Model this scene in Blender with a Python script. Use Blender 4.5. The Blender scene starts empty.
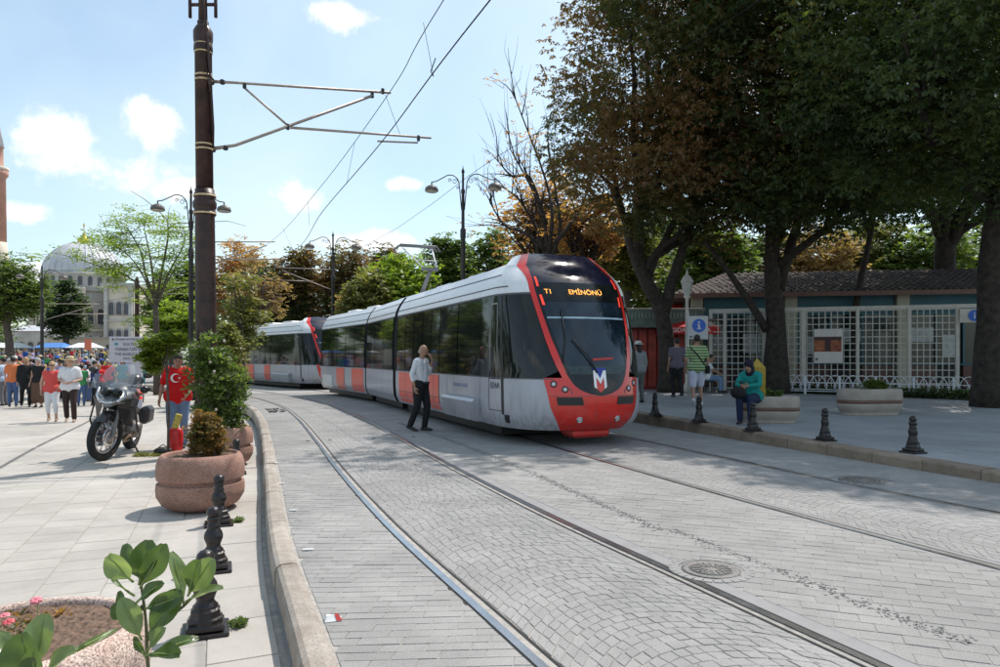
import bpy, bmesh, math, random
import numpy as np
from mathutils import Vector, Matrix
R = math.radians
C = bpy.context.scene
COL = C.collection
random.seed(7)

# ------------------------------------------------------------ camera, sky, sun, exposure
cam_d = bpy.data.cameras.new('camera'); cam = bpy.data.objects.new('camera', cam_d); COL.objects.link(cam)
cam.location = (0, 0, 1.48); cam.rotation_euler = (R(90), 0, 0)
cam_d.lens = 25.2; cam_d.sensor_width = 36; cam_d.shift_y = 0.0235
cam_d.clip_start = 0.05; cam_d.clip_end = 4000
C.camera = cam
SUN_AZ, SUN_EL = 38.0, 59.0          # azimuth from +Y towards +X
sun_d = bpy.data.lights.new('sun', 'SUN'); sun = bpy.data.objects.new('sun', sun_d); COL.objects.link(sun)
sun_d.energy = 3.75; sun_d.angle = R(0.53); sun_d.color = (1.0, 0.935, 0.87)
_v = Vector((math.sin(R(SUN_AZ))*math.cos(R(SUN_EL)), math.cos(R(SUN_AZ))*math.cos(R(SUN_EL)), math.sin(R(SUN_EL))))
sun.rotation_euler = _v.to_track_quat('Z', 'Y').to_euler(); sun.location = _v*60
C.view_settings.view_transform = 'Standard'; C.view_settings.look = 'None'
C.view_settings.exposure = 0.35; C.view_settings.gamma = 1.0

world = bpy.data.worlds.new('World'); C.world = world; world.use_nodes = True
def build_sky():
    nt = world.node_tree; nt.nodes.clear(); N = nt.nodes.new; L = nt.links.new
    out = N('ShaderNodeOutputWorld'); bg = N('ShaderNodeBackground'); bg.inputs['Strength'].default_value = 0.15
    sky = N('ShaderNodeTexSky'); sky.sky_type = 'NISHITA'; sky.sun_disc = False
    sky.sun_elevation = R(SUN_EL); sky.sun_rotation = R(SUN_AZ)
    sky.air_density = 1.0; sky.dust_density = 1.4; sky.ozone_density = 1.6
    tc = N('ShaderNodeTexCoord')
    def math_(op, a, b=None, clamp=False):
        m = N('ShaderNodeMath'); m.operation = op; m.use_clamp = clamp
        for i, v in enumerate((a, b)):
            if v is None: continue
            if isinstance(v, (int, float)): m.inputs[i].default_value = v
            else: L(v, m.inputs[i])
        return m.outputs[0]
    nz = N('ShaderNodeTexNoise'); nz.inputs['Scale'].default_value = 16; nz.inputs['Detail'].default_value = 8; nz.inputs['Roughness'].default_value = .62
    L(tc.outputs['Generated'], nz.inputs['Vector'])
    nzo = math_('SUBTRACT', nz.outputs['Fac'], .5)
    # cumulus puffs: azimuth/elevation directions, radii in radians
    puffs = [(-28.6, 13.0, .085, .035), (-32.2, 15.0, .045, .034), (-24.8, 12.3, .05, .02), (-26.1, 16.2, .034, .036), (-27.1, 17.4, .02, .02),
             (-16.3, 11.9, .034, .026), (-7.5, 13.8, .034, .012), (-33.5, 5.6, .05, .016),
             (-35.5, 9.6, .05, .014), (-13.0, 25.4, .05, .02), (-36, 24.5, .05, .02), (-11, 9.0, .09, .016),
             (24, 21, .15, .05), (70, 14, .2, .07), (-75, 18, .2, .08), (120, 12, .25, .08), (-130, 15, .3, .08), (180, 20, .25, .09)]
    acc = None
    for az, el, rx, rz in puffs:
        a, e = R(az), R(el); c = Vector((math.sin(a)*math.cos(e), math.cos(a)*math.cos(e), math.sin(e)))
        t = Vector((math.cos(a), -math.sin(a), 0)); up = c.cross(t)*-1
        if up.z < 0: up = -up
        vs = N('ShaderNodeVectorMath'); vs.operation = 'SUBTRACT'; L(tc.outputs['Generated'], vs.inputs[0]); vs.inputs[1].default_value = c
        def dot(vec, s):
            d = N('ShaderNodeVectorMath'); d.operation = 'DOT_PRODUCT'; L(vs.outputs[0], d.inputs[0]); d.inputs[1].default_value = vec/s
            return math_('POWER', math_('ABSOLUTE', d.outputs['Value']), 2)
        q = math_('ADD', math_('ADD', dot(t, rx), dot(up, rz)), dot(c, .3))
        q = math_('SUBTRACT', 1.0, math_('SQRT', q))
        acc = q if acc is None else math_('MAXIMUM', acc, q)
    f = math_('ADD', acc, math_('MULTIPLY', nzo, 3.2))
    mr = N('ShaderNodeMapRange'); mr.interpolation_type = 'SMOOTHSTEP'
    L(f, mr.inputs['Value']); mr.inputs['From Min'].default_value = -.02; mr.inputs['From Max'].default_value = .75
    mr.inputs['To Max'].default_value = .92
    # thin high veil
    nv = N('ShaderNodeTexNoise'); nv.inputs['Scale'].default_value = 3.0; nv.inputs['Detail'].default_value = 6
    L(tc.outputs['Generated'], nv.inputs['Vector'])
    mv = N('ShaderNodeMapRange'); L(nv.outputs['Fac'], mv.inputs['Value']); mv.inputs['From Min'].default_value = .35; mv.inputs['From Max'].default_value = .8
    mv.inputs['To Min'].default_value = .12; mv.inputs['To Max'].default_value = .62
    mx0 = N('ShaderNodeMix'); mx0.data_type = 'RGBA'; L(mv.outputs[0], mx0.inputs['Factor']); L(sky.outputs[0], mx0.inputs['A'])
    mx0.inputs['B'].default_value = (4.9, 5.7, 6.2, 1)
    hs = N('ShaderNodeMix'); hs.data_type = 'RGBA'; hs.blend_type = 'MULTIPLY'; hs.inputs['Factor'].default_value = 1; L(mx0.outputs['Result'], hs.inputs['A']); hs.inputs['B'].default_value = (1.03, 1.06, 1.0, 1)
    mx = N('ShaderNodeMix'); mx.data_type = 'RGBA'; L(mr.outputs[0], mx.inputs['Factor']); L(hs.outputs['Result'], mx.inputs['A'])
    mx.inputs['B'].default_value = (6.4, 6.5, 6.6, 1)
    L(mx.outputs['Result'], bg.inputs['Color']); L(bg.outputs[0], out.inputs['Surface'])
build_sky()

# ------------------------------------------------------------ materials
MATS = {}
def mat(name, col, rough=.7, var=.12, nscale=8.0, bump=0.0, bscale=60.0, metal=0.0, spec=.5, col2=None, island=0.0, coat=0.0, emit=None, detail=5):
    if name in MATS: return MATS[name]
    m = bpy.data.materials.new(name); m.use_nodes = True; nt = m.node_tree; N = nt.nodes.new; L = nt.links.new
    b = nt.nodes['Principled BSDF']; b.inputs['Roughness'].default_value = rough; b.inputs['Metallic'].default_value = metal
    b.inputs['Specular IOR Level'].default_value = spec; b.inputs['Coat Weight'].default_value = coat; b.inputs['Coat Roughness'].default_value = .05
    tc = N('ShaderNodeTexCoord'); n = N('ShaderNodeTexNoise'); n.inputs['Scale'].default_value = nscale; n.inputs['Detail'].default_value = detail
    n.inputs['Roughness'].default_value = .65
    L(tc.outputs['Object'], n.inputs['Vector'])
    lo = [max(0, c*(1-var)) for c in col]; hi = list(col2) if col2 else [min(1, c*(1+var)) for c in col]
    mx = N('ShaderNodeMix'); mx.data_type = 'RGBA'
    mr = N('ShaderNodeMapRange'); L(n.outputs['Fac'], mr.inputs['Value']); mr.inputs['From Min'].default_value = .32; mr.inputs['From Max'].default_value = .68
    L(mr.outputs[0], mx.inputs['Factor']); mx.inputs['A'].default_value = (*lo, 1); mx.inputs['B'].default_value = (*hi, 1)
    outc = mx.outputs['Result']
    if island:
        g = N('ShaderNodeNewGeometry'); m2 = N('ShaderNodeMapRange'); L(g.outputs['Random Per Island'], m2.inputs['Value'])
        m2.inputs['To Min'].default_value = 1-island; m2.inputs['To Max'].default_value = 1+island
        vm = N('ShaderNodeVectorMath'); vm.operation = 'SCALE'; L(outc, vm.inputs[0]); L(m2.outputs[0], vm.inputs['Scale']); outc = vm.outputs[0]
    L(outc, b.inputs['Base Color'])
    if rough > .1:
        rr = N('ShaderNodeMapRange'); L(n.outputs['Fac'], rr.inputs['Value']); rr.inputs['To Min'].default_value = rough*.85; rr.inputs['To Max'].default_value = min(1, rough*1.15)
        L(rr.outputs[0], b.inputs['Roughness'])
    if bump:
        n2 = N('ShaderNodeTexNoise'); n2.inputs['Scale'].default_value = bscale; n2.inputs['Detail'].default_value = 4; L(tc.outputs['Object'], n2.inputs['Vector'])
        bp = N('ShaderNodeBump'); bp.inputs['Strength'].default_value = bump; bp.inputs['Distance'].default_value = .01; L(n2.outputs['Fac'], bp.inputs['Height']); L(bp.outputs[0], b.inputs['Normal'])
    if emit:
        b.inputs['Emission Color'].default_value = (*emit[0], 1); b.inputs['Emission Strength'].default_value = emit[1]
    MATS[name] = m; return m

def leafmat(name, ramp, nscale=.8, trans=.35, patch=.5):
    if name in MATS: return MATS[name]
    m = bpy.data.materials.new(name); m.use_nodes = True; nt = m.node_tree; nt.nodes.clear(); N = nt.nodes.new; L = nt.links.new
    o = N('ShaderNodeOutputMaterial'); g = N('ShaderNodeNewGeometry'); tc = N('ShaderNodeTexCoord')
    n = N('ShaderNodeTexNoise'); n.inputs['Scale'].default_value = nscale; n.inputs['Detail'].default_value = 4; L(tc.outputs['Object'], n.inputs['Vector'])
    mr = N('ShaderNodeMapRange'); L(n.outputs['Fac'], mr.inputs['Value']); mr.inputs['From Min'].default_value = .3; mr.inputs['From Max'].default_value = .7
    mx = N('ShaderNodeMix'); mx.data_type = 'FLOAT'; mx.inputs['Factor'].default_value = patch
    L(g.outputs['Random Per Island'], mx.inputs['A']); L(mr.outputs[0], mx.inputs['B'])
    cr = N('ShaderNodeValToRGB'); L(mx.outputs['Result'], cr.inputs['Fac'])
    els = cr.color_ramp.elements
    for i, (p, c) in enumerate(ramp):
        e = els[i] if i < 2 else els.new(p)
        e.position = p; e.color = (*c, 1)
    df = N('ShaderNodeBsdfDiffuse'); tr = N('ShaderNodeBsdfTranslucent'); gl = N('ShaderNodeBsdfGlossy'); gl.inputs['Roughness'].default_value = .45
    gl.inputs['Color'].default_value = (.9, .95, 1, 1)
    L(cr.outputs[0], df.inputs['Color'])
    vm = N('ShaderNodeVectorMath'); vm.operation = 'MULTIPLY'; L(cr.outputs[0], vm.inputs[0]); vm.inputs[1].default_value = (1.5, 1.7, .7); L(vm.outputs[0], tr.inputs['Color'])
    a = N('ShaderNodeMixShader'); a.inputs[0].default_value = trans; L(df.outputs[0], a.inputs[1]); L(tr.outputs[0], a.inputs[2])
    b = N('ShaderNodeMixShader'); b.inputs[0].default_value = .035; L(a.outputs[0], b.inputs[1]); L(gl.outputs[0], b.inputs[2])
    L(b.outputs[0], o.inputs['Surface']); MATS[name] = m; return m

def stone_mat(name, c1, c2, rough=.85, island=.1, patch=1.2, speck=.3, bump=.25):
    """paving stone: big stains + fine speckle + random tone per stone"""
    if name in MATS: return MATS[name]
    m = bpy.data.materials.new(name); m.use_nodes = True; nt = m.node_tree; N = nt.nodes.new; L = nt.links.new
    b = nt.nodes['Principled BSDF']; b.inputs['Roughness'].default_value = rough; b.inputs['Specular IOR Level'].default_value = .3
    tc = N('ShaderNodeTexCoord'); n1 = N('ShaderNodeTexNoise'); n1.inputs['Scale'].default_value = patch; n1.inputs['Detail'].default_value = 8; n1.inputs['Roughness'].default_value = .7
    L(tc.outputs['Object'], n1.inputs['Vector'])
    mr = N('ShaderNodeMapRange'); L(n1.outputs['Fac'], mr.inputs['Value']); mr.inputs['From Min'].default_value = .3; mr.inputs['From Max'].default_value = .7
    mx = N('ShaderNodeMix'); mx.data_type = 'RGBA'; L(mr.outputs[0], mx.inputs['Factor']); mx.inputs['A'].default_value = (*c1, 1); mx.inputs['B'].default_value = (*c2, 1)
    n2 = N('ShaderNodeTexNoise'); n2.inputs['Scale'].default_value = 110; n2.inputs['Detail'].default_value = 3; L(tc.outputs['Object'], n2.inputs['Vector'])
    m2 = N('ShaderNodeMapRange'); L(n2.outputs['Fac'], m2.inputs['Value']); m2.inputs['From Min'].default_value = .3; m2.inputs['From Max'].default_value = .7
    m2.inputs['To Min'].default_value = 1-speck; m2.inputs['To Max'].default_value = 1+speck*.6
    g = N('ShaderNodeNewGeometry'); oi = N('ShaderNodeObjectInfo')
    ad = N('ShaderNodeMath'); ad.operation = 'ADD'; L(g.outputs['Random Per Island'], ad.inputs[0]); L(oi.outputs['Random'], ad.inputs[1])
    fr = N('ShaderNodeMath'); fr.operation = 'FRACT'; L(ad.outputs[0], fr.inputs[0])
    m3 = N('ShaderNodeMapRange'); L(fr.outputs[0], m3.inputs['Value']); m3.inputs['To Min'].default_value = 1-island; m3.inputs['To Max'].default_value = 1+island
    mm0 = N('ShaderNodeMath'); mm0.operation = 'MULTIPLY'; L(m2.outputs[0], mm0.inputs[0]); L(m3.outputs[0], mm0.inputs[1])
    ns = N('ShaderNodeTexNoise'); ns.inputs['Scale'].default_value = .33; ns.inputs['Detail'].default_value = 9; ns.inputs['Roughness'].default_value = .75; ns.inputs['Distortion'].default_value = .6; L(tc.outputs['Object'], ns.inputs['Vector'])
    m4 = N('ShaderNodeMapRange'); L(ns.outputs['Fac'], m4.inputs['Value']); m4.inputs['From Min'].default_value = .36; m4.inputs['From Max'].default_value = .60; m4.inputs['To Min'].default_value = .80; m4.inputs['To Max'].default_value = 1.05
    mm = N('ShaderNodeMath'); mm.operation = 'MULTIPLY'; L(mm0.outputs[0], mm.inputs[0]); L(m4.outputs[0], mm.inputs[1])
    vm = N('ShaderNodeVectorMath'); vm.operation = 'SCALE'; L(mx.outputs['Result'], vm.inputs[0]); L(mm.outputs[0], vm.inputs['Scale'])
    L(vm.outputs[0], b.inputs['Base Color'])
    bp = N('ShaderNodeBump'); bp.inputs['Strength'].default_value = bump; bp.inputs['Distance'].default_value = .004; L(n2.outputs['Fac'], bp.inputs['Height']); L(bp.outputs[0], b.inputs['Normal'])
    MATS[name] = m; return m

# ------------------------------------------------------------ mesh builder
class MB:
    def __init__(s): s.v = []; s.f = []; s.m = []; s.s = []
    def add(s, vs, fs, mi=0, smooth=False):
        o = len(s.v); s.v += [tuple(v) for v in vs]; s.f += [tuple(i+o for i in f) for f in fs]
        s.m += [mi]*len(fs); s.s += [smooth]*len(fs); return s
    def box(s, c, d, rot=None, mi=0, bev=0.0):
        x, y, z = (k/2 for k in d)
        if bev:
            b = min(bev, x*.9, y*.9, z*.9); vs = []; 
            bm = bmesh.new(); bmesh.ops.create_cube(bm, size=1)
            for v in bm.verts: v.co = Vector((v.co.x*d[0], v.co.y*d[1], v.co.z*d[2]))
            bmesh.ops.bevel(bm, geom=bm.edges[:], offset=b, segments=1, affect='EDGES')
            bm.verts.index_update(); vs = [v.co.copy() for v in bm.verts]; fs = [[v.index for v in f.verts] for f in bm.faces]; bm.free()
        else:
            vs = [Vector((i*x, j*y, k*z)) for k in (-1, 1) for j in (-1, 1) for i in (-1, 1)]
            fs = [(0, 2, 3, 1), (4, 5, 7, 6), (0, 1, 5, 4), (2, 6, 7, 3), (0, 4, 6, 2), (1, 3, 7, 5)]
        M = rot if rot is not None else Matrix.Identity(3)
        if isinstance(M, (int, float)): M = Matrix.Rotation(M, 3, 'Z')
        return s.add([M @ v + Vector(c) for v in vs], fs, mi)
    def tube(s, pts, r, n=8, mi=0, smooth=True, caps=True):
        pts = [Vector(p) for p in pts]; rs = r if isinstance(r, (list, tuple)) else [r]*len(pts)
        vs = []; fs = []; prev = None
        for i, p in enumerate(pts):
            t = (pts[min(i+1, len(pts)-1)] - pts[max(i-1, 0)])
            if t.length < 1e-9: t = Vector((0, 0, 1))
            t.normalize()
            a = prev if prev is not None else (Vector((0, 0, 1)) if abs(t.z) < .9 else Vector((1, 0, 0)))
            a = a - t*a.dot(t)
            if a.length < 1e-6: a = t.orthogonal()
            a.normalize(); prev = a; b = t.cross(a)
            for k in range(n):
                an = 2*math.pi*k/n; vs.append(p + (a*math.cos(an) + b*math.sin(an))*rs[i])
        for i in range(len(pts)-1):
            for k in range(n):
                k2 = (k+1) % n; fs.append((i*n+k, i*n+k2, (i+1)*n+k2, (i+1)*n+k))
        if caps: fs += [tuple(range(n-1, -1, -1)), tuple((len(pts)-1)*n+k for k in range(n))]
        return s.add(vs, fs, mi, smooth)
    def lathe(s, prof, n=24, c=(0, 0, 0), mi=0, smooth=True, sx=1, sy=1, rot=0):
        vs = []; fs = []
        for r, z in prof:
            for k in range(n):
                a = 2*math.pi*k/n + rot; vs.append((c[0]+r*sx*math.cos(a), c[1]+r*sy*math.sin(a), c[2]+z))
        for i in range(len(prof)-1):
            for k in range(n):
                k2 = (k+1) % n; fs.append((i*n+k, i*n+k2, (i+1)*n+k2, (i+1)*n+k))
        if prof[0][0] > 1e-6: fs.append(tuple(range(n-1, -1, -1)))
        if prof[-1][0] > 1e-6: fs.append(tuple((len(prof)-1)*n+k for k in range(n)))
        return s.add(vs, fs, mi, smooth)
    def ell(s, c, r, n=12, m=8, rot=None, mi=0):
        vs = []; fs = []; c = Vector(c); M = rot or Matrix.Identity(3)
        rr = r if isinstance(r, (list, tuple)) else (r, r, r)
        vs.append(c + M @ Vector((0, 0, -rr[2])))
        for j in range(1, m):
            b = math.pi*j/m - math.pi/2
            for k in range(n):
                a = 2*math.pi*k/n
                vs.append(c + M @ Vector((rr[0]*math.cos(b)*math.cos(a), rr[1]*math.cos(b)*math.sin(a), rr[2]*math.sin(b))))
        vs.append(c + M @ Vector((0, 0, rr[2]))); T = len(vs)-1
        for k in range(n):
            k2 = (k+1) % n; fs.append((0, 1+k2, 1+k)); fs.append((T, 1+(m-2)*n+k, 1+(m-2)*n+k2))
            for j in range(m-2): fs.append((1+j*n+k, 1+j*n+k2, 1+(j+1)*n+k2, 1+(j+1)*n+k))
        return s.add(vs, fs, mi, True)
    def cap(s, a, b, ra, rb, n=10):
        """tapered capsule (for bodies)"""
        a = Vector(a); b = Vector(b); d = (b-a)
        if d.length < 1e-6: return s.ell(a, ra)
        u = d.normalized(); pts = []; rs = []
        for t in (85, 60, 30): pts.append(a - u*ra*math.sin(R(t))); rs.append(ra*math.cos(R(t)))
        for k in range(5): pts.append(a + d*k/4); rs.append(ra + (rb-ra)*k/4)
        for t in (30, 60, 85): pts.append(b + u*rb*math.sin(R(t))); rs.append(rb*math.cos(R(t)))
        return s.tube(pts, rs, n)
    def prism(s, poly, z0, z1, mi=0):
        n = len(poly); vs = [(x, y, z0) for x, y in poly] + [(x, y, z1) for x, y in poly]
        fs = [tuple(range(n-1, -1, -1)), tuple(range(n, 2*n))] + [(i, (i+1) % n, n+(i+1) % n, n+i) for i in range(n)]
        return s.add(vs, fs, mi)
    def mesh(s, name):
        me = bpy.data.meshes.new(name); me.from_pydata(s.v, [], s.f)
        me.polygons.foreach_set('material_index', s.m); me.polygons.foreach_set('use_smooth', s.s); me.update(); return me
    def build(s, name, mats, parent=None, loc=None, label=None, flat=False):
        me = s.mesh(name)
        for m in (mats if isinstance(mats, (list, tuple)) else [mats]): me.materials.append(m)
        return link(name, me, parent, loc, label)
def link(name, me, parent=None, loc=None, label=None):
    o = bpy.data.objects.new(name, me); COL.objects.link(o)
    if parent is not None: o.parent = parent
    if loc is not None: o.location = loc
    if label: o['label'] = label
    return o
def tag(o, label, cat, group=None):
    o['label'] = label; o['category'] = cat
    if group: o['group'] = group
    return o
def thing(name, label, cat, loc=(0, 0, 0), rotz=0.0, group=None):
    o = bpy.data.objects.new(name, None); COL.objects.link(o); o.location = loc; o.rotation_euler = (0, 0, rotz); o.empty_display_size = .2
    return tag(o, label, cat, group)
def struct(o): o['kind'] = 'structure'; return o
def stuff(o): o['kind'] = 'stuff'; return o
def dup(root, label, loc=None, rotz=None, scale=None):
    def cp(o, par):
        c = o.copy(); COL.objects.link(c)
        if par is not None:
            c.parent = par; c.matrix_parent_inverse = o.matrix_parent_inverse.copy()
        for ch in kids.get(o.name, []): cp(ch, c)
        return c
    kids = {}
    def walk(o):
        kids[o.name] = list(o.children)
        for k in o.children: walk(k)
    walk(root); c = cp(root, None); c['label'] = label
    if loc is not None: c.location = loc
    if rotz is not None: c.rotation_euler = (0, 0, rotz)
    if scale is not None: c.scale = (scale,)*3 if not isinstance(scale, tuple) else scale
    return c
def text_part(name, txt, size, m, parent, loc, rot, ext=.003, align='CENTER', xs=1.0):
    cu = bpy.data.curves.new(name, 'FONT'); cu.body = txt; cu.size = size; cu.extrude = ext; cu.align_x = align; cu.align_y = 'CENTER'
    t = bpy.data.objects.new(name+'_tmp', cu); COL.objects.link(t)
    bpy.context.view_layer.update()
    me = bpy.data.meshes.new_from_object(t.evaluated_get(bpy.context.evaluated_depsgraph_get()))
    bpy.data.objects.remove(t)
    if xs != 1.0: me.transform(Matrix.Diagonal((xs, 1, 1, 1)))
    me.materials.clear(); me.materials.append(m); o = link(name, me, parent); o.location = loc; o.rotation_euler = rot; return o

# ------------------------------------------------------------ street axis (rail line of the near track) and curved (s, w) coordinates
CTRL = [(6.6, -9.5), (4.9, -5.0), (3.0, 0.6), (1.80, 3.34), (1.28, 4.55), (.39, 6.65), (-.72, 9.6), (-1.85, 12.8), (-3.6, 17.6), (-5.45, 22.0), (-8.2, 27.0), (-11.7, 32.0),
        (-15.8, 37.2), (-21, 43), (-29, 51), (-41, 61), (-58, 73)]
def catmull(P, k=24):
    P = [np.array(p, float) for p in P]; P = [2*P[0]-P[1]] + P + [2*P[-1]-P[-2]]; out = []
    for i in range(1, len(P)-2):
        a, b, c, d = P[i-1:i+3]
        for j in range(k):
            t = j/k; out.append(.5*((2*b)+(-a+c)*t+(2*a-5*b+4*c-d)*t*t+(-a+3*b-3*c+d)*t**3))
    out.append(P[-2]); return np.array(out)
_pl = catmull(CTRL); _seg = np.linalg.norm(np.diff(_pl, axis=0), axis=1); _S = np.concatenate([[0], np.cumsum(_seg)])
_i0 = int(np.argmin(np.abs(_pl[:, 1]-6.65))); _S -= _S[_i0]
_tg = np.gradient(_pl, axis=0)
for _k in range(12): _tg[1:-1] = (_tg[:-2]+_tg[1:-1]*2+_tg[2:])/4
_tg /= np.linalg.norm(_tg, axis=1)[:, None]
def SW(s, w):
    if w < -1.55: w += -.17*min(1, (-1.55-w)/.6)*min(1, max(0, (3-s)/6))
    x = np.interp(s, _S, _pl[:, 0]); y = np.interp(s, _S, _pl[:, 1]); tx = np.interp(s, _S, _tg[:, 0]); ty = np.interp(s, _S, _tg[:, 1])
    l = math.hypot(tx, ty); return x + w*ty/l, y - w*tx/l
def heading(s):
    tx = np.interp(s, _S, _tg[:, 0]); ty = np.interp(s, _S, _tg[:, 1]); return math.atan2(ty, tx)
def wof(x, y):
    i = int(np.argmin((_pl[:, 0]-x)**2+(_pl[:, 1]-y)**2)); return (x-_pl[i, 0])*_tg[i, 1]-(y-_pl[i, 1])*_tg[i, 0]
def zplaza(y): return float(np.interp(y, [13, 19, 30, 36, 60, 100], [-.20, -.30, -.32, -.28, .45, .6]))
def zright(y): return .12 + .014*max(-2, y-8)
def at(px, Y): return (px-500)/700*Y
def H(py, Y): return 1.48+(357-py)/700*Y
# ------------------------------------------------------------ ground and paving
M_road = stone_mat('road_block', (.255, .25, .24), (.345, .335, .32), island=.06, patch=.9, speck=.22)
M_road2 = stone_mat('road_sett', (.255, .25, .242), (.34, .33, .318), island=.06, patch=.9, speck=.22)
M_joint_l = mat('sand_joint', (.34, .315, .285), .95, .25, 14)
M_plaza = stone_mat('plaza_slab', (.385, .36, .325), (.475, .445, .405), island=.05, patch=.7, speck=.10, bump=.1)
M_pjoint = mat('plaza_joint', (.33, .31, .28), .95, .3, 9)
M_kerb = stone_mat('kerb_granite', (.27, .225, .18), (.46, .42, .37), island=.1, patch=5, speck=.3)
M_kerbr = stone_mat('kerb_brown', (.20, .15, .11), (.34, .27, .21), island=.12, patch=3.0, speck=.3)
M_side = stone_mat('sidewalk_slab', (.27, .28, .285), (.36, .365, .37), island=.06, patch=.8, speck=.12, bump=.1)
M_steel = mat('rail_steel', (.62, .62, .63), .24, .12, 6, metal=1.0)
M_rust = mat('rail_rust', (.10, .075, .06), .7, .4, 20)
M_dark = mat('groove_rubber', (.025, .023, .022), .9, .3, 20)
M_conc = mat('rail_concrete', (.24, .235, .235), .8, .12, 5, bump=.2)
M_iron = mat('cast_iron', (.17, .16, .15), .6, .4, 40, bump=.5, bscale=90)

def clip_w(poly, lo, hi):
    for s_, lim in ((1, lo), (-1, -hi)):
        out = []
        for i in range(len(poly)):
            a, b = poly[i], poly[(i+1) % len(poly)]; da, db = s_*a[1]-lim, s_*b[1]-lim
            if da >= 0: out.append(a)
            if (da >= 0) != (db >= 0):
                t = da/(da-db); out.append((a[0]+(b[0]-a[0])*t, a[1]+(b[1]-a[1])*t))
        poly = out
        if len(poly) < 3: return None
    return poly
def inset(poly, d):
    cx = sum(p[0] for p in poly)/len(poly); cy = sum(p[1] for p in poly)/len(poly)
    r = sum(math.hypot(p[0]-cx, p[1]-cy) for p in poly)/len(poly); k = max(.3, 1-d*1.35/r)
    return [(cx+(p[0]-cx)*k, cy+(p[1]-cy)*k) for p in poly]
def area(poly): return abs(sum(poly[i][0]*poly[(i+1) % len(poly)][1]-poly[(i+1) % len(poly)][0]*poly[i][1] for i in range(len(poly))))/2
def slab(mb, poly, z, th=.02, b=.004, zf=None):
    if sum(poly[i][0]*poly[(i+1) % len(poly)][1]-poly[(i+1) % len(poly)][0]*poly[i][1] for i in range(len(poly))) < 0: poly = poly[::-1]
    n = len(poly); inn = inset(poly, b); j = z + random.uniform(-.0015, .0015); Z = (lambda p: zf(p[1])+j) if zf else (lambda p: j)
    vs = [(x, y, Z((x, y))-th) for x, y in poly] + [(x, y, Z((x, y))-b) for x, y in poly] + [(x, y, Z((x, y))) for x, y in inn]
    fs = [tuple(range(2*n, 3*n))]
    for L_ in (0, 1): fs += [(L_*n+i, L_*n+(i+1) % n, (L_+1)*n+(i+1) % n, (L_+1)*n+i) for i in range(n)]
    mb.add(vs, fs)
def seen(x, y, m=1.6): return y > 1.9 and abs(x) < .76*y+m
def lay(polys, name, label, m, parent, zf, n_single=300, th=.02, b=.0025):
    polys.sort(key=lambda p: math.hypot(p[0][0], p[0][1])/max(.05, area(p))**.5*1.0)
    for p in polys[:n_single]:
        mb = MB(); slab(mb, p, 0, th, b, zf); mb.build(name, m, parent)
    if len(polys) > n_single:
        mb = MB()
        for p in polys[n_single:]: slab(mb, p, 0, th, b, zf)
        stuff(mb.build(name+'s', m, parent, label=label))

# far ground sheet
g = MB(); g.add([(-900, -60, -.6), (900, -60, -.6), (900, 1500, -.6), (-900, 1500, -.6)], [(0, 1, 2, 3)])
struct(g.build('ground', mat('far_ground', (.33, .31, .27), .95, .2, .3)))
# road base (joint mortar) follows the street
def strip(w0, w1, s0, s1, zf, ds=.5, nw=1, zoff=0.0):
    mb = MB(); ss = np.arange(s0, s1+ds/2, ds); vs = []; fs = []
    for s in ss:
        for k in range(nw+1):
            x, y = SW(s, w0+(w1-w0)*k/nw); vs.append((x, y, zf(y)+zoff))
    for i in range(len(ss)-1):
        for k in range(nw):
            a = i*(nw+1)+k; fs.append((a, a+1, a+nw+2, a+nw+1))
    mb.add(vs, fs); return mb
Z0 = lambda y: 0.0
road = struct(strip(-2.3, 5.7, -20, 75, Z0, zoff=-.0045).build('road', M_joint_l))

S_END = 24.0
def zone_diag(w0, w1, L_=.22, Wd=.13, ang=45, gap=.0045, s0=-7.5, s1=S_END, jig=.002):
    out = []; c, s_ = math.cos(R(ang)), math.sin(R(ang)); rows = int(60/Wd)
    for j in range(-rows, rows):
        off = (j % 2)*.5*L_ + random.uniform(-.03, .03)
        # row j: centre line distance j*Wd along the direction normal to the row
        for i in range(-int(60/L_), int(60/L_)):
            u, v = i*L_+off, j*Wd
            cs, cw = u*c + v*s_, -u*s_ + v*c
            if cs < s0 or cs > s1 or cw < w0-.2 or cw > w1+.2: continue
            x, y = SW(cs, cw)
            if not seen(x, y): continue
            q = []
            for du, dv in ((-.5, -.5), (.5, -.5), (.5, .5), (-.5, .5)):
                uu = u+du*(L_-gap)+random.uniform(-jig, jig); vv = v+dv*(Wd-gap)+random.uniform(-jig, jig); q.append((uu*c+vv*s_, -uu*s_+vv*c))
            q = clip_w(q, w0, w1)
            if not q or area(q) < .0015: continue
            out.append([SW(*p) for p in q])
    return out
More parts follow.
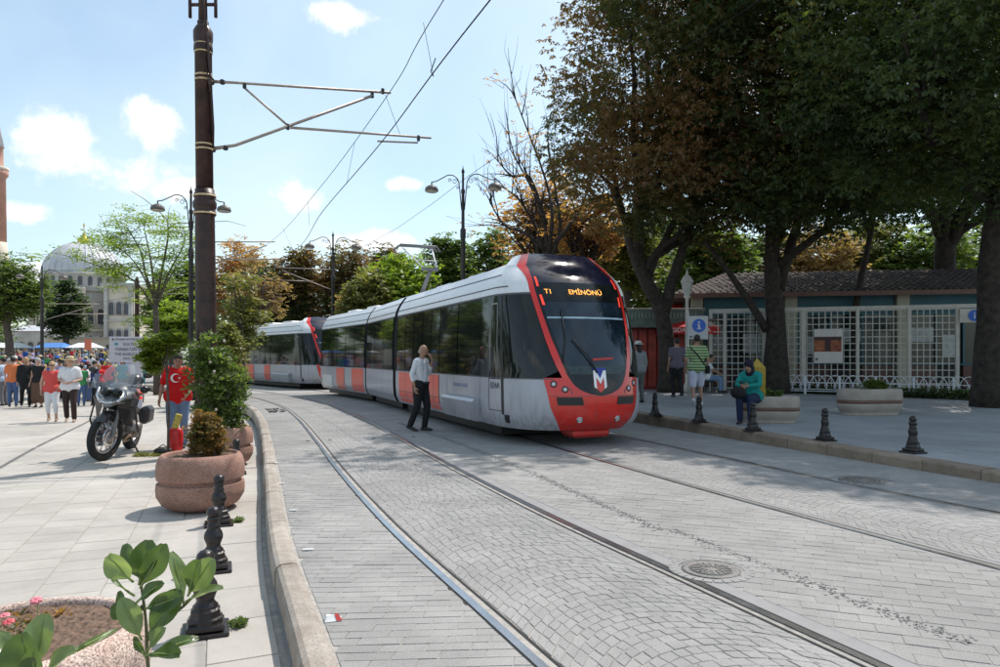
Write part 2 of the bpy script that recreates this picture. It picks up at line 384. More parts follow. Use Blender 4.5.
def zone_fan(w0, w1, size=.085, bulge=.42, gap=.0042, s0=-7.5, s1=S_END, jig=.004):
    out = []; W = w1-w0; n = int(round(W/size)); wm = (w0+w1)/2
    def S(s, t): return s + bulge*(1-(2*t-1)**2)
    k = 0; s = s0
    while s < s1:
        d = size*random.uniform(.92, 1.08)
        x, y = SW(s, wm)
        if seen(x, y, 2.2):
            nn = n+random.choice((0, 0, 1)); sh = random.uniform(-.3, .3)/nn
            ts = [0]+[min(1, max(0, (i+sh)/nn+random.uniform(-.008, .008))) for i in range(1, nn)]+[1]
            for i in range(nn):
                a, b = ts[i], ts[i+1]
                if (b-a)*W < .04: continue
                g2 = gap/2; ga = g2/W; J = lambda: random.uniform(-jig, jig)
                q = [(S(s+g2, a+ga)+J(), w0+(a+ga)*W+J()), (S(s+d-g2, a+ga)+J(), w0+(a+ga)*W+J()), (S(s+d-g2, b-ga)+J(), w0+(b-ga)*W+J()), (S(s+g2, b-ga)+J(), w0+(b-ga)*W+J())]
                out.append([SW(*p) for p in q])
        s += d
    return out
blocks = zone_diag(.20, 2.09, .21, .125) + zone_diag(-2.19, -1.50, .19, .09, ang=66) + zone_diag(4.11, 5.63, .26, .16, ang=80)
lay(blocks, 'paving_block', 'rest of the grey paving blocks of the road', M_road, road, Z0, 300)
setts = zone_fan(-1.365, -.065) + zone_fan(2.32, 3.90, size=.09, bulge=.5)
lay(setts, 'sett', 'rest of the small grey setts between the rails', M_road2, road, Z0, 300)
# far road surface beyond the laid blocks
def brick_mat(name, c1, c2, cm, sx, row):
    m = bpy.data.materials.new(name); m.use_nodes = True; nt = m.node_tree; N = nt.nodes.new; L = nt.links.new; b = nt.nodes['Principled BSDF']; b.inputs['Roughness'].default_value = .85
    tc = N('ShaderNodeTexCoord'); mp = N('ShaderNodeMapping'); mp.inputs['Rotation'].default_value = (0, 0, R(-21.5)); L(tc.outputs['Object'], mp.inputs['Vector'])
    br = N('ShaderNodeTexBrick'); br.inputs['Scale'].default_value = 1; br.inputs['Brick Width'].default_value = sx; br.inputs['Row Height'].default_value = row; br.inputs['Mortar Size'].default_value = .006
    br.inputs['Color1'].default_value = (*c1, 1); br.inputs['Color2'].default_value = (*c2, 1); br.inputs['Mortar'].default_value = (*cm, 1); L(mp.outputs[0], br.inputs['Vector'])
    n = N('ShaderNodeTexNoise'); n.inputs['Scale'].default_value = .8; n.inputs['Detail'].default_value = 7; L(tc.outputs['Object'], n.inputs['Vector'])
    mr = N('ShaderNodeMapRange'); L(n.outputs['Fac'], mr.inputs['Value']); mr.inputs['To Min'].default_value = .8; mr.inputs['To Max'].default_value = 1.15
    vm = N('ShaderNodeVectorMath'); vm.operation = 'SCALE'; L(br.outputs['Color'], vm.inputs[0]); L(mr.outputs[0], vm.inputs['Scale']); L(vm.outputs[0], b.inputs['Base Color']); return m
M_roadfar = brick_mat('road_far', (.29, .285, .275), (.32, .315, .30), (.26, .25, .235), .22, .13)
for a, b in ((-2.19, -1.53), (-1.34, -.09), (.20, 2.09), (2.32, 3.90), (4.11, 5.63)):
    strip(a, b, S_END-.1, 75, Z0, zoff=-.003).build('road_surface', M_roadfar, road)

# rails of both tracks: steel head, groove, keeper, concrete bedding
def rail(w, inner, label):
    r = thing('tram_rail', label, 'rail', (0, 0, 0), group='tram rails set in the road')
    h0, h1 = (w-.055, w-.005) if inner > 0 else (w+.005, w+.055)
    k0, k1 = (w+.040, w+.056) if inner > 0 else (w-.056, w-.040)
    g0, g1 = (w-.005, w+.040) if inner > 0 else (w-.040, w+.005)
    strip(h0, h1, -14, 74, Z0, zoff=.002, ds=.4).build('rail_head', M_steel, r)
    strip(k0, k1, -14, 74, Z0, zoff=.001, ds=.4).build('rail_keeper', M_dark, r)
    strip(g0, g1, -14, 74, Z0, zoff=-.010, ds=.4).build('rail_groove', M_dark, r)
    e0, e1 = sorted((h0, h0-.025*inner)) if inner > 0 else (h1, h1+.025)
    strip(e0, e1, -14, 74, Z0, zoff=-.004, ds=.4).build('rail_joint', M_dark, r)
    return r
rail(-1.43, 1, 'rail nearest the left kerb, outer rail of the empty near track')
rail(0.0, -1, 'inner rail of the empty near track, right of the outer one')
rail(2.2, 1, 'rail that runs under the near side of the stopped tram')
rail(4.0, -1, 'rail closest to the shaded right pavement')
for w0, w1 in ((.08, .20), (2.09, 2.135), (3.90, 3.93), (4.07, 4.11), (2.265, 2.32)):
    strip(w0, w1, -14, 74, Z0, zoff=-.002, ds=.4).build('rail_bedding', M_conc, road)

# left kerb stones
def zs(s, w):
    return 0
kerb = struct(strip(-2.38, -2.2, -14, 75, Z0, zoff=-.16).build('left_kerb', M_conc))
s = -10.0; kc = 0
while s < 40:
    Lk = random.uniform(1.0, 1.5); mb = MB(); a, b = s+.005, s+Lk-.005; n = 4
    prof = [(-2.375, -.24), (-2.375, -.03), (-2.362, .0), (-2.335, .018), (-2.26, .02), (-2.225, .010), (-2.21, -.008), (-2.21, -.06)]
    vs = []; dz = random.uniform(-.008, .008); dw = random.uniform(-.008, .008)
    for i in range(n+1):
        ss = a+(b-a)*i/n
        for w, z in prof:
            x, y = SW(ss, w+dw); vs.append((x, y, z+dz))
    P = len(prof); fs = [(i*P+k, i*P+k+1, (i+1)*P+k+1, (i+1)*P+k) for i in range(n) for k in range(P-1)] + [tuple(range(P)), tuple(n*P+k for k in range(P-1, -1, -1))]
    mb.add(vs, fs, smooth=False); x, y = SW(s, -2.3)
    if y > 1.5: mb.build('kerb_stone', M_kerb, kerb)
    s += Lk
# plaza: sheet + border strip + slabs
def plaza_sheet():
    mb = MB(); ys = [-12, 4, 13, 15, 17, 19, 25, 30, 60, 130]; vs = []; fs = []
    for y in ys:
        xr = np.interp(y, [p[1] for p in [SW(q, -2.42) for q in np.arange(-16, 75, 1)]], [p[0] for p in [SW(q, -2.42) for q in np.arange(-16, 75, 1)]])
        for x in (-140, float(xr)): vs.append((x, y, zplaza(y)-.008))
    for i in range(len(ys)-1): fs.append((2*i, 2*i+1, 2*i+3, 2*i+2))
    mb.add(vs, fs); return mb
# the sheet's right edge follows the kerb
ss = np.arange(-16, 75, .75); mb = MB(); vs = []; fs = []
for q in ss:
    x, y = SW(q, -2.36); vs += [(x, y, zplaza(y)-.008), (-150, y, zplaza(y)-.008)]
for i in range(len(ss)-1): fs.append((2*i, 2*i+2, 2*i+3, 2*i+1))
vs += [(vs[-2][0], 140, .6), (-150, 140, .6)]; i = len(ss)-1; fs.append((2*i, 2*i+2, 2*i+3, 2*i+1))
mb.add(vs, fs); plaza = struct(mb.build('plaza', M_pjoint))
zpl = lambda y: zplaza(y)
pol = []; s = -8.0
while s < 30:      # border slabs along the kerb
    Lk = .62
    for a, b in ((-2.80, -2.42),):
        pol.append([SW(s+.004, a), SW(s+Lk-.004, a), SW(s+Lk-.004, b-.0), SW(s+.004, b)])
    for k in range(1):
        pol.append([SW(s+.3, -3.18), SW(s+.3+Lk-.006, -3.18), SW(s+.3+Lk-.006, -2.806), SW(s+.3, -2.806)])
    s += Lk
t_ = np.array((-.366, .931)); n_ = np.array((.931, .366)); o_ = np.array((.39, 6.65))
W1, L1 = .43, .305
for j in range(-90, 0):
    w1 = -3.19 + (j+1)*W1
    for i in range(-40, 110):
        u = i*L1 + (.5*L1 if j % 2 else 0)
        c = o_ + t_*(u+L1/2) + n_*(w1-W1/2)
        if not seen(c[0], c[1], 1.0) or c[1] > 30: continue
        if wof(*c) > -3.19-W1/2+.02: continue
        q = [o_+t_*(u+a)+n_*(w1-b) for a, b in ((.003, .003), (L1-.003, .003), (L1-.003, W1-.003), (.003, W1-.003))]
        pol.append([tuple(p) for p in q])
lay(pol, 'paving_slab', 'rest of the pale stone slabs of the plaza', M_plaza, plaza, zpl, 300, th=.01, b=.003)
# far plaza surface
M_plfar = brick_mat('plaza_far', (.42, .395, .355), (.46, .43, .39), (.35, .32, .29), .43, .305)
mb = MB(); vs = []; fs = []; ss = np.arange(20, 75, .75)
for q in ss:
    x, y = SW(q, -3.2); y0 = max(y, 30.0)
    vs += [(min(x, np.interp(y0, [y, y+1], [x, x])), y0, zplaza(y0)-.003), (-150, y0, zplaza(y0)-.003)]
for i in range(len(ss)-1):
    if vs[2*i+2][1]-vs[2*i][1] > 1e-3: fs.append((2*i, 2*i+2, 2*i+3, 2*i+1))
mb.add(vs, fs); mb.build('plaza_surface', M_plfar, plaza)
# linear drain across the plaza
M_drain = mat('drain_slot', (.12, .115, .11), .9, .3, 6)
def ribbon(p0, p1, wd, zf, zo):
    p0, p1 = Vector(p0), Vector(p1); d = (p1-p0); n = Vector((-d.y, d.x)).normalized()*wd/2; K = 24; vs = []; 
    for i in range(K+1):
        p = p0+d*i/K; vs += [(p.x-n.x, p.y-n.y, zf(p.y)+zo), (p.x+n.x, p.y+n.y, zf(p.y)+zo)]
    return MB().add(vs, [(2*i, 2*i+1, 2*i+3, 2*i+2) for i in range(K)])
ribbon((-6.1, 7.2), (-13.4, 24.0), .07, zplaza, .003).build('drain', M_drain, plaza)

# right pavement
ssr = np.arange(-16, 60, .75); mb = MB(); vs = []; fs = []
for q in ssr:
    x, y = SW(q, 5.66); vs += [(x, y, zright(y)-.008), (150, y, zright(y)-.008)]
for i in range(len(ssr)-1): fs.append((2*i, 2*i+1, 2*i+3, 2*i+2))
mb.add(vs, fs); pav = struct(mb.build('pavement', mat('pavement_joint', (.22, .22, .21), .9, .2, 9)))
mb = MB(); vs = []; fs = []
for q in ssr:
    x, y = SW(q, 5.66); vs += [(x, y, zright(y)-.004), (x, y, -.03)]
for i in range(len(ssr)-1): fs.append((2*i, 2*i+1, 2*i+3, 2*i+2))
mb.add(vs, fs); mb.build('pavement_edge', M_kerbr, pav)
s = -8.0
while s < 30:
    Lk = random.uniform(.75, .95); x, y = SW(s, 5.7)
    if seen(x, y, 2):
        a, b = s+.005, s+Lk-.005; mb = MB(); vs = []; dz = random.uniform(-.004, .004)
        prof = [(5.64, -.02), (5.64, -.025), (5.655, -.002), (5.68, .002), (5.93, .002), (5.93, -.03)]
        for ss_ in (a, (a+b)/2, b):
            for k, (w, z) in enumerate(prof):
                X, Y = SW(ss_, w); vs.append((X, Y, (zright(Y)+z+dz) if k > 0 else -.02))
        P = len(prof); fs = [(i*P+k, (i+1)*P+k, (i+1)*P+k+1, i*P+k+1) for i in range(2) for k in range(P-1)] + [tuple(range(P-1, -1, -1)), tuple(2*P+k for k in range(P))]
        mb.add(vs, fs); mb.build('kerb_stone', M_kerbr, pav)
    s += Lk
pol = []
for j in range(0, 26):
    w0 = 5.94+j*.6
    for i in range(-14, 46):
        s = i*.6 + (.3 if j % 2 else 0); x, y = SW(s, w0)
        if seen(x, y, 1.0) and y < 27: pol.append([SW(s+.003, w0+.003), SW(s+.597, w0+.003), SW(s+.597, w0+.597), SW(s+.003, w0+.597)])
lay(pol, 'paving_slab', 'rest of the grey slabs of the shaded pavement', M_side, pav, zright, 300, th=.01, b=.003)

# manholes and road details
def manhole(x, y, r, z, label, group=None):
    t = thing('manhole_cover', label, 'manhole', (x, y, z), group='manhole covers in the road')
    mb = MB().lathe([(r+.035, .0), (r+.035, .004), (r, .005), (r-.005, .003), (r-.02, .003), (r-.02, .006), (0, .006)], 36); mb.build('cover', M_iron, t)
    mb = MB()
    for ring in (.35, .55, .75):
        n = int(18*ring)+6
        for k in range(n):
            a = 2*math.pi*k/n; mb.box((r*ring*math.cos(a), r*ring*math.sin(a), .008), (.03, .016, .006), rot=a)
    mb.build('tread_stud', M_iron, t)
    mb = MB()
    for k in range(26):   # setts ring round the cover
        a = 2*math.pi*k/26; mb.box(((r+.09)*math.cos(a), (r+.09)*math.sin(a), .0), (.062, .055, .008), rot=a)
    stuff(mb.build('sett_ring', M_road2, t))
manhole(at(711, 4.87), 4.87, .165, 0, 'round iron manhole cover in sunlit blocks beside the near track')
manhole(at(863, 8.4), 8.4, .24, 0, 'round iron manhole cover near the shaded right kerb')
# darker cracked cable trench between the tracks
M_trench = stone_mat('trench_patch', (.20, .195, .19), (.33, .325, .31), island=.2, patch=14, speck=.6)
mb = MB()
for k in range(2600):
    s = random.uniform(-3.6, 9.5); w = .72+.13*math.sin(s*.45)+max(-.09, min(.09, random.gauss(0, .035)))+(.10 if s < -1 else 0); x, y = SW(s, w)
    if math.hypot(x-at(711, 4.87), y-4.87) < .3: continue
    a = random.uniform(0, 3); q = random.uniform(.006, .02); mb.box((x, y, .0), (q, q*.7, .006), rot=a)
stuff(tag(mb.build('gravel_patch', M_trench), 'dark crumbly gravel line running along the road blocks', 'gravel'))
mb = MB()
for k in range(130):
    s = random.uniform(13.5, 15.2); w = random.uniform(-2.0, -1.55)+.0; x, y = SW(s, w); mb.box((x, y, .003), (.05, .03, .008), rot=random.uniform(0, 3))
stuff(tag(mb.build('tar_patch', M_dark), 'black tar smear by the left kerb near the far bend', 'tar'))
# expansion joint crossing the near track with a small bolt box
for w in (-1.60, -1.22, -.45, .28):
    x, y = SW(6.6, w); tag(MB().box((x, y, .006), (.10, .06, .02), rot=heading(6.6), bev=.006).build('point_heater_box', M_iron), {-1.60: 'small iron box outside the left rail at the cross joint', -1.22: 'small iron box just inside the left rail at the cross joint', -.45: 'small iron box in the middle of the near track', .28: 'small iron box right of the near track'}[w], 'metal box', 'iron boxes across the near track')
# white road studs along the left kerb line, paper litter
M_white = mat('white_paint', (.75, .75, .73), .6, .06, 10)
for i, (px, py) in enumerate([(268, 440), (270, 449), (276, 463.5), (281, 484), (293, 511), (308, 550.5)]):
    Y = 700*1.48/(py-357); X = at(px, Y)
    o = MB().box((0, 0, .008), (.075 if i < 5 else .085, .022, .012), bev=.004).build('road_stud', M_white); o.location = (X, Y, 0); o.rotation_euler = (0, 0, .1)
    tag(o, ['white road stud farthest up the left kerb', 'white road stud second from the bend', 'white road stud third from the bend', 'white road stud right of the terracotta planter', 'white road stud beside the seam of the kerb stones', 'white road stud nearest the viewer'][i], 'road stud', 'white studs along the left kerb')
Y = 700*1.48/(620-357)
t = thing('crushed_packet', 'crumpled white and red paper packet on the road near the left kerb', 'litter', (at(332, Y), Y, 0), .4)
MB().add([(-.045, -.03, .002), (.05, -.035, .002), (.055, .03, .003), (-.04, .035, .002), (-.03, -.01, .03), (.03, -.005, .036), (.035, .02, .02), (-.03, .025, .028)], [(0, 1, 5, 4), (1, 2, 6, 5), (2, 3, 7, 6), (3, 0, 4, 7), (4, 5, 6, 7), (0, 3, 2, 1)]).build('packet', M_white, t)
MB().add([(.02, -.034, .004), (.052, -.037, .004), (.033, -.008, .038), (.012, -.009, .036)], [(0, 1, 2, 3)]).build('red_print', mat('red_print', (.5, .05, .04), .5), t)
# ------------------------------------------------------------ trams
T_grey = mat('tram_silver', (.41, .415, .46), .34, .05, 1.2, coat=.25)
T_roof = mat('tram_white', (.74, .75, .77), .4, .05, 1.5, coat=.2)
T_red = mat('tram_red', (.66, .020, .012), .24, .08, 2, coat=.5)
T_door = mat('tram_door_red', (.80, .12, .08), .4, .08, 2, coat=.2)
T_glass = mat('tram_glass', (.010, .013, .013), .045, .3, 3, spec=.42)
T_screen = mat('windscreen_glass', (.012, .022, .036), .05, .4, 2.2, spec=.5, coat=.2)
T_dome = mat('dome_navy', (.010, .012, .030), .09, .2, 1.0, spec=.5)
T_black = mat('tram_black', (.012, .012, .013), .45, .2, 8)
T_gap = mat('tram_gap', (.018, .018, .02), .7, .2, 8)
T_line = mat('panel_line', (.10, .10, .11), .7, .2, 8)
T_metal = mat('chrome', (.6, .6, .62), .2, .1, 8, metal=1.0)
T_led = mat('led_amber', (.8, .35, .05), .5, .1, 5, emit=((1, .42, .08), 1.3))
T_tail = mat('marker_lamp', (.8, .03, .02), .4, .1, 5, emit=((1, .08, .04), .55))
T_lens = mat('lamp_lens', (.55, .56, .58), .08, .1, 5, spec=.8, coat=1)
T_int = mat('cab_interior', (.05, .07, .09), .6, .3, 4)
T_blue = mat('logo_blue', (.02, .04, .30), .4, .05); T_logow = mat('logo_white', (.85, .85, .87), .4, .03)
def add_dirt(m, z1=.95, amt=.55, col=(.10, .085, .07)):
    nt = m.node_tree; N = nt.nodes.new; L = nt.links.new; b = nt.nodes['Principled BSDF']; src = b.inputs['Base Color'].links[0].from_socket
    tc = N('ShaderNodeTexCoord'); sp = N('ShaderNodeSeparateXYZ'); L(tc.outputs['Object'], sp.inputs[0]); mr = N('ShaderNodeMapRange'); L(sp.outputs['Z'], mr.inputs['Value'])
    mr.inputs['From Min'].default_value = .25; mr.inputs['From Max'].default_value = z1; mr.inputs['To Min'].default_value = 1; mr.inputs['To Max'].default_value = .12
    mp = N('ShaderNodeMapping'); mp.inputs['Scale'].default_value = (7, 7, 1.1); L(tc.outputs['Object'], mp.inputs['Vector']); n = N('ShaderNodeTexNoise'); n.inputs['Scale'].default_value = 2.2; n.inputs['Detail'].default_value = 7; L(mp.outputs[0], n.inputs['Vector'])
    m2 = N('ShaderNodeMapRange'); L(n.outputs['Fac'], m2.inputs['Value']); m2.inputs['From Min'].default_value = .38; m2.inputs['From Max'].default_value = .72
    mu = N('ShaderNodeMath'); mu.operation = 'MULTIPLY'; L(mr.outputs[0], mu.inputs[0]); L(m2.outputs[0], mu.inputs[1]); m3 = N('ShaderNodeMath'); m3.operation = 'MULTIPLY'; L(mu.outputs[0], m3.inputs[0]); m3.inputs[1].default_value = amt
    mx = N('ShaderNodeMix'); mx.data_type = 'RGBA'; L(m3.outputs[0], mx.inputs['Factor']); L(src, mx.inputs['A']); mx.inputs['B'].default_value = (*col, 1); L(mx.outputs['Result'], b.inputs['Base Color'])
add_dirt(T_grey); add_dirt(T_red, 1.0, .35); add_dirt(T_door, 1.0, .4); add_dirt(T_roof, 6.0, .28, (.30, .29, .27))
ZL = [.27, .4, .6, .85, 1.1, 1.5, 2.0, 2.5, 2.8, 3.0, 3.1]; LL = [1.35, 1.55, 1.62, 1.62, 1.58, 1.50, 1.32, 1.08, .90, .62, .42]
ZW = [.27, .4, .7, 1.8, 2.56, 2.75, 2.98, 3.1]; WW = [1.2, 1.3, 1.325, 1.32, 1.28, 1.23, 1.1, .98]
def smooth_interp(z, xs, ys):
    # average over a small window: rounds the kinks of the profile
    return sum(np.interp(z+d, xs, ys) for d in (-.06, -.03, 0, .03, .06))/5
def P(q, z, sg=-1, off=0.0):
    """q<=0 metres along the straight side; 0..90 degrees round the nose. sg -1 = side the camera sees"""
    W = smooth_interp(z, ZW, WW)+off; L = smooth_interp(z, ZL, LL)+off
    if q <= 0: return Vector((q, sg*W, z))
    a = R(min(q, 90)); e = 2/2.4; c = math.cos(a) if q <= 90 else 0
    if q > 90: a = R(180-q); sg = -sg; c = math.cos(a)
    W *= 1-.06*math.sin(a)*min(1, max(0, (z-1.2)/1.3))
    return Vector((L*math.sin(a)**e, sg*W*max(0, c)**e, z))
def patch(mb, qa, qb, z0, z1, nq=10, nz=10, off=0.0, sg=-1, mi=0, zs=None, smooth=True):
    zs = zs if zs is not None else [z0+(z1-z0)*i/nz for i in range(nz+1)]
    vs = []; fs = []; n = nq+1
    for z in zs:
        a = qa(z) if callable(qa) else qa; b = qb(z) if callable(qb) else qb
        for k in range(n): vs.append(P(a+(b-a)*k/nq, z, sg, off))
    for i in range(len(zs)-1):
        for k in range(nq):
            f = (i*n+k, i*n+k+1, (i+1)*n+k+1, (i+1)*n+k); fs.append(f if sg < 0 else f[::-1])
    return mb.add(vs, fs, mi, smooth)
I = lambda xs, ys: (lambda z: float(np.interp(z, xs, ys)))
F1 = I([.85, .88, .96, 1.05, 1.2, 1.38, 1.65, 1.92, 2.19, 2.46, 2.76, 3.0, 3.1], [89.5, 84, 77, 73, 69.5, 66.5, 62.5, 58.7, 55.7, 53, 50, 46, 42])       # edge of the windscreen
FU = I([1.14, 1.2, 1.38, 1.65, 1.92, 2.19, 2.46, 2.76, 2.9, 3.0, 3.1], [66, 65, 61, 57, 54, 51, 48, 44.5, 41, 35, 26])
FLo = I([.27, .63, 1.13], [66, 57, 52])
F0 = lambda z: FLo(z) if z < 1.135 else FU(z)                                # rear edge of the red band
Z_WB, Z_WT = 1.12, 2.56
def sheet_side(mb, x0, x1, z0, z1, off, sg=-1, mi=0, nz=6):
    return patch(mb, x0, x1, z0, z1, nq=max(1, int(abs(x1-x0)/1.5)), nz=nz, off=off, sg=sg, mi=mi, smooth=True)
def slab_side(x0, x1, z0, z1, sg=-1, o0=.001, o1=.012, nz=6, nq=2):
    """thin panel standing proud of the body side, with edges"""
    zs = [z0+(z1-z0)*i/nz for i in range(nz+1)]; mb = MB(); patch(mb, x0, x1, z0, z1, nq, nz, o1, sg)
    edge = [(x0+(x1-x0)*k/nq, z0) for k in range(nq+1)] + [(x1, z) for z in zs[1:]] + [(x1-(x1-x0)*k/nq, z1) for k in range(1, nq+1)] + [(x0, z) for z in zs[::-1][1:]]
    vs = [P(a, b, sg, o1) for a, b in edge] + [P(a, b, sg, o0) for a, b in edge]; m = len(edge)
    mb.add(vs, [(i, m+i, (i+1) % m+m, (i+1) % m) if sg < 0 else (i, (i+1) % m, (i+1) % m+m, m+i) for i in range(m-1)]); return mb

def car_shell(root, x0, x1, nose, name='car_body', loc=(0, 0, 0), rot=0):
    """lower body, roof fairing; returns body object; side q from x0 to x1 (x1=0 when there is a nose)"""
    mb = MB()
    for sg in (-1, 1):
        patch(mb, x0, (F0 if nose else x1), .27, Z_WB, nq=26 if nose else 6, nz=10, sg=sg)
        patch(mb, x0, x1, Z_WB, Z_WT, nq=4, nz=6, off=-.04, sg=sg)
    # floor and ends
    n = 12; rim = [P(x0, .27+(3.1-.27)*i/n, -1) for i in range(n+1)] + [P(x0, 3.1-(3.1-.27)*i/n, 1) for i in range(n+1)]
    mb.add(rim, [tuple(range(len(rim)))], 1)
    if not nose:
        rim = [P(x1, .27+(3.1-.27)*i/n, -1) for i in range(n+1)] + [P(x1, 3.1-(3.1-.27)*i/n, 1) for i in range(n+1)]
        mb.add(rim, [tuple(range(len(rim)))[::-1]], 1)
    qs = [(P(q, .27, -1), P(q, .27, 1)) for q in ([x0, x1*.5+x0*.5, x1] + ([20, 40, 60, 80, 90] if nose else []))]
    vs = [v for a in qs for v in a]; mb.add(vs, [(2*i, 2*i+1, 2*i+3, 2*i+2) for i in range(len(qs)-1)], 1)
    body = mb.build(name, [T_grey, T_gap], root, loc); body.rotation_euler = (0, 0, rot)
    # roof fairing
    mb = MB()
    F0b = (lambda z: F0(z)) if nose else x1
    for sg in (-1, 1): patch(mb, x0, F0b, Z_WT, 3.1, nq=22 if nose else 4, nz=10, sg=sg)
    # roof top (slightly crowned)
    xs = [x0, x0*.66+x1*.34, x0*.33+x1*.67] + ([x1-1.4] if nose else []) + [x1-.05]; vs = []; ny = 8
    for x in xs:
        W = P(0, 3.1, -1)[1]
        for k in range(ny+1):
            y = W*(1-2*k/ny); vs.append((x, y, 3.1+(.10 if x < x1-.9 or not nose else .18)*(1-(y/W)**2)**(.6 if x < x1-.9 else .45)))
    mb.add(vs, [(i*(ny+1)+k, (i+1)*(ny+1)+k, (i+1)*(ny+1)+k+1, i*(ny+1)+k+1) for i in range(len(xs)-1) for k in range(ny)], 0, True)
    mb.build('roof_fairing', T_roof, body)
    # groove lines along the fairing
    mb = MB()
    for sg in (-1, 1):
        for z in (2.70, 2.93): patch(mb, x0+.02, x1 if not nose else I([2.6, 3.0], [30, -.4])(z), z-.012, z+.012, nq=10, nz=1, off=.003, sg=sg)
        patch(mb, x0+.02, x1 if not nose else F0, Z_WT-.012, Z_WT+.02, nq=16, nz=1, off=.004, sg=sg)
    mb.build('fairing_groove', T_line, body)
    for x in ([x0+1.8, x0+4.2] if x1-x0 > 5 else [x0+(x1-x0)*.5]):
        mb = MB().box((x, 0, 3.22), (1.1, 1.2, .08), bev=.03); mb.build('roof_unit', T_roof, body)
    # underframe and wheels
    mb = MB().box(((x0+x1)/2, 0, .2), (x1-x0-.3, 2.05, .24)); mb.build('underframe', T_black, body)
    return body
def wheels(body, xs):
    for x in xs:
        for y in (-.72, .72):
            mb = MB(); M = Matrix.Rotation(R(90), 3, 'X'); l = MB().lathe([(.04, -.05), (.29, -.05), (.30, 0), (.29, .05), (.04, .05)], 20)
            mb.add([M @ Vector(v)+Vector((x, y, .30)) for v in l.v], l.f, 0, True); mb.build('wheel', T_black, body)
def panes(body, cuts, sg=-1, gap=.026, z0=Z_WB+.02, z1=Z_WT-.02):
    for a, b in zip(cuts[:-1], cuts[1:]):
        slab_side(a+gap, b-gap, z0, z1, sg, -.03, -.002, nq=1 if b <= 0 else 6).build('window_pane', T_glass, body)

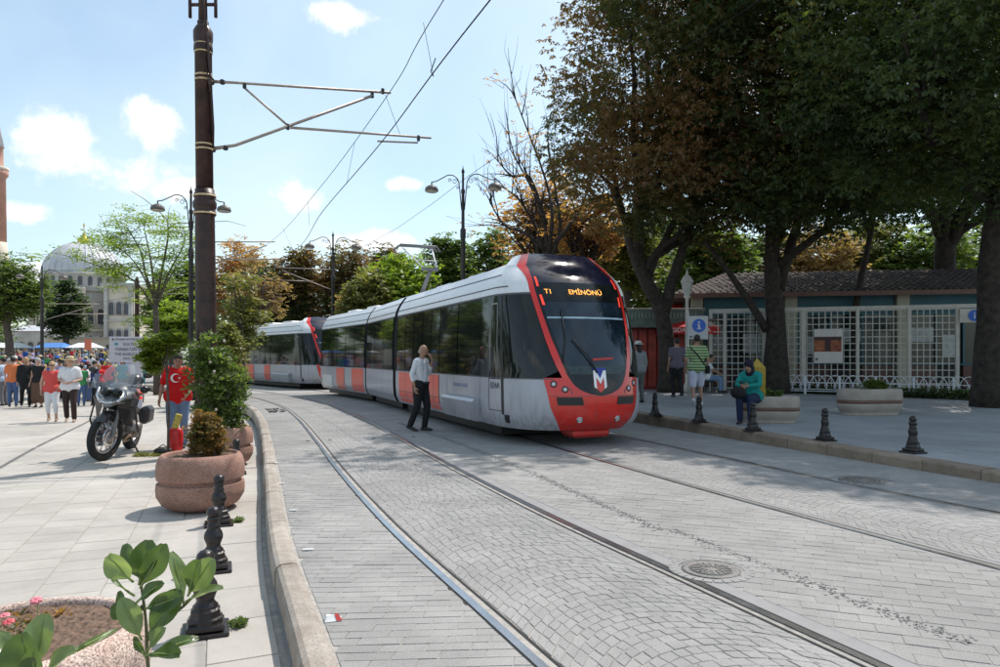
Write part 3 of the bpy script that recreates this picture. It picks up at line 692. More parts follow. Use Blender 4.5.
def nose_car(root, front):
    x0 = -6.82; body = car_shell(root, x0, 0, True)
    wheels(body, (-.9, -2.5))
    for sg in (-1, 1):
        panes(body, [x0+.08, -5.85, -5.08, -4.30, -3.62, -2.95, -1.75, -.45], sg)
        # black band behind the panes, and dark window seals
        mb = MB(); patch(mb, -.45, 14, Z_WB+.01, Z_WT-.01, 8, 8, .002, sg); mb.build('window_surround', T_glass, body)
        # cab side window between door and red band
        mb = MB(); patch(mb, 16, lambda z: F0(z)-.4, Z_WB+.01, Z_WT-.01, 14, 12, .004, sg); mb.build('cab_window', T_glass, body)
        mb = MB(); patch(mb, lambda z: 14, 16.5, .5, Z_WT-.01, 2, 12, .008, sg); mb.build('window_seal', T_black, body)
        # red band and nose lower part
    mb = MB()
    for sg in (-1, 1):
        zz = [.85, .88, .95, 1.02, 1.1, 1.26, 1.5, 1.77, 2.1, 2.46, 2.7, 2.85, 3.0, 3.1]
        patch(mb, F0, F1, 0, 0, nq=8, sg=sg, zs=[.85, .88, .95, 1.02, 1.08, 1.13], off=.006)
        patch(mb, F0, F1, 0, 0, nq=6, sg=sg, zs=[1.14, 1.2, 1.32, 1.5, 1.77, 2.0, 2.25, 2.46, 2.62, 2.76, 2.85, 2.93, 3.0, 3.05, 3.1], off=.006)
        patch(mb, 52, F1, 0, 0, nq=8, sg=sg, zs=[1.13, 1.141], off=.006)
        patch(mb, F0, 90, 0, 0, nq=14, sg=sg, zs=[.27, .36, .45, .55, .65, .75, .85], off=.006)
        # rear step edge of the band
        vs = []; zz2 = [.27, .5, .8, 1.1, 1.13, 1.141, 1.5, 1.9, 2.3, 2.6, 2.8, 3.0, 3.1]
        for z in zz2: vs += [P(F0(z), z, sg, .006), P(F0(z), z, sg, -.01)]
        mb.add(vs, [(2*i, 2*i+1, 2*i+3, 2*i+2) for i in range(len(zz2)-1)])
    # bottom lip
    mb.build('red_nose_shell', T_red, body)
    # windscreen
    mb = MB()
    zz = [.85, .87, .90, .95, 1.0, 1.08, 1.2, 1.4, 1.7, 2.0, 2.3, 2.55, 2.75]
    for sg in (-1, 1): patch(mb, F1, 90, 0, 0, nq=12, sg=sg, zs=zz, off=.003)
    mb.build('windscreen', T_screen, body)
    mb = MB()
    for sg in (-1, 1):
        patch(mb, F1, lambda z: F1(z)+2.5, 0, 0, nq=1, sg=sg, zs=zz, off=.0055)
        patch(mb, F1, 90, 0, 0, nq=12, sg=sg, zs=[.85, .87, .90, .95, 1.0, 1.06, 1.12, 1.2], off=.005)
        patch(mb, F1, 90, 0, 0, nq=12, sg=sg, zs=[2.42, 2.5, 2.6, 2.70, 2.75], off=.005)
    mb.build('windscreen_mask', T_glass, body)
    # dome above the windscreen with the roof cap; red band runs over the roof
    mb = MB()
    for sg in (-1, 1): patch(mb, F1, 90, 0, 0, nq=12, sg=sg, zs=[2.75, 2.85, 2.92, 3.0, 3.05, 3.1], off=.004)
    def ringp(q, sg, k):   # k 0 rim .. 1 centre line
        p = P(q, 3.1, sg, .004); c = Vector((-.75, 0, 3.2)); r = p.lerp(c, k); hx = .11+.25*float(np.interp(r.x, [-.8, .1], [0, 1])); r.z = 3.1+hx*(1-(1-k)**2)**.42; return r
    def cap(mb, q0, q1, n=8, mi=0):
        for sg in (-1, 1):
            vs = []; K = 5
            for i in range(n+1):
                for j in range(K+1): vs.append(ringp(q0+(q1-q0)*i/n, sg, j/K))
            mb.add(vs, [(i*(K+1)+j, (i+1)*(K+1)+j, (i+1)*(K+1)+j+1, i*(K+1)+j+1) for i in range(n) for j in range(K)], mi, True)
    cap(mb, 42, 90, 10); mb.build('front_dome', T_dome, body)
    mb = MB(); cap(mb, 26, 42, 4); mb.build('red_roof_band', T_red, body)
    mb = MB(); cap(mb, -.05, 26, 5); mb.build('roof_cap', T_roof, body)
    # dark lamp slots and lamps
    for sg in (-1, 1):
        mb = MB(); patch(mb, I([.72, .83], [62, 61]), I([.72, .83], [80, 79]), 0, 0, nq=8, sg=sg, zs=[.70, .72, .76, .80, .83], off=.014); 
        vs = mb.v[:]; mb.build('lamp_slot', T_black, body)
        for q, z, r, nm in ((59.5, 1.04, .055, 'headlight'), (67.5, .955, .055, 'headlight'), (78, .46, .055, 'fog_lamp')):
            p = P(q, z, sg, .004); d = (P(q+2, z, sg)-P(q-2, z, sg)).normalized(); up = (P(q, z+.03, sg)-P(q, z-.03, sg)).normalized(); nn = d.cross(up).normalized()
            if nn.dot(p-Vector((0, 0, z))) < 0: nn = -nn
            M = Vector((0, 0, 1)).rotation_difference(nn).to_matrix(); l = MB().lathe([(r, -.02), (r, .010), (r*.82, .014), (r*.72, .002)], 18)
            h = MB().add([M @ Vector(v)+p for v in l.v], l.f, 0, True).build(nm, T_black if nm == 'headlight' else T_metal, body)
            l = MB().lathe([(r*.72, .004), (r*.5, .014), (0, .018)], 18); ll = MB().add([M @ Vector(v)+p for v in l.v], l.f, 0, True).build('lamp_glass', T_lens, body)
        # marker lamps at the top corners, inside the glass
        for z in (2.35, 2.68):
            mb = MB(); patch(mb, lambda zz_: F1(zz_)+2.5, lambda zz_: F1(zz_)+4.7, 0, 0, nq=2, sg=sg, zs=[z, z+.1, z+.18], off=.010); mb.build('marker_lamp', T_tail, body)
    # seams of the nose
    mb = MB()
    for sg in (-1, 1):
        patch(mb, lambda z: F1(max(z, .95))-6, lambda z: F1(max(z, .95))-5.2, 0, 0, nq=1, sg=sg, zs=[.88, .92, .98], off=.009)
    patch(mb, 56, 90, 0, 0, nq=10, sg=-1, zs=[.845, .852], off=.008); patch(mb, 56, 90, 0, 0, nq=10, sg=1, zs=[.845, .852], off=.008)
    for sg in (-1, 1): patch(mb, 50, 60, 0, 0, nq=2, sg=sg, zs=[1.115, 1.13], off=.008)
    mb.build('nose_seam', T_line, body)
    if True:
        # cab door outline, number, vent, access box
        for sg in (-1, 1):
            mb = MB()
            patch(mb, -.02, .0, .55, Z_WT-.02, 1, 8, .005, sg); patch(mb, 15.2, 16.0, .55, Z_WT, 1, 8, .005, sg); patch(mb, 0, 15.6, .55, .565, 5, 1, .005, sg)
            for x in (-2.95, -5.08, -3.62, -2.40, -.45): patch(mb, x-.006, x+.006, .30, Z_WB, 1, 5, .003, sg)
            patch(mb, -6.8, 50, Z_WB-.004, Z_WB+.012, 24, 1, .006, sg)
            mb.build('panel_seam', T_line, body)
            patch(MB(), 17, 22, .36, .50, 4, 2, .006, sg).build('vent', T_black, body)
            b = MB(); 
            xa, xb = -2.38, -.48; vs = []
            for x in (xa, xb):
                for (o_, z) in ((.004, .30), (.15, .30), (.15, .66), (.10, .71), (.004, .71)): vs.append(P(x, z, sg, o_))
            b.add(vs, [(0, 1, 2, 3, 4), (5, 6, 7, 8, 9)[::-1]]+[(i, 5+i, 5+(i+1) % 5, (i+1) % 5) for i in range(5)]); b.build('step_box', T_grey, body)
            patch(MB(), -6.47+.02, -5.08-.02, .33, Z_WB-.03, 2, 5, .010, sg).build('door_panel', T_door, body, label='red lower door panel')
            patch(MB(), -3.71, -2.97, .33, Z_WB-.03, 2, 5, .010, sg).build('door_panel', T_door, body, label='red lower door panel')
            patch(MB(), -5.78, -5.765, .33, Z_WB-.03, 1, 5, .013, sg).build('door_seam', T_line, body)
            patch(MB(), -3.36, -3.345, .33, Z_WB-.03, 1, 5, .013, sg).build('door_seam', T_line, body)
            patch(MB(), -6.45, -2.98, .60, .612, 4, 1, .0125, sg).build('door_seam', T_line, body)
        # cab door glass with light frame
        for sg in (-1, 1):
            patch(MB(), .0001, 14, Z_WB-.02, Z_WT-.06, 5, 6, .006, sg).build('door_glass', T_glass, body)
            mb = MB(); patch(mb, 1.2, 1.8, 1.25, 2.40, 1, 6, .010, sg); patch(mb, 9.8, 10.5, 1.25, 2.40, 1, 6, .010, sg); patch(mb, 1.2, 10.5, 2.40, 2.425, 4, 1, .010, sg); mb.build('door_frame', mat('frame_grey', (.25, .26, .25), .5), body)
    # logo on the mask: blue top, white M, red shield
    def onglass(y, z, off=.02):
        L = float(smooth_interp(z, ZL, LL)); W = float(smooth_interp(z, ZW, WW)); return Vector(((L+off)*(1-(abs(y)/(W+off))**2.4)**(1/2.4), y, z))
    def flat(pts, name, m, off=.016): MB().add([onglass(y, z, off) for y, z in pts], [tuple(range(len(pts)))]).build(name, m, body)
    c = .0
    flat([(c-.118, 1.26), (c-.118, 1.0), (c, .90), (c+.118, 1.0), (c+.118, 1.26)], 'logo_shield', T_red, .012)
    flat([(c-.118, 1.26), (c-.08, 1.20), (c, 1.12), (c+.08, 1.20), (c+.118, 1.26), (c+.118, 1.30), (c-.118, 1.30)], 'logo_top', T_blue, .014)
    mb = MB()
    for poly in ([(-.118, .99), (-.072, .96), (-.072, 1.24), (-.118, 1.26)], [(.118, .99), (.118, 1.26), (.072, 1.24), (.072, .96)], [(-.118, 1.26), (-.072, 1.26), (.0, 1.13), (0, 1.04), (-.08, 1.16)], [(.118, 1.26), (.08, 1.16), (0, 1.04), (0, 1.13), (.072, 1.26)]):
        mb.add([onglass(y, z, .018) for y, z in poly], [tuple(range(len(poly)))])
    mb.build('logo_letter', T_logow, body)
    # destination display, wiper, dashboard glow strip, cab blind
    slope = math.atan2(float(np.interp(2.4, ZL, LL)-np.interp(2.75, ZL, LL)), .35)
    def disp(txt, y, z, size, xs=1.0):
        p = onglass(y, z, .03); o = text_part('display_text', txt, size, T_led, body, p, (R(90)-slope, 0, R(90)), ext=.001, xs=xs); return o
    mb = MB()
    for sg in (-1, 1): patch(mb, lambda z: F1(z)+2.6, 90, 0, 0, nq=12, sg=sg, zs=[2.12, 2.15], off=.007)
    mb.build('sun_blind_edge', mat('blind_edge', (.30, .42, .50), .5), body)
    mb = MB()
    for sg in (-1, 1): patch(mb, lambda z: F1(z)+2.6, 90, 0, 0, nq=12, sg=sg, zs=[1.20, 1.26, 1.33], off=.0045)
    mb.build('dashboard', mat('dash_grey', (.035, .06, .07), .5, .5, 6), body)
    if front:
        disp('EMİNÖNÜ', .02, 2.575, .135, 1.0)
        disp('T1', -.64, 2.58, .13)
        flat([(-.10, 1.42), (.30, 1.44), (.30, 1.475), (-.10, 1.455)], 'dash_strip', mat('dash_red', (.5, .04, .03), .5), .012)
    mb = MB(); pts = [onglass(-.05, 1.22, .03), onglass(-.20, 1.5, .05), onglass(-.42, 1.78, .05), onglass(-.55, 2.35, .04)]; mb.tube([pts[0], pts[1], pts[2]], .014, 6)
    mb.tube([onglass(-.62, 1.40, .035), onglass(-.52, 1.78, .035), onglass(-.50, 2.28, .035)], .012, 6); mb.build('wiper', T_black, body)
    # mirrors / camera pods
    # fleet number and operator line on the visible side
    if front:
        p = P(7, .985, -1, .012); o = text_part('fleet_number', '824A', .15, mat('lettering_dark', (.08, .08, .10), .6), body, p, (R(90), 0, R(8)), ext=.001)
        p = P(-1.55, .93, -1, .012); o = text_part('lettering', 'İSTANBUL ULAŞIM', .10, mat('lettering_blue', (.20, .26, .42), .6), body, p, (R(90), 0, 0), ext=.001)
    # coupler cover below the nose
    MB().box((1.1, 0, .22), (.5, .7, .16), bev=.05).build('coupler', T_red if front else T_black, body)
    return body
def mid_car(root, length, kind, loc, rot):
    body = car_shell(root, -length, 0, False, loc=loc, rot=rot)
    n = max(2, int(round(length/1.15))); 
    for sg in (-1, 1):
        panes(body, [-length+.1+(length-.2)*i/n for i in range(n+1)], sg)
        mb = MB(); patch(mb, -length, 0, Z_WB-.004, Z_WB+.012, 3, 1, .006, sg)
        if kind == 'plain':
            for x in (-length*.36,): patch(mb, x-.006, x+.006, .30, Z_WB, 1, 5, .003, sg)
            patch(mb, -length, 0, .42, .43, 3, 1, .003, sg)
        mb.build('panel_seam', T_line, body)
        if kind == 'doors':
            for a, b in ((-length*.60, -length*.42), (-length*.26, -length*.03)):
                patch(MB(), a, b, .33, Z_WB-.03, 2, 5, .010, sg).build('door_panel', T_door, body, label='red lower door panel')
            slab_side(-length*.93, -length*.70, .36, .80, sg, .001, .03).build('access_hatch', T_roof, body)
    wheels(body, (-length*.5,)) if kind == 'doors' else None
    return body
def bellows(root, loc, rot):
    mb = MB()
    for k in range(4):
        x = -.12+k*.08; pr = []
        for i in range(9): z = .34+(3.02-.34)*i/8; pr.append((x, P(0, z, -1)[1]+.035, z))
        pr += [(a, -b, c) for a, b, c in pr[::-1]]; q = [(a+.04, b*.97, c) for a, b, c in pr]; m = len(pr)
        mb.add(pr+q, [tuple(range(m)), tuple(range(2*m-1, m-1, -1))]+[(i, m+i, m+(i+1) % m, (i+1) % m) for i in range(m)])
    o = mb.build('bellows', T_gap, root, loc); o.rotation_euler = (0, 0, rot); return o

def wp2loc(x, y, ox, oy, h):   # world to tram local
    dx, dy = x-ox, y-oy; c, s = math.cos(h), math.sin(h); return dx*c+dy*s, -dx*s+dy*c
def make_tram(name, label, C1, h, mods, front):
    """mods: list of (rear-left point world, length kind) chained by centre points behind the nose car"""
    root = thing(name, label, 'tram', (C1[0], C1[1], 0), h, 'trams in the street')
    nose_car(root, front)
    px_, py_ = C1[0]-6.82*math.cos(h), C1[1]-6.82*math.sin(h); ph = h
    for (hh, length, kind) in mods:
        # joint of .22 m, then the next car
        am = (hh+ph)/2; jx, jy = px_-.15*math.cos(am), py_-.15*math.sin(am)
        l = wp2loc(jx, jy, C1[0], C1[1], h); bellows(root, (l[0], l[1], 0), am-h)
        cx, cy = px_-.30*math.cos(am), py_-.30*math.sin(am); l = wp2loc(cx, cy, C1[0], C1[1], h)
        mid_car(root, length, kind, (l[0], l[1], 0), hh-h)
        px_, py_, ph = cx-length*math.cos(hh), cy-length*math.sin(hh), hh
    return root, (px_, py_)
h1 = math.atan2(-.925, .38)
tram1, endp = make_tram('tram', 'red and silver tram in front with its nose and destination display in view', (1.03, 12.9), h1, [(h1-R(1), 3.95, 'plain'), (h1+R(6), 5.75, 'doors')], True)
# pantograph on the middle car (local coordinates of the tram)
def pantograph(root, lx, ly, z0=3.2):
    M_p = mat('pantograph_grey', (.16, .17, .18), .5, .2, 20); mb = MB()
    base = MB().box((0, 0, .06), (1.0, .8, .08)); base.box((-.1, 0, .14), (.3, .5, .1)); p = base.build('pantograph', M_p, root, (lx, ly, z0))
    mb = MB().tube([(0, 0, .15), (1.15, 0, .92)], [.08, .06], 8); mb.box((1.15, 0, .96), (.18, .5, .09)); mb.build('lower_arm', M_p, p)
    mb = MB()
    for y in (-.22, .22): mb.tube([(1.15, y, 1.0), (-.30, y*2.2, 1.80)], .026, 6)
    mb.tube([(.6, -.3, 1.30), (.6, .3, 1.30)], .018, 6); mb.build('upper_arm', mat('arm_light', (.55, .56, .58), .5), p)
    mb = MB()
    for x in (-.46, -.16): mb.tube([(x, -.72, 1.74), (x, -.60, 1.88), (x, .60, 1.88), (x, .72, 1.74)], .03, 6)
    for y in (-.5, .5): mb.tube([(-.5, y, 1.86), (-.12, y, 1.86)], .016, 6)
    mb.build('contact_head', M_p, p)
lx, ly = wp2loc(-2.35, 23.3, 1.03, 12.9, h1)
pantograph(tram1, -10.2, .30)
# second tram behind
C2 = (-8.45, 33.2); h2 = math.atan2(-6.9, 5.8)
tram2, _ = make_tram('tram', 'second silver and red tram behind, coupled nose first to the rear of the front tram', C2, h2, [(h2-R(3), 3.9, 'plain'), (h2-R(3), 6.0, 'doors')], False)
print('tram1 rear end', endp)
# ------------------------------------------------------------ street furniture
M_boll = mat('bollard_iron', (.016, .012, .012), .34, .35, 25, spec=.5, bump=.3, bscale=70)
M_pole = mat('pole_paint', (.028, .014, .012), .42, .55, 5, spec=.4, col2=(.062, .026, .020))
M_gold = mat('pole_gilt', (.55, .42, .24), .45, .3, 20)
M_lamp = mat('lamp_iron', (.022, .022, .024), .5, .3, 20)
M_lampshade = mat('lamp_shade', (.12, .10, .085), .5, .25, 12)
M_alu = mat('catenary_tube', (.36, .30, .26), .5, .25, 12, metal=.4)
M_wire = mat('wire', (.02, .02, .022), .9, .1, spec=.05)
# bollards: square foot, stepped base, fluted vase, ball
def make_bollard(label, group, loc, slim):
    t = thing('bollard', label, 'bollard', loc, heading(0), group)
    k = .94 if slim else 1.0
    mb = MB().box((0, 0, .012), (.27*k, .27*k, .024), bev=.006); mb.box((0, 0, .045), (.215*k, .215*k, .045), bev=.012)
    mb.build('foot', M_boll, t)
    mb = MB()
    for a in range(4):
        mb.lathe([(.012, 0), (.012, .012), (0, .016)], 8, (.112*k*math.cos(R(45+90*a))*1.414*.75, .112*k*math.sin(R(45+90*a))*1.414*.75, .024))
    mb.build('bolt', M_boll, t)
    rot8 = R(22.5)
    MB().lathe([(.105*k, .066), (.105*k, .09), (.095*k, .10), (.088*k, .125), (.090*k, .14), (.075*k, .152)], 8, rot=rot8, smooth=False).build('stepped_base', M_boll, t)
    if slim:
        prof = [(.072, .15), (.074, .17), (.060, .185), (.068, .20), (.058, .215), (.052, .235), (.058, .27), (.064, .30), (.055, .325), (.046, .34), (.052, .35), (.052, .36), (.042, .37), (.05, .39), (.056, .41), (.052, .43), (.038, .445)]
    else:
        prof = [(.072, .15), (.074, .165), (.060, .178), (.050, .195), (.060, .225), (.072, .255), (.073, .275), (.066, .30), (.050, .325), (.042, .34), (.050, .348), (.050, .358), (.040, .368), (.043, .39), (.050, .41), (.040, .425)]
    # fluted: vary the radius round the vase
    n = 24; vs = []; fs = []
    for r, z in prof:
        fl = .0 if (z < .2 or z > .33) else .045
        for j in range(n):
            a = 2*math.pi*j/n; rr = r*(1-fl*(j % 3 == 0)); vs.append((rr*math.cos(a), rr*math.sin(a), z))
    for i in range(len(prof)-1):
        for j in range(n): fs.append((i*n+j, i*n+(j+1) % n, (i+1)*n+(j+1) % n, (i+1)*n+j))
    MB().add(vs, fs, 0, True).build('shaft', M_boll, t)
    MB().lathe([(.036, .42), (.050, .437), (.054, .455), (.048, .478), (.030, .496), (0, .503)] if not slim else [(.036, .44), (.046, .45), (.05, .47), (.044, .495), (.026, .512), (0, .517)], 16).build('ball', M_boll, t)
    return t
LB = [(205.5, 4.28, 'black cast iron bollard on the plaza edge nearest the viewer, behind the broad green leaves'),
      (213.5, 5.52, 'second black bollard from the viewer, with a bulging vase shaft'),
      (219, 7.02, 'third black bollard, right against the round terracotta planter')]
b0 = make_bollard(LB[0][2], 'black bollards along the left kerb', (at(LB[0][0], LB[0][1]), LB[0][1], zplaza(4)), False)
for px, Y, lab in LB[1:]: dup(b0, lab, (at(px, Y), Y, zplaza(Y)))
for i, s in enumerate((4.6, 6.1, 7.6, 9.1, 10.6, 12.2, 13.8)):
    x, y = SW(s, -2.74)
    dup(b0, ['black bollard just past the terracotta planter, beside the tall shrub', 'black bollard right of the tall shrub, first of the far row', 'black bollard right of the tall shrub, second of the far row', 'black bollard showing right of the tall shrub, third of the far row', 'black bollard of the far left row before the bend', 'black bollard of the far left row at the bend', 'last black bollard of the left row past the bend'][i], (x, y, zplaza(y)))
RB = [(913, 9.75, 'black bollard on the shaded pavement farthest to the right'), (825, 11.0, 'black bollard in front of the second stone planter'), (753, 12.25, 'black bollard in front of the seated woman and her stone planter'),
      (699, 13.7, 'black bollard in front of the man in the striped shirt'), (655, 14.9, 'black bollard just right of the tram nose')]
b1 = make_bollard(RB[0][2], 'black bollards along the right kerb', (at(*RB[0][:2]), RB[0][1], zright(RB[0][1])), True)
for px, Y, lab in RB[1:]: dup(b1, lab, (at(px, Y), Y, zright(Y)))

# round planters of pink terrazzo: two bulging rings with a groove
M_terra = stone_mat('pink_terrazzo', (.30, .155, .115), (.44, .27, .21), island=0, patch=5, speck=.5, bump=.5)
M_terra2 = stone_mat('exposed_aggregate', (.52, .36, .29), (.68, .54, .47), island=0, patch=9, speck=.75, bump=.8)
M_soil = mat('soil', (.075, .045, .030), .95, .4, 45, col2=(.22, .14, .095), bump=1, bscale=50)
def round_planter(label, loc, r, h, m, group='round planters on the plaza'):
    t = thing('round_planter', label, 'planter', loc, 0, group); k = r/.46; q = h/.46
    prof = [(.26, 0), (.31, .01), (.40, .05), (.455, .12), (.46, .17), (.455, .219), (.454, .2225), (.415, .2235), (.415, .2595), (.454, .2605), (.455, .264), (.46, .32), (.455, .38), (.435, .43), (.41, .455), (.39, .462), (.375, .455), (.37, .44), (.37, .36)]
    MB().lathe([(a*k, b*q) for a, b in prof], 56).build('bowl', m, t)
    # lumpy soil
    n = 56; vs = []; fs = []
    rr = .372*k
    for i in range(n):
        for j in range(n):
            u, v = (i/(n-1)*2-1), (j/(n-1)*2-1); x = u*math.sqrt(1-v*v/2); y = v*math.sqrt(1-u*u/2)
            vs.append((x*rr, y*rr, (.432+.02*(1-x*x-y*y))*q + random.gauss(0, .004)+.008*math.sin(x*17+3*math.sin(y*9))*math.sin(y*15+1)))
    for i in range(n-1):
        for j in range(n-1): fs.append((i*n+j, (i+1)*n+j, (i+1)*n+j+1, i*n+j+1))
    MB().add(vs, fs, 0, True).build('soil', M_soil, t); return t
pl1 = round_planter('round pink terracotta planter in sun with a small rusty shrub in it', (at(201, 7.8), 7.8, zplaza(7.8)), .46, .61, M_terra)
pl2 = round_planter('terracotta planter half hidden behind the first, holding the tall green shrub', (at(222, 10.9), 10.9, zplaza(10.9)), .46, .60, M_terra)
pl3 = round_planter('large round pebble-dash planter with soil and pink flowers at lower left', (-2.06, 3.02, zplaza(3)), .50, .50, M_terra2)

# oval stone planters on the right pavement
M_lime = stone_mat('planter_stone', (.34, .29, .245), (.46, .40, .35), island=0, patch=4, speck=.2, bump=.3)
M_band = mat('copper_band', (.30, .13, .07), .6, .4, 3, col2=(.10, .06, .05))
def oval_planter(label, loc, L_, Wd, h, rz):
    t = thing('stone_planter', label, 'planter', loc, rz, 'oval stone planters on the right pavement')
    def stad(k, z):
        out = []; r = Wd/2*k; a = L_/2-Wd/2; 
        for i in range(28):
            an = 2*math.pi*i/28; cx = a if math.cos(an) > 0 else -a
            out.append((cx+r*math.cos(an)+(k-1)*.0, r*math.sin(an), z))
        return out
    prof = [(.74, 0), (.76, .05*h), (.84, .10*h), (.95, .26*h), (1, .44*h), (1, .50*h)]
    def ring(prof, nm, m, lid=False):
        vs = []; n = 28
        for k, z in prof: vs += stad(k, z)
        fs = [(i*n+j, i*n+(j+1) % n, (i+1)*n+(j+1) % n, (i+1)*n+j) for i in range(len(prof)-1) for j in range(n)]
        if lid: fs.append(tuple((len(prof)-1)*n+j for j in range(n)))
        return MB().add(vs, fs, 0, True).build(nm, m, t)
    ring([(.74, 0), (.76, .07*h), (.72, .09*h), (.86, .16*h), (.96, .30*h), (1.0, .41*h), (.99, .44*h), (.95, .46*h)], 'lower_bowl', M_lime)
    ring([(.97, .44*h), (.99, .45*h), (.99, .575*h), (.97, .585*h)], 'band', M_band)
    ring([(.95, .56*h), (.99, .58*h), (1.01, .62*h), (1.0, .75*h), (.985, .92*h), (.93, .99*h), (.88, h), (.82, .97*h), (.80, .86*h)], 'upper_bowl', M_lime)
    ring([(.82, .88*h), (.4, .90*h), (.1, .91*h)], 'soil', M_soil, True); return t
op1 = oval_planter('oval stone planter the woman in the green jacket sits on', (at(769, 13.7), 13.75, zright(13.7)), 1.18, .62, .52, R(-8))
op2 = oval_planter('longer oval stone planter in front of the white arched edging', (at(872, 15.2), 15.3, zright(15.2)), 1.45, .66, .57, R(10))

# main catenary mast with gilt collars, and its cantilever
def catenary_mast():
    X, Y = -5.02, 12.0; z0 = zplaza(12)
    t = thing('catenary_mast', 'tall dark brown overhead line mast with gilt collars rising behind the tall shrub', 'mast', (X, Y, z0))
    t.rotation_euler = (0, R(-.55), 0)
    MB().lathe([(.26, 0), (.26, .3), (.22, .36), (.20, .9), (.17, .98), (.178, 1.2), (.172, 2.0), (.160, 4.1), (.158, 4.55)], 20).build('lower_shaft', M_pole, t)
    MB().lathe([(.172, 4.10), (.185, 4.12), (.185, 4.17), (.165, 4.19), (.19, 4.24), (.195, 4.32), (.165, 4.38), (.18, 4.42), (.18, 4.46), (.155, 4.50)], 20).build('collar', M_pole, t)
    for z in (4.12, 4.42): MB().lathe([(.186, z), (.19, z+.012), (.186, z+.03)], 20).build('gilt_ring', M_gold, t)
    MB().lathe([(.142, 4.5), (.140, 6.9), (.155, 6.92), (.155, 7.0), (.145, 7.02), (.16, 7.12), (.16, 7.25), (.12, 7.33), (.09, 7.36), (.095, 7.42), (.07, 7.45)], 20).build('upper_shaft', M_pole, t)
    for z in (5.22, 5.30, 6.40, 6.48, 6.88, 7.02): MB().lathe([(.144, z), (.150, z+.01), (.144, z+.03)], 20).build('gilt_ring', M_gold, t)
    MB().tube([(0, 0, 7.4), (0, 0, 8.6)], [.075, .06], 12).build('spigot', M_pole, t)
    mb = MB().tube([(-.24, 0, 7.72), (.24, 0, 7.72)], .03, 8)
    for x in (-.22, .22): mb.tube([(x, 0, 8.0), (x, 0, 7.5)], .03, 8)
    mb.build('cross_fitting', M_pole, t)
    mb = MB().tube([(.02, -.06, 8.6), (.05, -.08, 7.7), (.12, -.12, 7.1), (.16, -.10, 6.4), (.17, -.03, 5.6), (.15, 0, 5.3)], .022, 6); mb.tube([(.10, -.14, 6.6), (.17, -.13, 6.2), (.13, -.12, 6.15), (.17, -.1, 6.5)], .012, 5); mb.build('cable', M_pole, t)
    # cantilever, direction across the street
    n = Vector((.93, .366, 0)).normalized(); P_ = lambda a, z: (n.x*a, n.y*a, z-z0)
    MB().tube([P_(.12, 6.22), P_(.5, 6.25), P_(3.25, 6.43)], [.03, .024, .024], 8).build('top_tube', M_alu, t)
    MB().tube([P_(.12, 5.06), P_(.5, 5.16), P_(2.92, 6.34)], [.034, .027, .027], 8).build('diagonal_tube', M_alu, t)
    MB().tube([P_(.66, 6.18), P_(1.36, 5.62)], .02, 8).build('strut', M_alu, t)
    MB().tube([P_(1.42, 5.57), P_(4.03, 5.66)], [.025, .02], 8).build('registration_tube', M_alu, t)
    MB().tube([P_(3.78, 5.63), P_(3.76, 5.54), P_(2.99, 5.49)], .017, 6).build('steady_arm', M_alu, t)
    mb = MB()
    for a, z in ((3.10, 6.44), (.66, 6.22), (2.9, 6.34), (1.38, 5.58), (3.78, 5.63), (.14, 6.22), (.15, 5.06)): mb.box(P_(a, z), (.06, .05, .11), bev=.012)
    for a, z in ((.3, 6.235), (.34, 5.10)): mb.lathe([(.03, 0), (.05, .02), (.035, .04), (.05, .06), (.03, .08)], 10, P_(a, z-.04))
    stuff(mb.build('clamp', M_lamp, t)); MB().tube([P_(3.15, 6.38), P_(3.42, 5.66)], .004, 4).build('dropper', M_wire, t)
    return t
catenary_mast()
# double-headed lamp posts
def scroll_arm(mb, s, zt, L_):
    pts = [(s*.06, 0, zt-1.55), (s*.12, 0, zt-.9), (s*.16, 0, zt-.5)] + [(s*(.16+.40*(1-math.cos(a))), 0, zt-.5+.42*math.sin(a)) for a in np.linspace(.2, 2.2, 9)] + [(s*(L_-.18), 0, zt-.33), (s*L_, 0, zt-.35)]
    mb.tube(pts, .022, 6)
    for cx, cz, r in ((.34, zt-.36, .12), (.56, zt-.30, .08), (.22, zt-.62, .07)):
        mb.tube([(s*cx+r*(1-k*.055)*math.cos(k*.7), 0, cz+r*(1-k*.055)*math.sin(k*.7)) for k in range(13)], .012, 5)
def lamp_post(label, X, Y, z0, ztop, rz, L_=1.33, thick=1.0):
    t = thing('street_lamp', label, 'street lamp', (X, Y, z0), rz, 'double headed lamp posts along the street'); h = ztop-z0
    MB().lathe([(.2*thick, 0), (.2*thick, .5), (.13*thick, .6), (.105*thick, 1.2), (.095*thick, h*.66), (.12*thick, h*.665), (.12*thick, h*.70), (.07, h*.71), (.062, h-1.2), (.085, h-1.18), (.085, h-1.05), (.05, h-1.0), (.045, h-.35), (.07, h-.33), (.06, h-.25), (.02, h-.15), (.0, h)], 12).build('post', M_lamp, t)
    for s in (-1, 1):
        mb = MB(); scroll_arm(mb, s, h-.33, L_); mb.build('scroll_arm', M_lamp, t)
        l = MB().tube([(s*L_, 0, h-.68), (s*L_, 0, h-.80)], .03, 8); l.lathe([(.05, -.80), (.12, -.82), (.25, -.90), (.28, -1.0), (.28, -1.06)], 18, (s*L_, 0, h)); l.build('lamp_shade', M_lampshade, t)
        MB().lathe([(.27, -1.06), (.24, -1.09), (0, -1.10)], 18, (s*L_, 0, h)).build('lamp_glass', mat('lamp_glass', (.42, .40, .36), .3, .1), t)
    return t
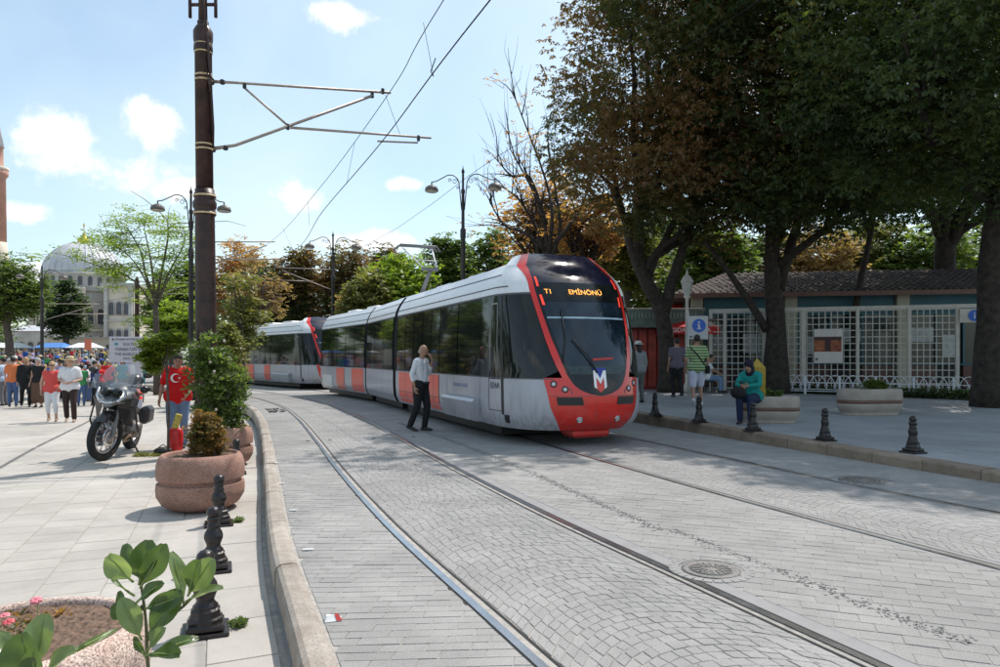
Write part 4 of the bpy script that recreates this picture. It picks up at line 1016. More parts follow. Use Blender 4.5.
def arms(t, z0, a0, sgn=1, L_=3.0, h=6.3):
    P_ = lambda a, z: (sgn*a, 0, z-z0)
    MB().tube([P_(.05, h), P_(L_, h+.05)], .026, 6).build('top_tube', M_alu, t)
    MB().tube([P_(.05, h-1.2), P_(L_*.9, h-.1)], .026, 6).build('diagonal_tube', M_alu, t)
    MB().tube([P_(L_*.35, h-.72), P_(L_*1.15, h-.66)], .026, 6).build('registration_tube', M_alu, t)
lp = [lamp_post('double lamp post rising behind the dark mast, left half in open sky', at(191, 29), 29, zplaza(29), 8.6, R(5)),
      lamp_post('double lamp post above the tram roof, against the open sky', at(463, 29), 29, zright(29), 9.45, R(-8)),
      lamp_post('double lamp post in front of the dark green and rusty trees, mid left', at(333, 41), 41, 0.1, 8.9, R(10)),
      lamp_post('distant double lamp post at far left in front of the crowd', at(42, 50), 50, zplaza(50), 8.15, R(20), thick=1.15)]
arms(lp[0], zplaza(29), 0, 1, 3.4, 6.25); arms(lp[2], .1, 0, -1, 3.2, 6.6); arms(lp[3], zplaza(50), 0, 1, 3.6, 5.3)
def plain_mast(label, X, Y, z0, ztop, rz, sgn=1, h=6.2, L_=3.2):
    t = thing('catenary_mast', label, 'mast', (X, Y, z0), rz, 'far overhead line masts'); MB().lathe([(.2, 0), (.2, 1), (.15, 1.1), (.13, ztop-z0-.5), (.15, ztop-z0-.4), (0, ztop-z0)], 12).build('shaft', M_pole, t); arms(t, z0, 0, sgn, L_, h); return t
plain_mast('far dark mast with light arms behind the information board', at(137, 44), 44, zplaza(44), 6.6, R(15))
plain_mast('far mast with arms behind the tree left of the second tram', at(262, 60), 60, 0, 7.2, R(15))
# overhead wires
def wire(name, pts, r, label, group='overhead tram wires'):
    q = catmull(pts, 8); return tag(MB().tube([tuple(p) for p in q], r, 5).build(name, M_wire), label, 'wire', group)
def cpt(s, w, z): x, y = SW(s, w); return (x, y, z)
wire('contact_wire', [cpt(-9, .3, 5.55), (-.11, 7.88, 5.5), (-2.23, 13.09, 5.48), (-4.9, 19.3, 5.48), (-7.7, 26.3, 5.5), (-12.2, 33.5, 5.5), (-18.5, 40.5, 5.5), (-30, 52, 5.5)], .009, 'lower contact wire over the near track, crossing the open sky')
wire('messenger_wire', [cpt(-9, .2, 6.6), (-.76, 9.84, 6.55), (-2.07, 13.17, 6.47), (-5.2, 20.0, 6.25), (-9.9, 30.2, 6.45), (-14.5, 36.5, 6.2), (-20.5, 43, 6.45), (-30, 52, 6.3)], .007, 'upper messenger wire over the near track')
wire('contact_wire', [cpt(-8, 2.9, 5.6), (2.75, 8.5, 5.55), (-.1, 14.14, 5.5), (-2.0, 18.9, 5.5), (-4.05, 23.6, 5.5), (-7.6, 30, 5.5), (-14, 37.5, 5.5), (-26, 49, 5.5)], .0055, 'contact wire over the stopped trams')
mb = MB()
for a, b in (((-1.15, 10.5, 6.5), (-.95, 10.0, 5.49)), ((-3.3, 15.9, 6.36), (-3.55, 16.2, 5.48)), ((-5.9, 21.5, 6.28), (-5.8, 21.3, 5.48)), ((-8.2, 26.4, 6.35), (-7.8, 26.4, 5.5))): mb.tube([a, b], .004, 4)
mb.tube([(-.95, 10.0, 5.49), (-1.0, 10.1, 5.60), (-.92, 10.0, 5.75)], .008, 5)
tag(mb.build('dropper', M_wire), 'thin droppers hanging between the two near wires', 'wire')

# ------------------------------------------------------------ right side: kiosk, mesh screen, edging
M_fence = mat('white_fence', (.52, .49, .44), .55, .12, 6)
M_fence2 = mat('white_edging', (.68, .70, .74), .5, .1, 6)
M_cream = mat('cream_column', (.42, .39, .30), .8, .12, 3)
M_teal = mat('teal_fascia', (.02, .10, .13), .5, .2, 2)
M_tile = mat('roof_tile', (.042, .028, .024), .95, .4, .9, col2=(.085, .06, .05), island=.15)  # darkened so the tile colour carries the tree shade on the roof
M_kglass = mat('kiosk_glass', (.02, .03, .03), .08, .3, 2, spec=.6)
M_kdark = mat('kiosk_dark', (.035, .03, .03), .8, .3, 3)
def kiosk():
    o = Vector((7.1, 26.2, zright(26))); d = Vector((10.9-.0, -1.9, 0)).normalized(); rz = math.atan2(d.y, d.x)
    t = thing('kiosk_building', 'long low kiosk with brown tiled roof behind the white mesh screen', 'kiosk', o, rz); Lk = 13.9; Dk = 4.5
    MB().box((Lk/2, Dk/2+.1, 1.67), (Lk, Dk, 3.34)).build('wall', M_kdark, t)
    for x in (.25, 3.55, 7.3, 10.4, 13.6): MB().box((x, -.06, 1.67), (.42, .34, 3.34), bev=.02).build('column', M_cream, t)
    for a, b in ((.5, 3.3), (3.8, 7.05), (7.55, 10.15), (10.65, 13.35)):
        MB().box(((a+b)/2, .02, 3.04), (b-a, .16, .6)).build('fascia', M_teal, t)
        n = 3; 
        for k in range(n):
            x0, x1 = a+(b-a)*k/n, a+(b-a)*(k+1)/n
            w = MB(); w.box(((x0+x1)/2, .0, 2.68), (x1-x0, .1, .1)); w.box(((x0+x1)/2, .0, .85), (x1-x0, .1, .06)); w.box((x0+.03, .0, 1.75), (.06, .1, 1.8)); wf = w.build('window_frame', M_teal, t)
            MB().box(((x0+x1)/2, .03, 1.76), (x1-x0-.1, .03, 1.74)).build('pane', M_kglass, wf)
            MB().box(((x0+x1)/2, .0, .42), (x1-x0-.04, .1, .78)).build('panel', mat('kiosk_panel', (.12, .06, .05), .7, .3), t) if k % 2 == 0 else None
    # posters and notices behind glass
    for i, (x, z, w, h, c) in enumerate(((1.0, 1.7, .5, .6, (.4, .42, .42)), (2.2, 1.6, .6, .7, (.35, .37, .38)), (4.4, 1.5, .5, .6, (.3, .28, .25)), (5.6, 1.9, .7, .5, (.30, .34, .30)), (7.9, 1.9, .9, .5, (.38, .38, .33)), (8.9, 1.5, .5, .8, (.16, .05, .04)))):
        MB().box((x, -.03, z), (w, .02, h)).build('notice', mat('notice_%d' % i if False else 'notice', c, .7, .3, 9), t)
    # tiled hip roof: rows of rounded tiles
    roof = MB(); e, rh = .75, 1.05
    RZ = 3.36; A = [(-e, -e-.1, RZ), (Lk+e, -e-.1, RZ), (Lk+e, Dk+e, RZ), (-e, Dk+e, RZ), (1.6, Dk/2, RZ+rh), (Lk-1.6, Dk/2, RZ+rh)]
    roof.add(A, [(0, 1, 5, 4), (1, 2, 5), (2, 3, 4, 5), (3, 0, 4), (3, 2, 1, 0)]); rf = roof.build('roof', M_tile, t)
    MB().box((Lk/2, -e-.12, RZ-.03), (Lk+2*e, .06, .16)).build('gutter', mat('gutter_brown', (.14, .07, .05), .6, .3), rf)
    tiles = MB(); rows = 13; wd = .24
    for j in range(rows):
        f = (j+.5)/rows; y = -e-.1+(Dk/2+e+.1)*f; z = RZ+rh*f+.03; x0, x1 = -e+(1.6+e)*f, Lk+e-(1.6+e)*f; L_ = (Dk/2+e+.1)/rows*1.12
        x = x0
        while x < x1:
            ang = math.atan2(rh, Dk/2+e+.1); M = Matrix.Rotation(ang+.06, 3, 'X'); vs = []; dz = random.uniform(-.012, .012)
            for yy in (-L_/2, L_/2):
                for k in range(4):
                    a = math.pi*k/3; vs.append(M @ Vector((-math.cos(a)*wd*.44, yy, math.sin(a)*.045)) + Vector((x+wd/2, y, z+dz)))
            tiles.add(vs, [(k, k+1, k+5, k+4) for k in range(3)]+[(0, 1, 2, 3)]); x += wd
    stuff(tiles.build('roof_tile', M_tile, rf)); return t
kiosk()
def lattice(mb, O, d, L_, z0, z1, nx, nz, r=.012, arch=0):
    for i in range(nx+1):
        p = O+d*(L_*i/nx); zt = z1 + (arch*math.sin(math.pi*i/nx) if arch else 0); mb.box((p.x, p.y, (z0+zt)/2), (r*2, r*2, zt-z0), rot=math.atan2(d.y, d.x))
    for j in range(nz+1):
        z = z0+(z1-z0)*j/nz; c = O+d*L_/2; mb.box((c.x, c.y, z), (L_, r*1.7, r*2), rot=math.atan2(d.y, d.x))
def mesh_screen():
    A, B = Vector((7.10, 23.6, 0)), Vector((13.95, 21.35, 0)); z0 = zright(23); t = thing('mesh_screen', 'tall white square-mesh metal screen in front of the kiosk', 'fence', (A.x, A.y, z0), math.atan2(B.y-A.y, B.x-A.x)); L_ = (B-A).length
    d = Vector((1, 0, 0))
    for x in (0, .45, L_*.235, L_*.40, L_*.62, L_*.82, L_): MB().box((x, 0, 1.36), (.09 if x != L_*.40 else .14, .09, 2.72)).build('post', M_fence, t)
    MB().box((L_/2+.25, 0, 2.70), (L_+.6, .07, .12)).build('top_rail', M_fence, t)
    for a, b, n in ((.05, .43, 2), (.50, L_*.235-.05, 6), (L_*.235+.05, L_*.40-.1, 6), (L_*.40+.1, L_*.62-.04, 8), (L_*.62+.04, L_*.82-.05, 7), (L_*.82+.05, L_-.05, 7)):
        mb = MB(); lattice(mb, Vector((a, 0, 0)), d, b-a, .12, 2.62, n, 12, .013); mb.build('mesh_panel', M_fence, t)
    # poster board on the screen
    fr = MB().box((L_*.50, -.10, 1.50), (.84, .05, 1.10), bev=.01).build('poster_board', mat('board_white', (.62, .58, .55), .6, .05), t)
    bx = L_*.50
    def fl(x, z, w, h, y, nm, m): MB().box((bx+x, y, 1.50+z), (w, .006, h)).build(nm, m, fr)
    fl(-.02, .06, .80, .48, -.131, 'picture', mat('poster_red', (.30, .045, .03), .6, .5, 6, col2=(.42, .14, .05))); fl(-.02, .02, .17, .36, -.136, 'picture_arch', mat('poster_dark', (.05, .015, .02), .6))
    fl(-.02, .24, .80, .10, -.137, 'picture_dark_edge', mat('poster_dark', (.05, .015, .02), .6)); fl(-.34, -.42, .06, .08, -.134, 'print_mark', mat('lettering_dark', (.08, .08, .10), .6))
    # second info sign at the right end
    sg = MB().box((L_+.36, -.08, 2.40), (.66, .05, .42), bev=.01).build('sign_board', M_fence, t)
    M = Matrix.Rotation(R(90), 3, 'X'); l = MB().lathe([(.17, 0), (.17, .01), (0, .012)], 24); MB().add([M @ Vector(v)+Vector((L_+.42, -.108, 2.40)) for v in l.v], l.f).build('blue_disc', mat('info_blue', (.01, .10, .50), .4, .05), sg)
    o = text_part('letter_i', 'i', .30, M_white, sg, (L_+.42, -.123, 2.40), (R(90), 0, 0)); return t
mesh_screen()
def info_sign():
    X, Y = at(698, 21.5), 21.5; t = thing('info_sign', 'white information sign with a blue disc and letter i beside the mesh screen', 'sign', (X, Y, zright(21)))
    MB().tube([(-.28, .05, 0), (-.28, .05, 2.6)], .03, 8).build('post', M_fence, t)
    MB().box((0, 0, 2.08), (.62, .05, .72), bev=.01).build('board', mat('sign_white', (.50, .50, .50), .5, .05), t)
    M = Matrix.Rotation(R(90), 3, 'X'); l = MB().lathe([(.205, 0), (.205, .01), (0, .012)], 28); MB().add([M @ Vector(v)+Vector((0.02, -.028, 2.14)) for v in l.v], l.f).build('blue_disc', mat('info_blue', (.01, .10, .50), .4, .05), t)
    mb = MB(); mb.box((.02, -.046, 2.115), (.055, .01, .14)); mb.box((.0, -.046, 2.175), (.07, .01, .03)); mb.box((.02, -.046, 2.045), (.12, .01, .03)); mb.box((.02, -.046, 2.245), (.055, .01, .05)); mb.build('letter_i', M_white, t)
    MB().box((-.22, -.03, 1.80), (.08, .01, .05)).build('print_mark', mat('lettering_dark', (.08, .08, .10), .6), t)
info_sign()
def park_lantern():
    X, Y = at(687, 22.3), 22.3; t = thing('park_lantern', 'slim pale lamp post with a small lantern behind the information sign', 'lantern', (X, Y, zright(22)))
    MB().lathe([(.11, 0), (.11, .25), (.06, .35), (.05, 3.0), (.09, 3.05), (.12, 3.1)], 12).build('post', M_fence, t)
    MB().lathe([(.09, 3.10), (.19, 3.52), (.20, 3.55)], 6, smooth=False).build('lantern_glass', mat('lantern_glass', (.45, .44, .40), .25, .1), t)
    MB().lathe([(.22, 3.55), (.12, 3.72), (.04, 3.80), (.03, 3.9), (0, 3.97)], 6, smooth=False).build('lantern_cap', M_fence, t)
park_lantern()
def edging():
    A, B = Vector((8.75, 22.5, 0)), Vector((14.6, 18.9, 0)); L_ = (B-A).length; z0 = zright(21)
    t = thing('arched_edging', 'low white metal edging of overlapping arches along the planting', 'fence', (A.x, A.y, zright(22)), math.atan2(B.y-A.y, B.x-A.x)); h = .62
    zz = lambda x: -.03*x/L_
    x = 0
    while x < L_+.1: MB().box((x, 0, h*.45), (.06, .05, h*.95)).build('post', M_fence2, t); x += .98
    for z in (.10, .16, .36): MB().box((L_/2, 0, z), (L_, .02, .022)).build('rail', M_fence2, t)
    k = 0
    while k*.245 < L_:
        cx = k*.245+.12; pts = [(cx+.25*math.cos(a), .0 + (.012 if k % 2 else -.012), .16+.44*math.sin(a)) for a in np.linspace(0, math.pi, 13)]
        MB().tube(pts, .012, 5).build('arch', M_fence2, t)
        MB().tube([(cx+.05*math.cos(a), 0, .26+.05*math.sin(a)) for a in np.linspace(0, 5.5, 9)], .009, 4).build('scroll', M_fence2, t); k += 1
edging()
# red kiosk, ice-cream umbrella behind the first tree
M_redf = mat('awning_red', (.62, .03, .025), .7, .2, 3)
def umbrella(label, px, Y, r, z, brand):
    t = thing('red_parasol', label, 'parasol', (at(px, Y), Y, zright(Y)), .2); z0 = 0
    MB().tube([(0, 0, 0), (0, 0, z+.5)], .03, 8).build('pole', M_fence, t)
    n = 8; vs = [(0, 0, z+.55)]; fs = []
    for k in range(n): a = 2*math.pi*k/n+R(22.5); vs.append((r*math.cos(a), r*math.sin(a), z)); 
    for k in range(n): a = 2*math.pi*k/n+R(22.5); vs.append((r*math.cos(a), r*math.sin(a), z-.24))
    for k in range(n): fs += [(0, 1+k, 1+(k+1) % n), (1+k, n+1+k, n+1+(k+1) % n, 1+(k+1) % n)]
    MB().add(vs, fs).build('canopy', M_redf, t)
    if brand:
        text_part('canopy_text', brand, .21, M_white, t, (0, -r*.924-.012, z-.12), (R(90), 0, 0))
        text_part('canopy_text', brand, .21, M_white, t, (-r*.924*.7071-.02, -r*.924*.7071-.0, z-.12), (R(90), 0, R(-45)))
umbrella('red parasol with a white brand name on its rim between tree and info sign', 686, 24.5, 1.15, 2.15, 'ALGIDA')
umbrella('upper red parasol farther back behind the first tree', 682, 30, 1.2, 2.9, '')
def red_stall():
    Y = 24.2; t = thing('red_stall', 'small dark red stall with a grey roof sheltered behind the leaning tree', 'stall', (at(626, Y), Y, zright(Y)))
    MB().box((.9, 1.0, 1.15), (2.2, 1.6, 2.3)).build('wall', mat('stall_red', (.20, .025, .02), .7, .4, 2), t)
    for k in range(7): MB().box((-.05+k*.33, .17, 1.1), (.26, .06, 2.0)).build('panel', mat('stall_red2', (.30, .04, .025), .6, .4, 3), t)
    MB().box((.85, .95, 2.75), (3.6, 2.6, .10), bev=.02).build('roof', mat('stall_roof', (.16, .16, .14), .8, .3), t)
    MB().box((.85, -.32, 2.45), (3.5, .05, .62)).build('fascia', mat('stall_fascia', (.10, .13, .11), .7, .3), t)
    mb = MB()
    for k in range(26): mb.box((-.7+k*.12, -.355, 2.55), (.05, .02, .18))
    mb.build('fascia_pattern', mat('stall_pattern', (.20, .24, .20), .7, .3), t)
    MB().box((2.62, .3, 2.38), (.5, 2.2, .06)).build('side_awning', mat('side_awning', (.16, .13, .11), .8), t)
red_stall()
# information board on the plaza
def info_board():
    Y = 22.0; X = at(131, Y); t = thing('information_board', 'grey notice board lettered for the basilica cistern behind the motorcycle', 'sign', (X, Y, zplaza(Y)), R(8))
    M_b = mat('board_grey', (.46, .45, .49), .6, .06, 3); z0 = zplaza(Y)
    MB().box((.15, .04, .9), (.34, .08, 2.05)).build('post', M_b, t)
    MB().box((.10, 0, 2.02), (1.46, .07, .80), bev=.01).build('panel', M_b, t)
    D = mat('lettering_dark', (.08, .08, .10), .6)
    for txt, s, z in (('İSTANBUL BÜYÜKŞEHİR BELEDİYESİ', .075, 2.335), ('KÜLTÜR A.Ş.', .125, 2.18), ('YEREBATAN SARNICI', .135, 2.02), ('THE BASILICA CISTERN', .125, 1.87), ('GİRİŞ / ENTRANCE', .085, 1.73)):
        text_part('lettering', txt, s, D, t, (.10, -.040, z), (R(90), 0, 0), xs=.88)
    for x in (-.52, .72): MB().box((x, -.04, 2.335), (.05, .01, .07)).build('emblem', D, t)
    for x in (-.42, .62): MB().box((x, -.04, 2.19), (.10, .01, .08)).build('pictogram', mat('picto_teal', (.05, .25, .30), .6), t)
info_board()
# ------------------------------------------------------------ motorcycle
def motorcycle():
    fx, fy = -6.46, 11.36; t = thing('motorcycle', 'black and grey touring motorcycle with tall clear screen on its side stand', 'motorcycle', (fx, fy, zplaza(11.4)), R(-77))
    t.rotation_euler = (R(-7), 0, R(-77)) ; t.scale = (1.05,)*3
    # local x forward, front contact at x=0, rear at x=-1.5
    BK = mat('moto_black', (.014, .014, .016), .35, .3, 6, spec=.6); GR = mat('moto_grey', (.20, .21, .22), .3, .1, 4, metal=.3, coat=.4); TY = mat('tyre', (.02, .02, .02), .85, .3, 20)
    CH = T_metal; RD = mat('seat_red', (.42, .09, .06), .6, .2); GL = mat('screen_clear', (.5, .55, .6), .05, .1)
    g = bpy.data.materials.get('moto_screen')
    if not g:
        g = bpy.data.materials.new('moto_screen'); g.use_nodes = True; nt = g.node_tree; b = nt.nodes['Principled BSDF']; b.inputs['Base Color'].default_value = (.30, .34, .38, 1); b.inputs['Roughness'].default_value = .06; b.inputs['Alpha'].default_value = .40
    def torus(R_, r_, c, m, n=36, k=10, rx=1.0, steer=0.0, name='tyre', parent=None):
        mb = MB(); vs = []; fs = []
        for i in range(n):
            a = 2*math.pi*i/n
            for j in range(k):
                b = 2*math.pi*j/k; rr = R_+r_*math.cos(b); p = Vector((rr*math.cos(a), r_*rx*math.sin(b), rr*math.sin(a))); p.rotate(Matrix.Rotation(steer, 3, 'Z')); vs.append(p+Vector(c))
        for i in range(n):
            for j in range(k): fs.append((i*k+j, ((i+1) % n)*k+j, ((i+1) % n)*k+(j+1) % k, i*k+(j+1) % k))
        return mb.add(vs, fs, 0, True).build(name, m, parent)
    for c, st, wd in (((0, 0, .37), R(-20), 1.0), ((-1.5, 0, .36), 0, 1.35)):
        w = torus(.315, .058, c, TY, rx=wd, steer=st, name='wheel', parent=t)
        torus(.25, .02, c, CH, rx=1.6, steer=st, name='rim', parent=w)
        mb = MB(); M = Matrix.Rotation(st, 3, 'Z')
        for k in range(10):
            a = 2*math.pi*k/10
            for da in (-.12, .12): mb.tube([M @ Vector((.05*math.cos(a), .03*(1 if da > 0 else -1), .05*math.sin(a)))+Vector(c), M @ Vector((.25*math.cos(a+da), 0, .25*math.sin(a+da)))+Vector(c)], .008, 5)
        mb.build('spoke', CH, w)
        mb = MB(); M2 = Matrix.Rotation(st, 3, 'Z') @ Matrix.Rotation(R(90), 3, 'X')
        for y in ((-.075, .075) if st else (.08,)):
            l = MB().lathe([(.09, -.003), (.155, -.003), (.155, .003), (.09, .003)], 24); mb.add([M2 @ Vector((v[0], v[1], v[2]+y))+Vector(c) for v in l.v], l.f, 0, True)
        mb.build('brake_disc', CH, w)
        MB().add([M2 @ Vector(v)+Vector(c) for v in MB().lathe([(.0, -.09), (.045, -.09), (.06, 0), (.045, .09), (0, .09)], 14).v], MB().lathe([(.0, -.09), (.045, -.09), (.06, 0), (.045, .09), (0, .09)], 14).f, 0, True).build('hub', GR, w)
    # fork, mudguard, telelever
    mb = MB()
    for y in (-.1, .1): mb.tube([(.0, y, .37), (-.16, y, .80), (-.27, y*.9, 1.08)], [.035, .028, .026], 8)
    mb.build('fork', GR, t)
    mb = MB(); vs = []; 
    for i in range(9):
        a = R(40+i*13); 
        for j, y in enumerate((-.075, -.05, 0, .05, .075)): rr = .40-(.03 if abs(y) > .06 else 0); vs.append((rr*math.cos(a), y, .37+rr*math.sin(a)))
    mb.add(vs, [(i*5+j, i*5+j+1, (i+1)*5+j+1, (i+1)*5+j) for i in range(8) for j in range(4)], 0, True); mb.build('mudguard', BK, t)
    # beak and front fairing
    mb = MB(); st = [(.14, .05, .86, .03), (.04, .11, .90, .05), (-.08, .19, .95, .09), (-.22, .27, .99, .13), (-.42, .28, .97, .18), (-.60, .20, .94, .2)]
    vs = []; 
    for x, w, z, h in st:
        for a in range(10): an = 2*math.pi*a/10; vs.append((x, w*math.cos(an), z+h*math.sin(an)))
    mb.add(vs, [(i*10+j, i*10+(j+1) % 10, (i+1)*10+(j+1) % 10, (i+1)*10+j) for i in range(5) for j in range(10)]+[tuple(range(10))[::-1]], 0, True); mb.build('front_fairing', GR, t)
    mb = MB(); 
    for s in (-1, 1): mb.add([(-.02, s*.10, .84), (-.2, s*.25, .80), (-.45, s*.27, .74), (-.40, s*.26, .52), (-.2, s*.2, .55), (-.1, s*.28, .98), (-.45, s*.30, .96)], [(0, 1, 4), (1, 2, 3, 4), (0, 5, 1), (1, 5, 6, 2)])
    mb.build('side_fairing', BK, t)
    mb = MB(); 
    for s in (-1, 1): mb.ell((-.03, s*.075, 1.06), (.06, .085, .075), 12, 8)
    h = mb.build('headlight', BK, t); mb = MB()
    for s in (-1, 1): mb.ell((.005, s*.075, 1.06), (.045, .058, .05), 10, 6)
    mb.build('headlight_glass', T_glass, h)
    mb = MB().tube([(.1, -.12, .93), (-.02, -.2, 1.0), (-.05, -.19, 1.12)], .022, 6).tube([(.1, .12, .93), (-.02, .2, 1.0), (-.05, .19, 1.12)], .022, 6).tube([(.1, -.12, .93), (.13, 0, .90), (.1, .12, .93)], .022, 6); mb.build('headlight_trim', CH, t)
    # windscreen
    vs = []; nj = 7
    for i, (x, w, z) in enumerate([(-.06, .20, 1.10), (-.15, .24, 1.24), (-.27, .22, 1.38), (-.38, .15, 1.50)]):
        for j in range(nj): u = j/(nj-1)*2-1; vs.append((x-.10*u*u, w*u, z))
    MB().add(vs, [(i*nj+j, i*nj+j+1, (i+1)*nj+j+1, (i+1)*nj+j) for i in range(3) for j in range(nj-1)], 0, True).build('windscreen', g, t)
    mb = MB()
    for s in (-1, 1): mb.tube([(-.12, s*.26, 1.10), (-.18, s*.33, 1.25)], .012, 5); mb.add([(-.14, s*.20, 1.08), (-.20, s*.36, 1.10), (-.26, s*.34, 1.30), (-.2, s*.24, 1.32)], [(0, 1, 2, 3)])
    stuff(mb.build('wind_deflector', g, t))
    # tank, seat, tail
    mb = MB(); mb.ell((-.50, 0, .96), (.36, .27, .24), 16, 10); mb.build('tank', BK, t)
    mb = MB(); mb.ell((-.92, 0, .93), (.30, .15, .075), 14, 8); mb.ell((-1.28, 0, 1.0), (.26, .15, .07), 14, 8); mb.build('seat', RD, t)
    MB().box((-1.45, 0, .98), (.45, .24, .04), bev=.015).build('rack', GR, t)
    mb = MB(); mb.tube([(-.25, 0, .95), (-.75, .0, .62), (-1.1, 0, .80), (-1.5, 0, .9)], .05, 8); mb.tube([(-.75, .0, .55), (-1.5, .08, .36)], [.07, .06], 8); mb.build('frame', BK, t)
    mb = MB()
    for s in (-1, 1):
        M = Matrix.Rotation(R(90), 3, 'X'); l = MB().lathe([(.04, 0), (.10, .02), (.12, .1), (.12, .16), (.08, .24), (.03, .25)], 14); mb.add([(M @ Vector((v[0], v[1], v[2]*s*-1)))+Vector((-.55, s*.12, .48)) for v in l.v], l.f, 0, True)
        for k in range(4): mb.add([(M @ Vector(v))+Vector((-.55, s*(.2+k*.035), .48)) for v in MB().lathe([(.13, -.005), (.13, .005)], 14).v], MB().lathe([(.13, -.005), (.13, .005)], 14).f)
    mb.ell((-.55, 0, .48), (.24, .17, .2), 14, 10); mb.build('engine', mat('engine_alloy', (.28, .27, .26), .45, .3, 20, metal=.6), t)
    mb = MB()
    for s in (-1, 1): mb.tube([(-.45, s*.3, .42), (-.3, s*.18, .30), (-.6, s*.12, .24), (-1.1, s*.2, .3)], .022, 7)
    mb.tube([(-1.0, -.2, .34), (-1.55, -.26, .62)], [.05, .06], 10); mb.build('exhaust', mat('exhaust_bronze', (.42, .30, .2), .35, .2, metal=.8), t)
    mb = MB()
    for s in (-1, 1): mb.tube([(-.30, s*.14, .86), (-.28, s*.30, .82), (-.32, s*.34, .58), (-.5, s*.34, .42), (-.7, s*.2, .4)], .015, 6)
    stuff(mb.build('crash_bar', BK, t))
    mb = MB()
    for s in (-1, 1): mb.tube([(-.33, 0, 1.10), (-.36, s*.2, 1.16), (-.48, s*.42, 1.14)], .014, 6); mb.tube([(-.42, s*.34, 1.15), (-.47, s*.44, 1.14)], .022, 7); mb.tube([(-.38, s*.30, 1.16), (-.36, s*.38, 1.33)], .008, 5); mb.ell((-.36, s*.40, 1.36), (.03, .075, .045), 10, 6); mb.ell((-.36, s*.38, 1.13), (.05, .07, .06), 8, 6)
    mb.build('handlebar', BK, t)
    for s in (-1, 1): MB().box((-1.28, s*.25, .64), (.42, .15, .30), bev=.05).build('pannier', mat('pannier', (.05, .05, .055), .4, .2), t)
    MB().tube([(-.75, .12, .35), (-.8, .33, .02)], .014, 6).build('side_stand', BK, t)
    MB().box((-1.66, 0, .88), (.04, .10, .05), bev=.01).build('tail_lamp', T_tail, t)
    # helmet on the seat
    Mx = t.rotation_euler.to_matrix(); p = Vector((fx, fy, zplaza(11.4))) + Mx @ (Vector((-1.42, -.02, 1.02))*1.05); hh = thing('helmet', 'black and white crash helmet resting on the motorcycle tail', 'helmet', p, R(-80))
    MB().ell((0, 0, .16), (.155, .14, .15), 18, 12).build('shell', BK, hh)
    MB().ell((-.01, 0, .10), (.160, .145, .085), 18, 10).build('white_stripe', mat('helmet_white', (.7, .7, .7), .3, .05, coat=.5), hh)
    MB().ell((.02, 0, .16), (.15, .135, .055), 16, 8).build('visor', T_glass, hh)
motorcycle()
# ------------------------------------------------------------ vegetation
rng = np.random.default_rng(11)
B_dark = mat('bark_dark', (.022, .016, .013), .95, .5, 7, col2=(.060, .046, .036), bump=1, bscale=18)
B_mid = mat('bark_grey', (.10, .08, .065), .95, .4, 9, bump=.8, bscale=40)
G_chest = leafmat('leaf_chestnut', [(.0, (.045, .062, .022)), (.30, (.060, .080, .026)), (.44, (.12, .095, .035)), (.62, (.19, .10, .045)), (1, (.30, .17, .07))], nscale=.28, trans=.5, patch=.66)
G_chest2 = leafmat('leaf_chestnut_green', [(.0, (.040, .062, .026)), (.50, (.060, .090, .028)), (.78, (.10, .115, .03)), (1, (.20, .13, .045))], nscale=.3, trans=.48, patch=.55)
G_bright = leafmat('leaf_bright', [(0, (.12, .18, .025)), (.5, (.19, .26, .035)), (1, (.28, .30, .05))], nscale=.7, trans=.55)
G_mid = leafmat('leaf_mid', [(0, (.06, .095, .025)), (.5, (.10, .145, .035)), (1, (.18, .20, .05))], nscale=.5, trans=.5)
G_deep = leafmat('leaf_deep', [(0, (.035, .060, .028)), (.6, (.06, .09, .035)), (1, (.12, .14, .05))], nscale=.5, trans=.48)
G_rust = leafmat('leaf_rust', [(0, (.14, .13, .05)), (.35, (.30, .17, .07)), (.7, (.42, .19, .10)), (1, (.50, .30, .15))], nscale=.5, trans=.6)
G_olive = leafmat('leaf_olive', [(0, (.11, .125, .04)), (.5, (.18, .18, .055)), (1, (.26, .21, .08))], nscale=.6, trans=.4)
G_pink = leafmat('leaf_pink', [(0, (.20, .16, .08)), (.5, (.32, .19, .11)), (1, (.36, .27, .13))], nscale=.6, trans=.5)
G_shrub = leafmat('leaf_shrub', [(0, (.06, .10, .03)), (.6, (.12, .17, .045)), (1, (.24, .25, .09))], nscale=2.5, trans=.55, patch=.3)
G_shrub2 = leafmat('leaf_shrub_rusty', [(0, (.05, .07, .02)), (.38, (.12, .10, .03)), (.62, (.30, .15, .045)), (1, (.42, .22, .07))], nscale=4, trans=.35, patch=.55)

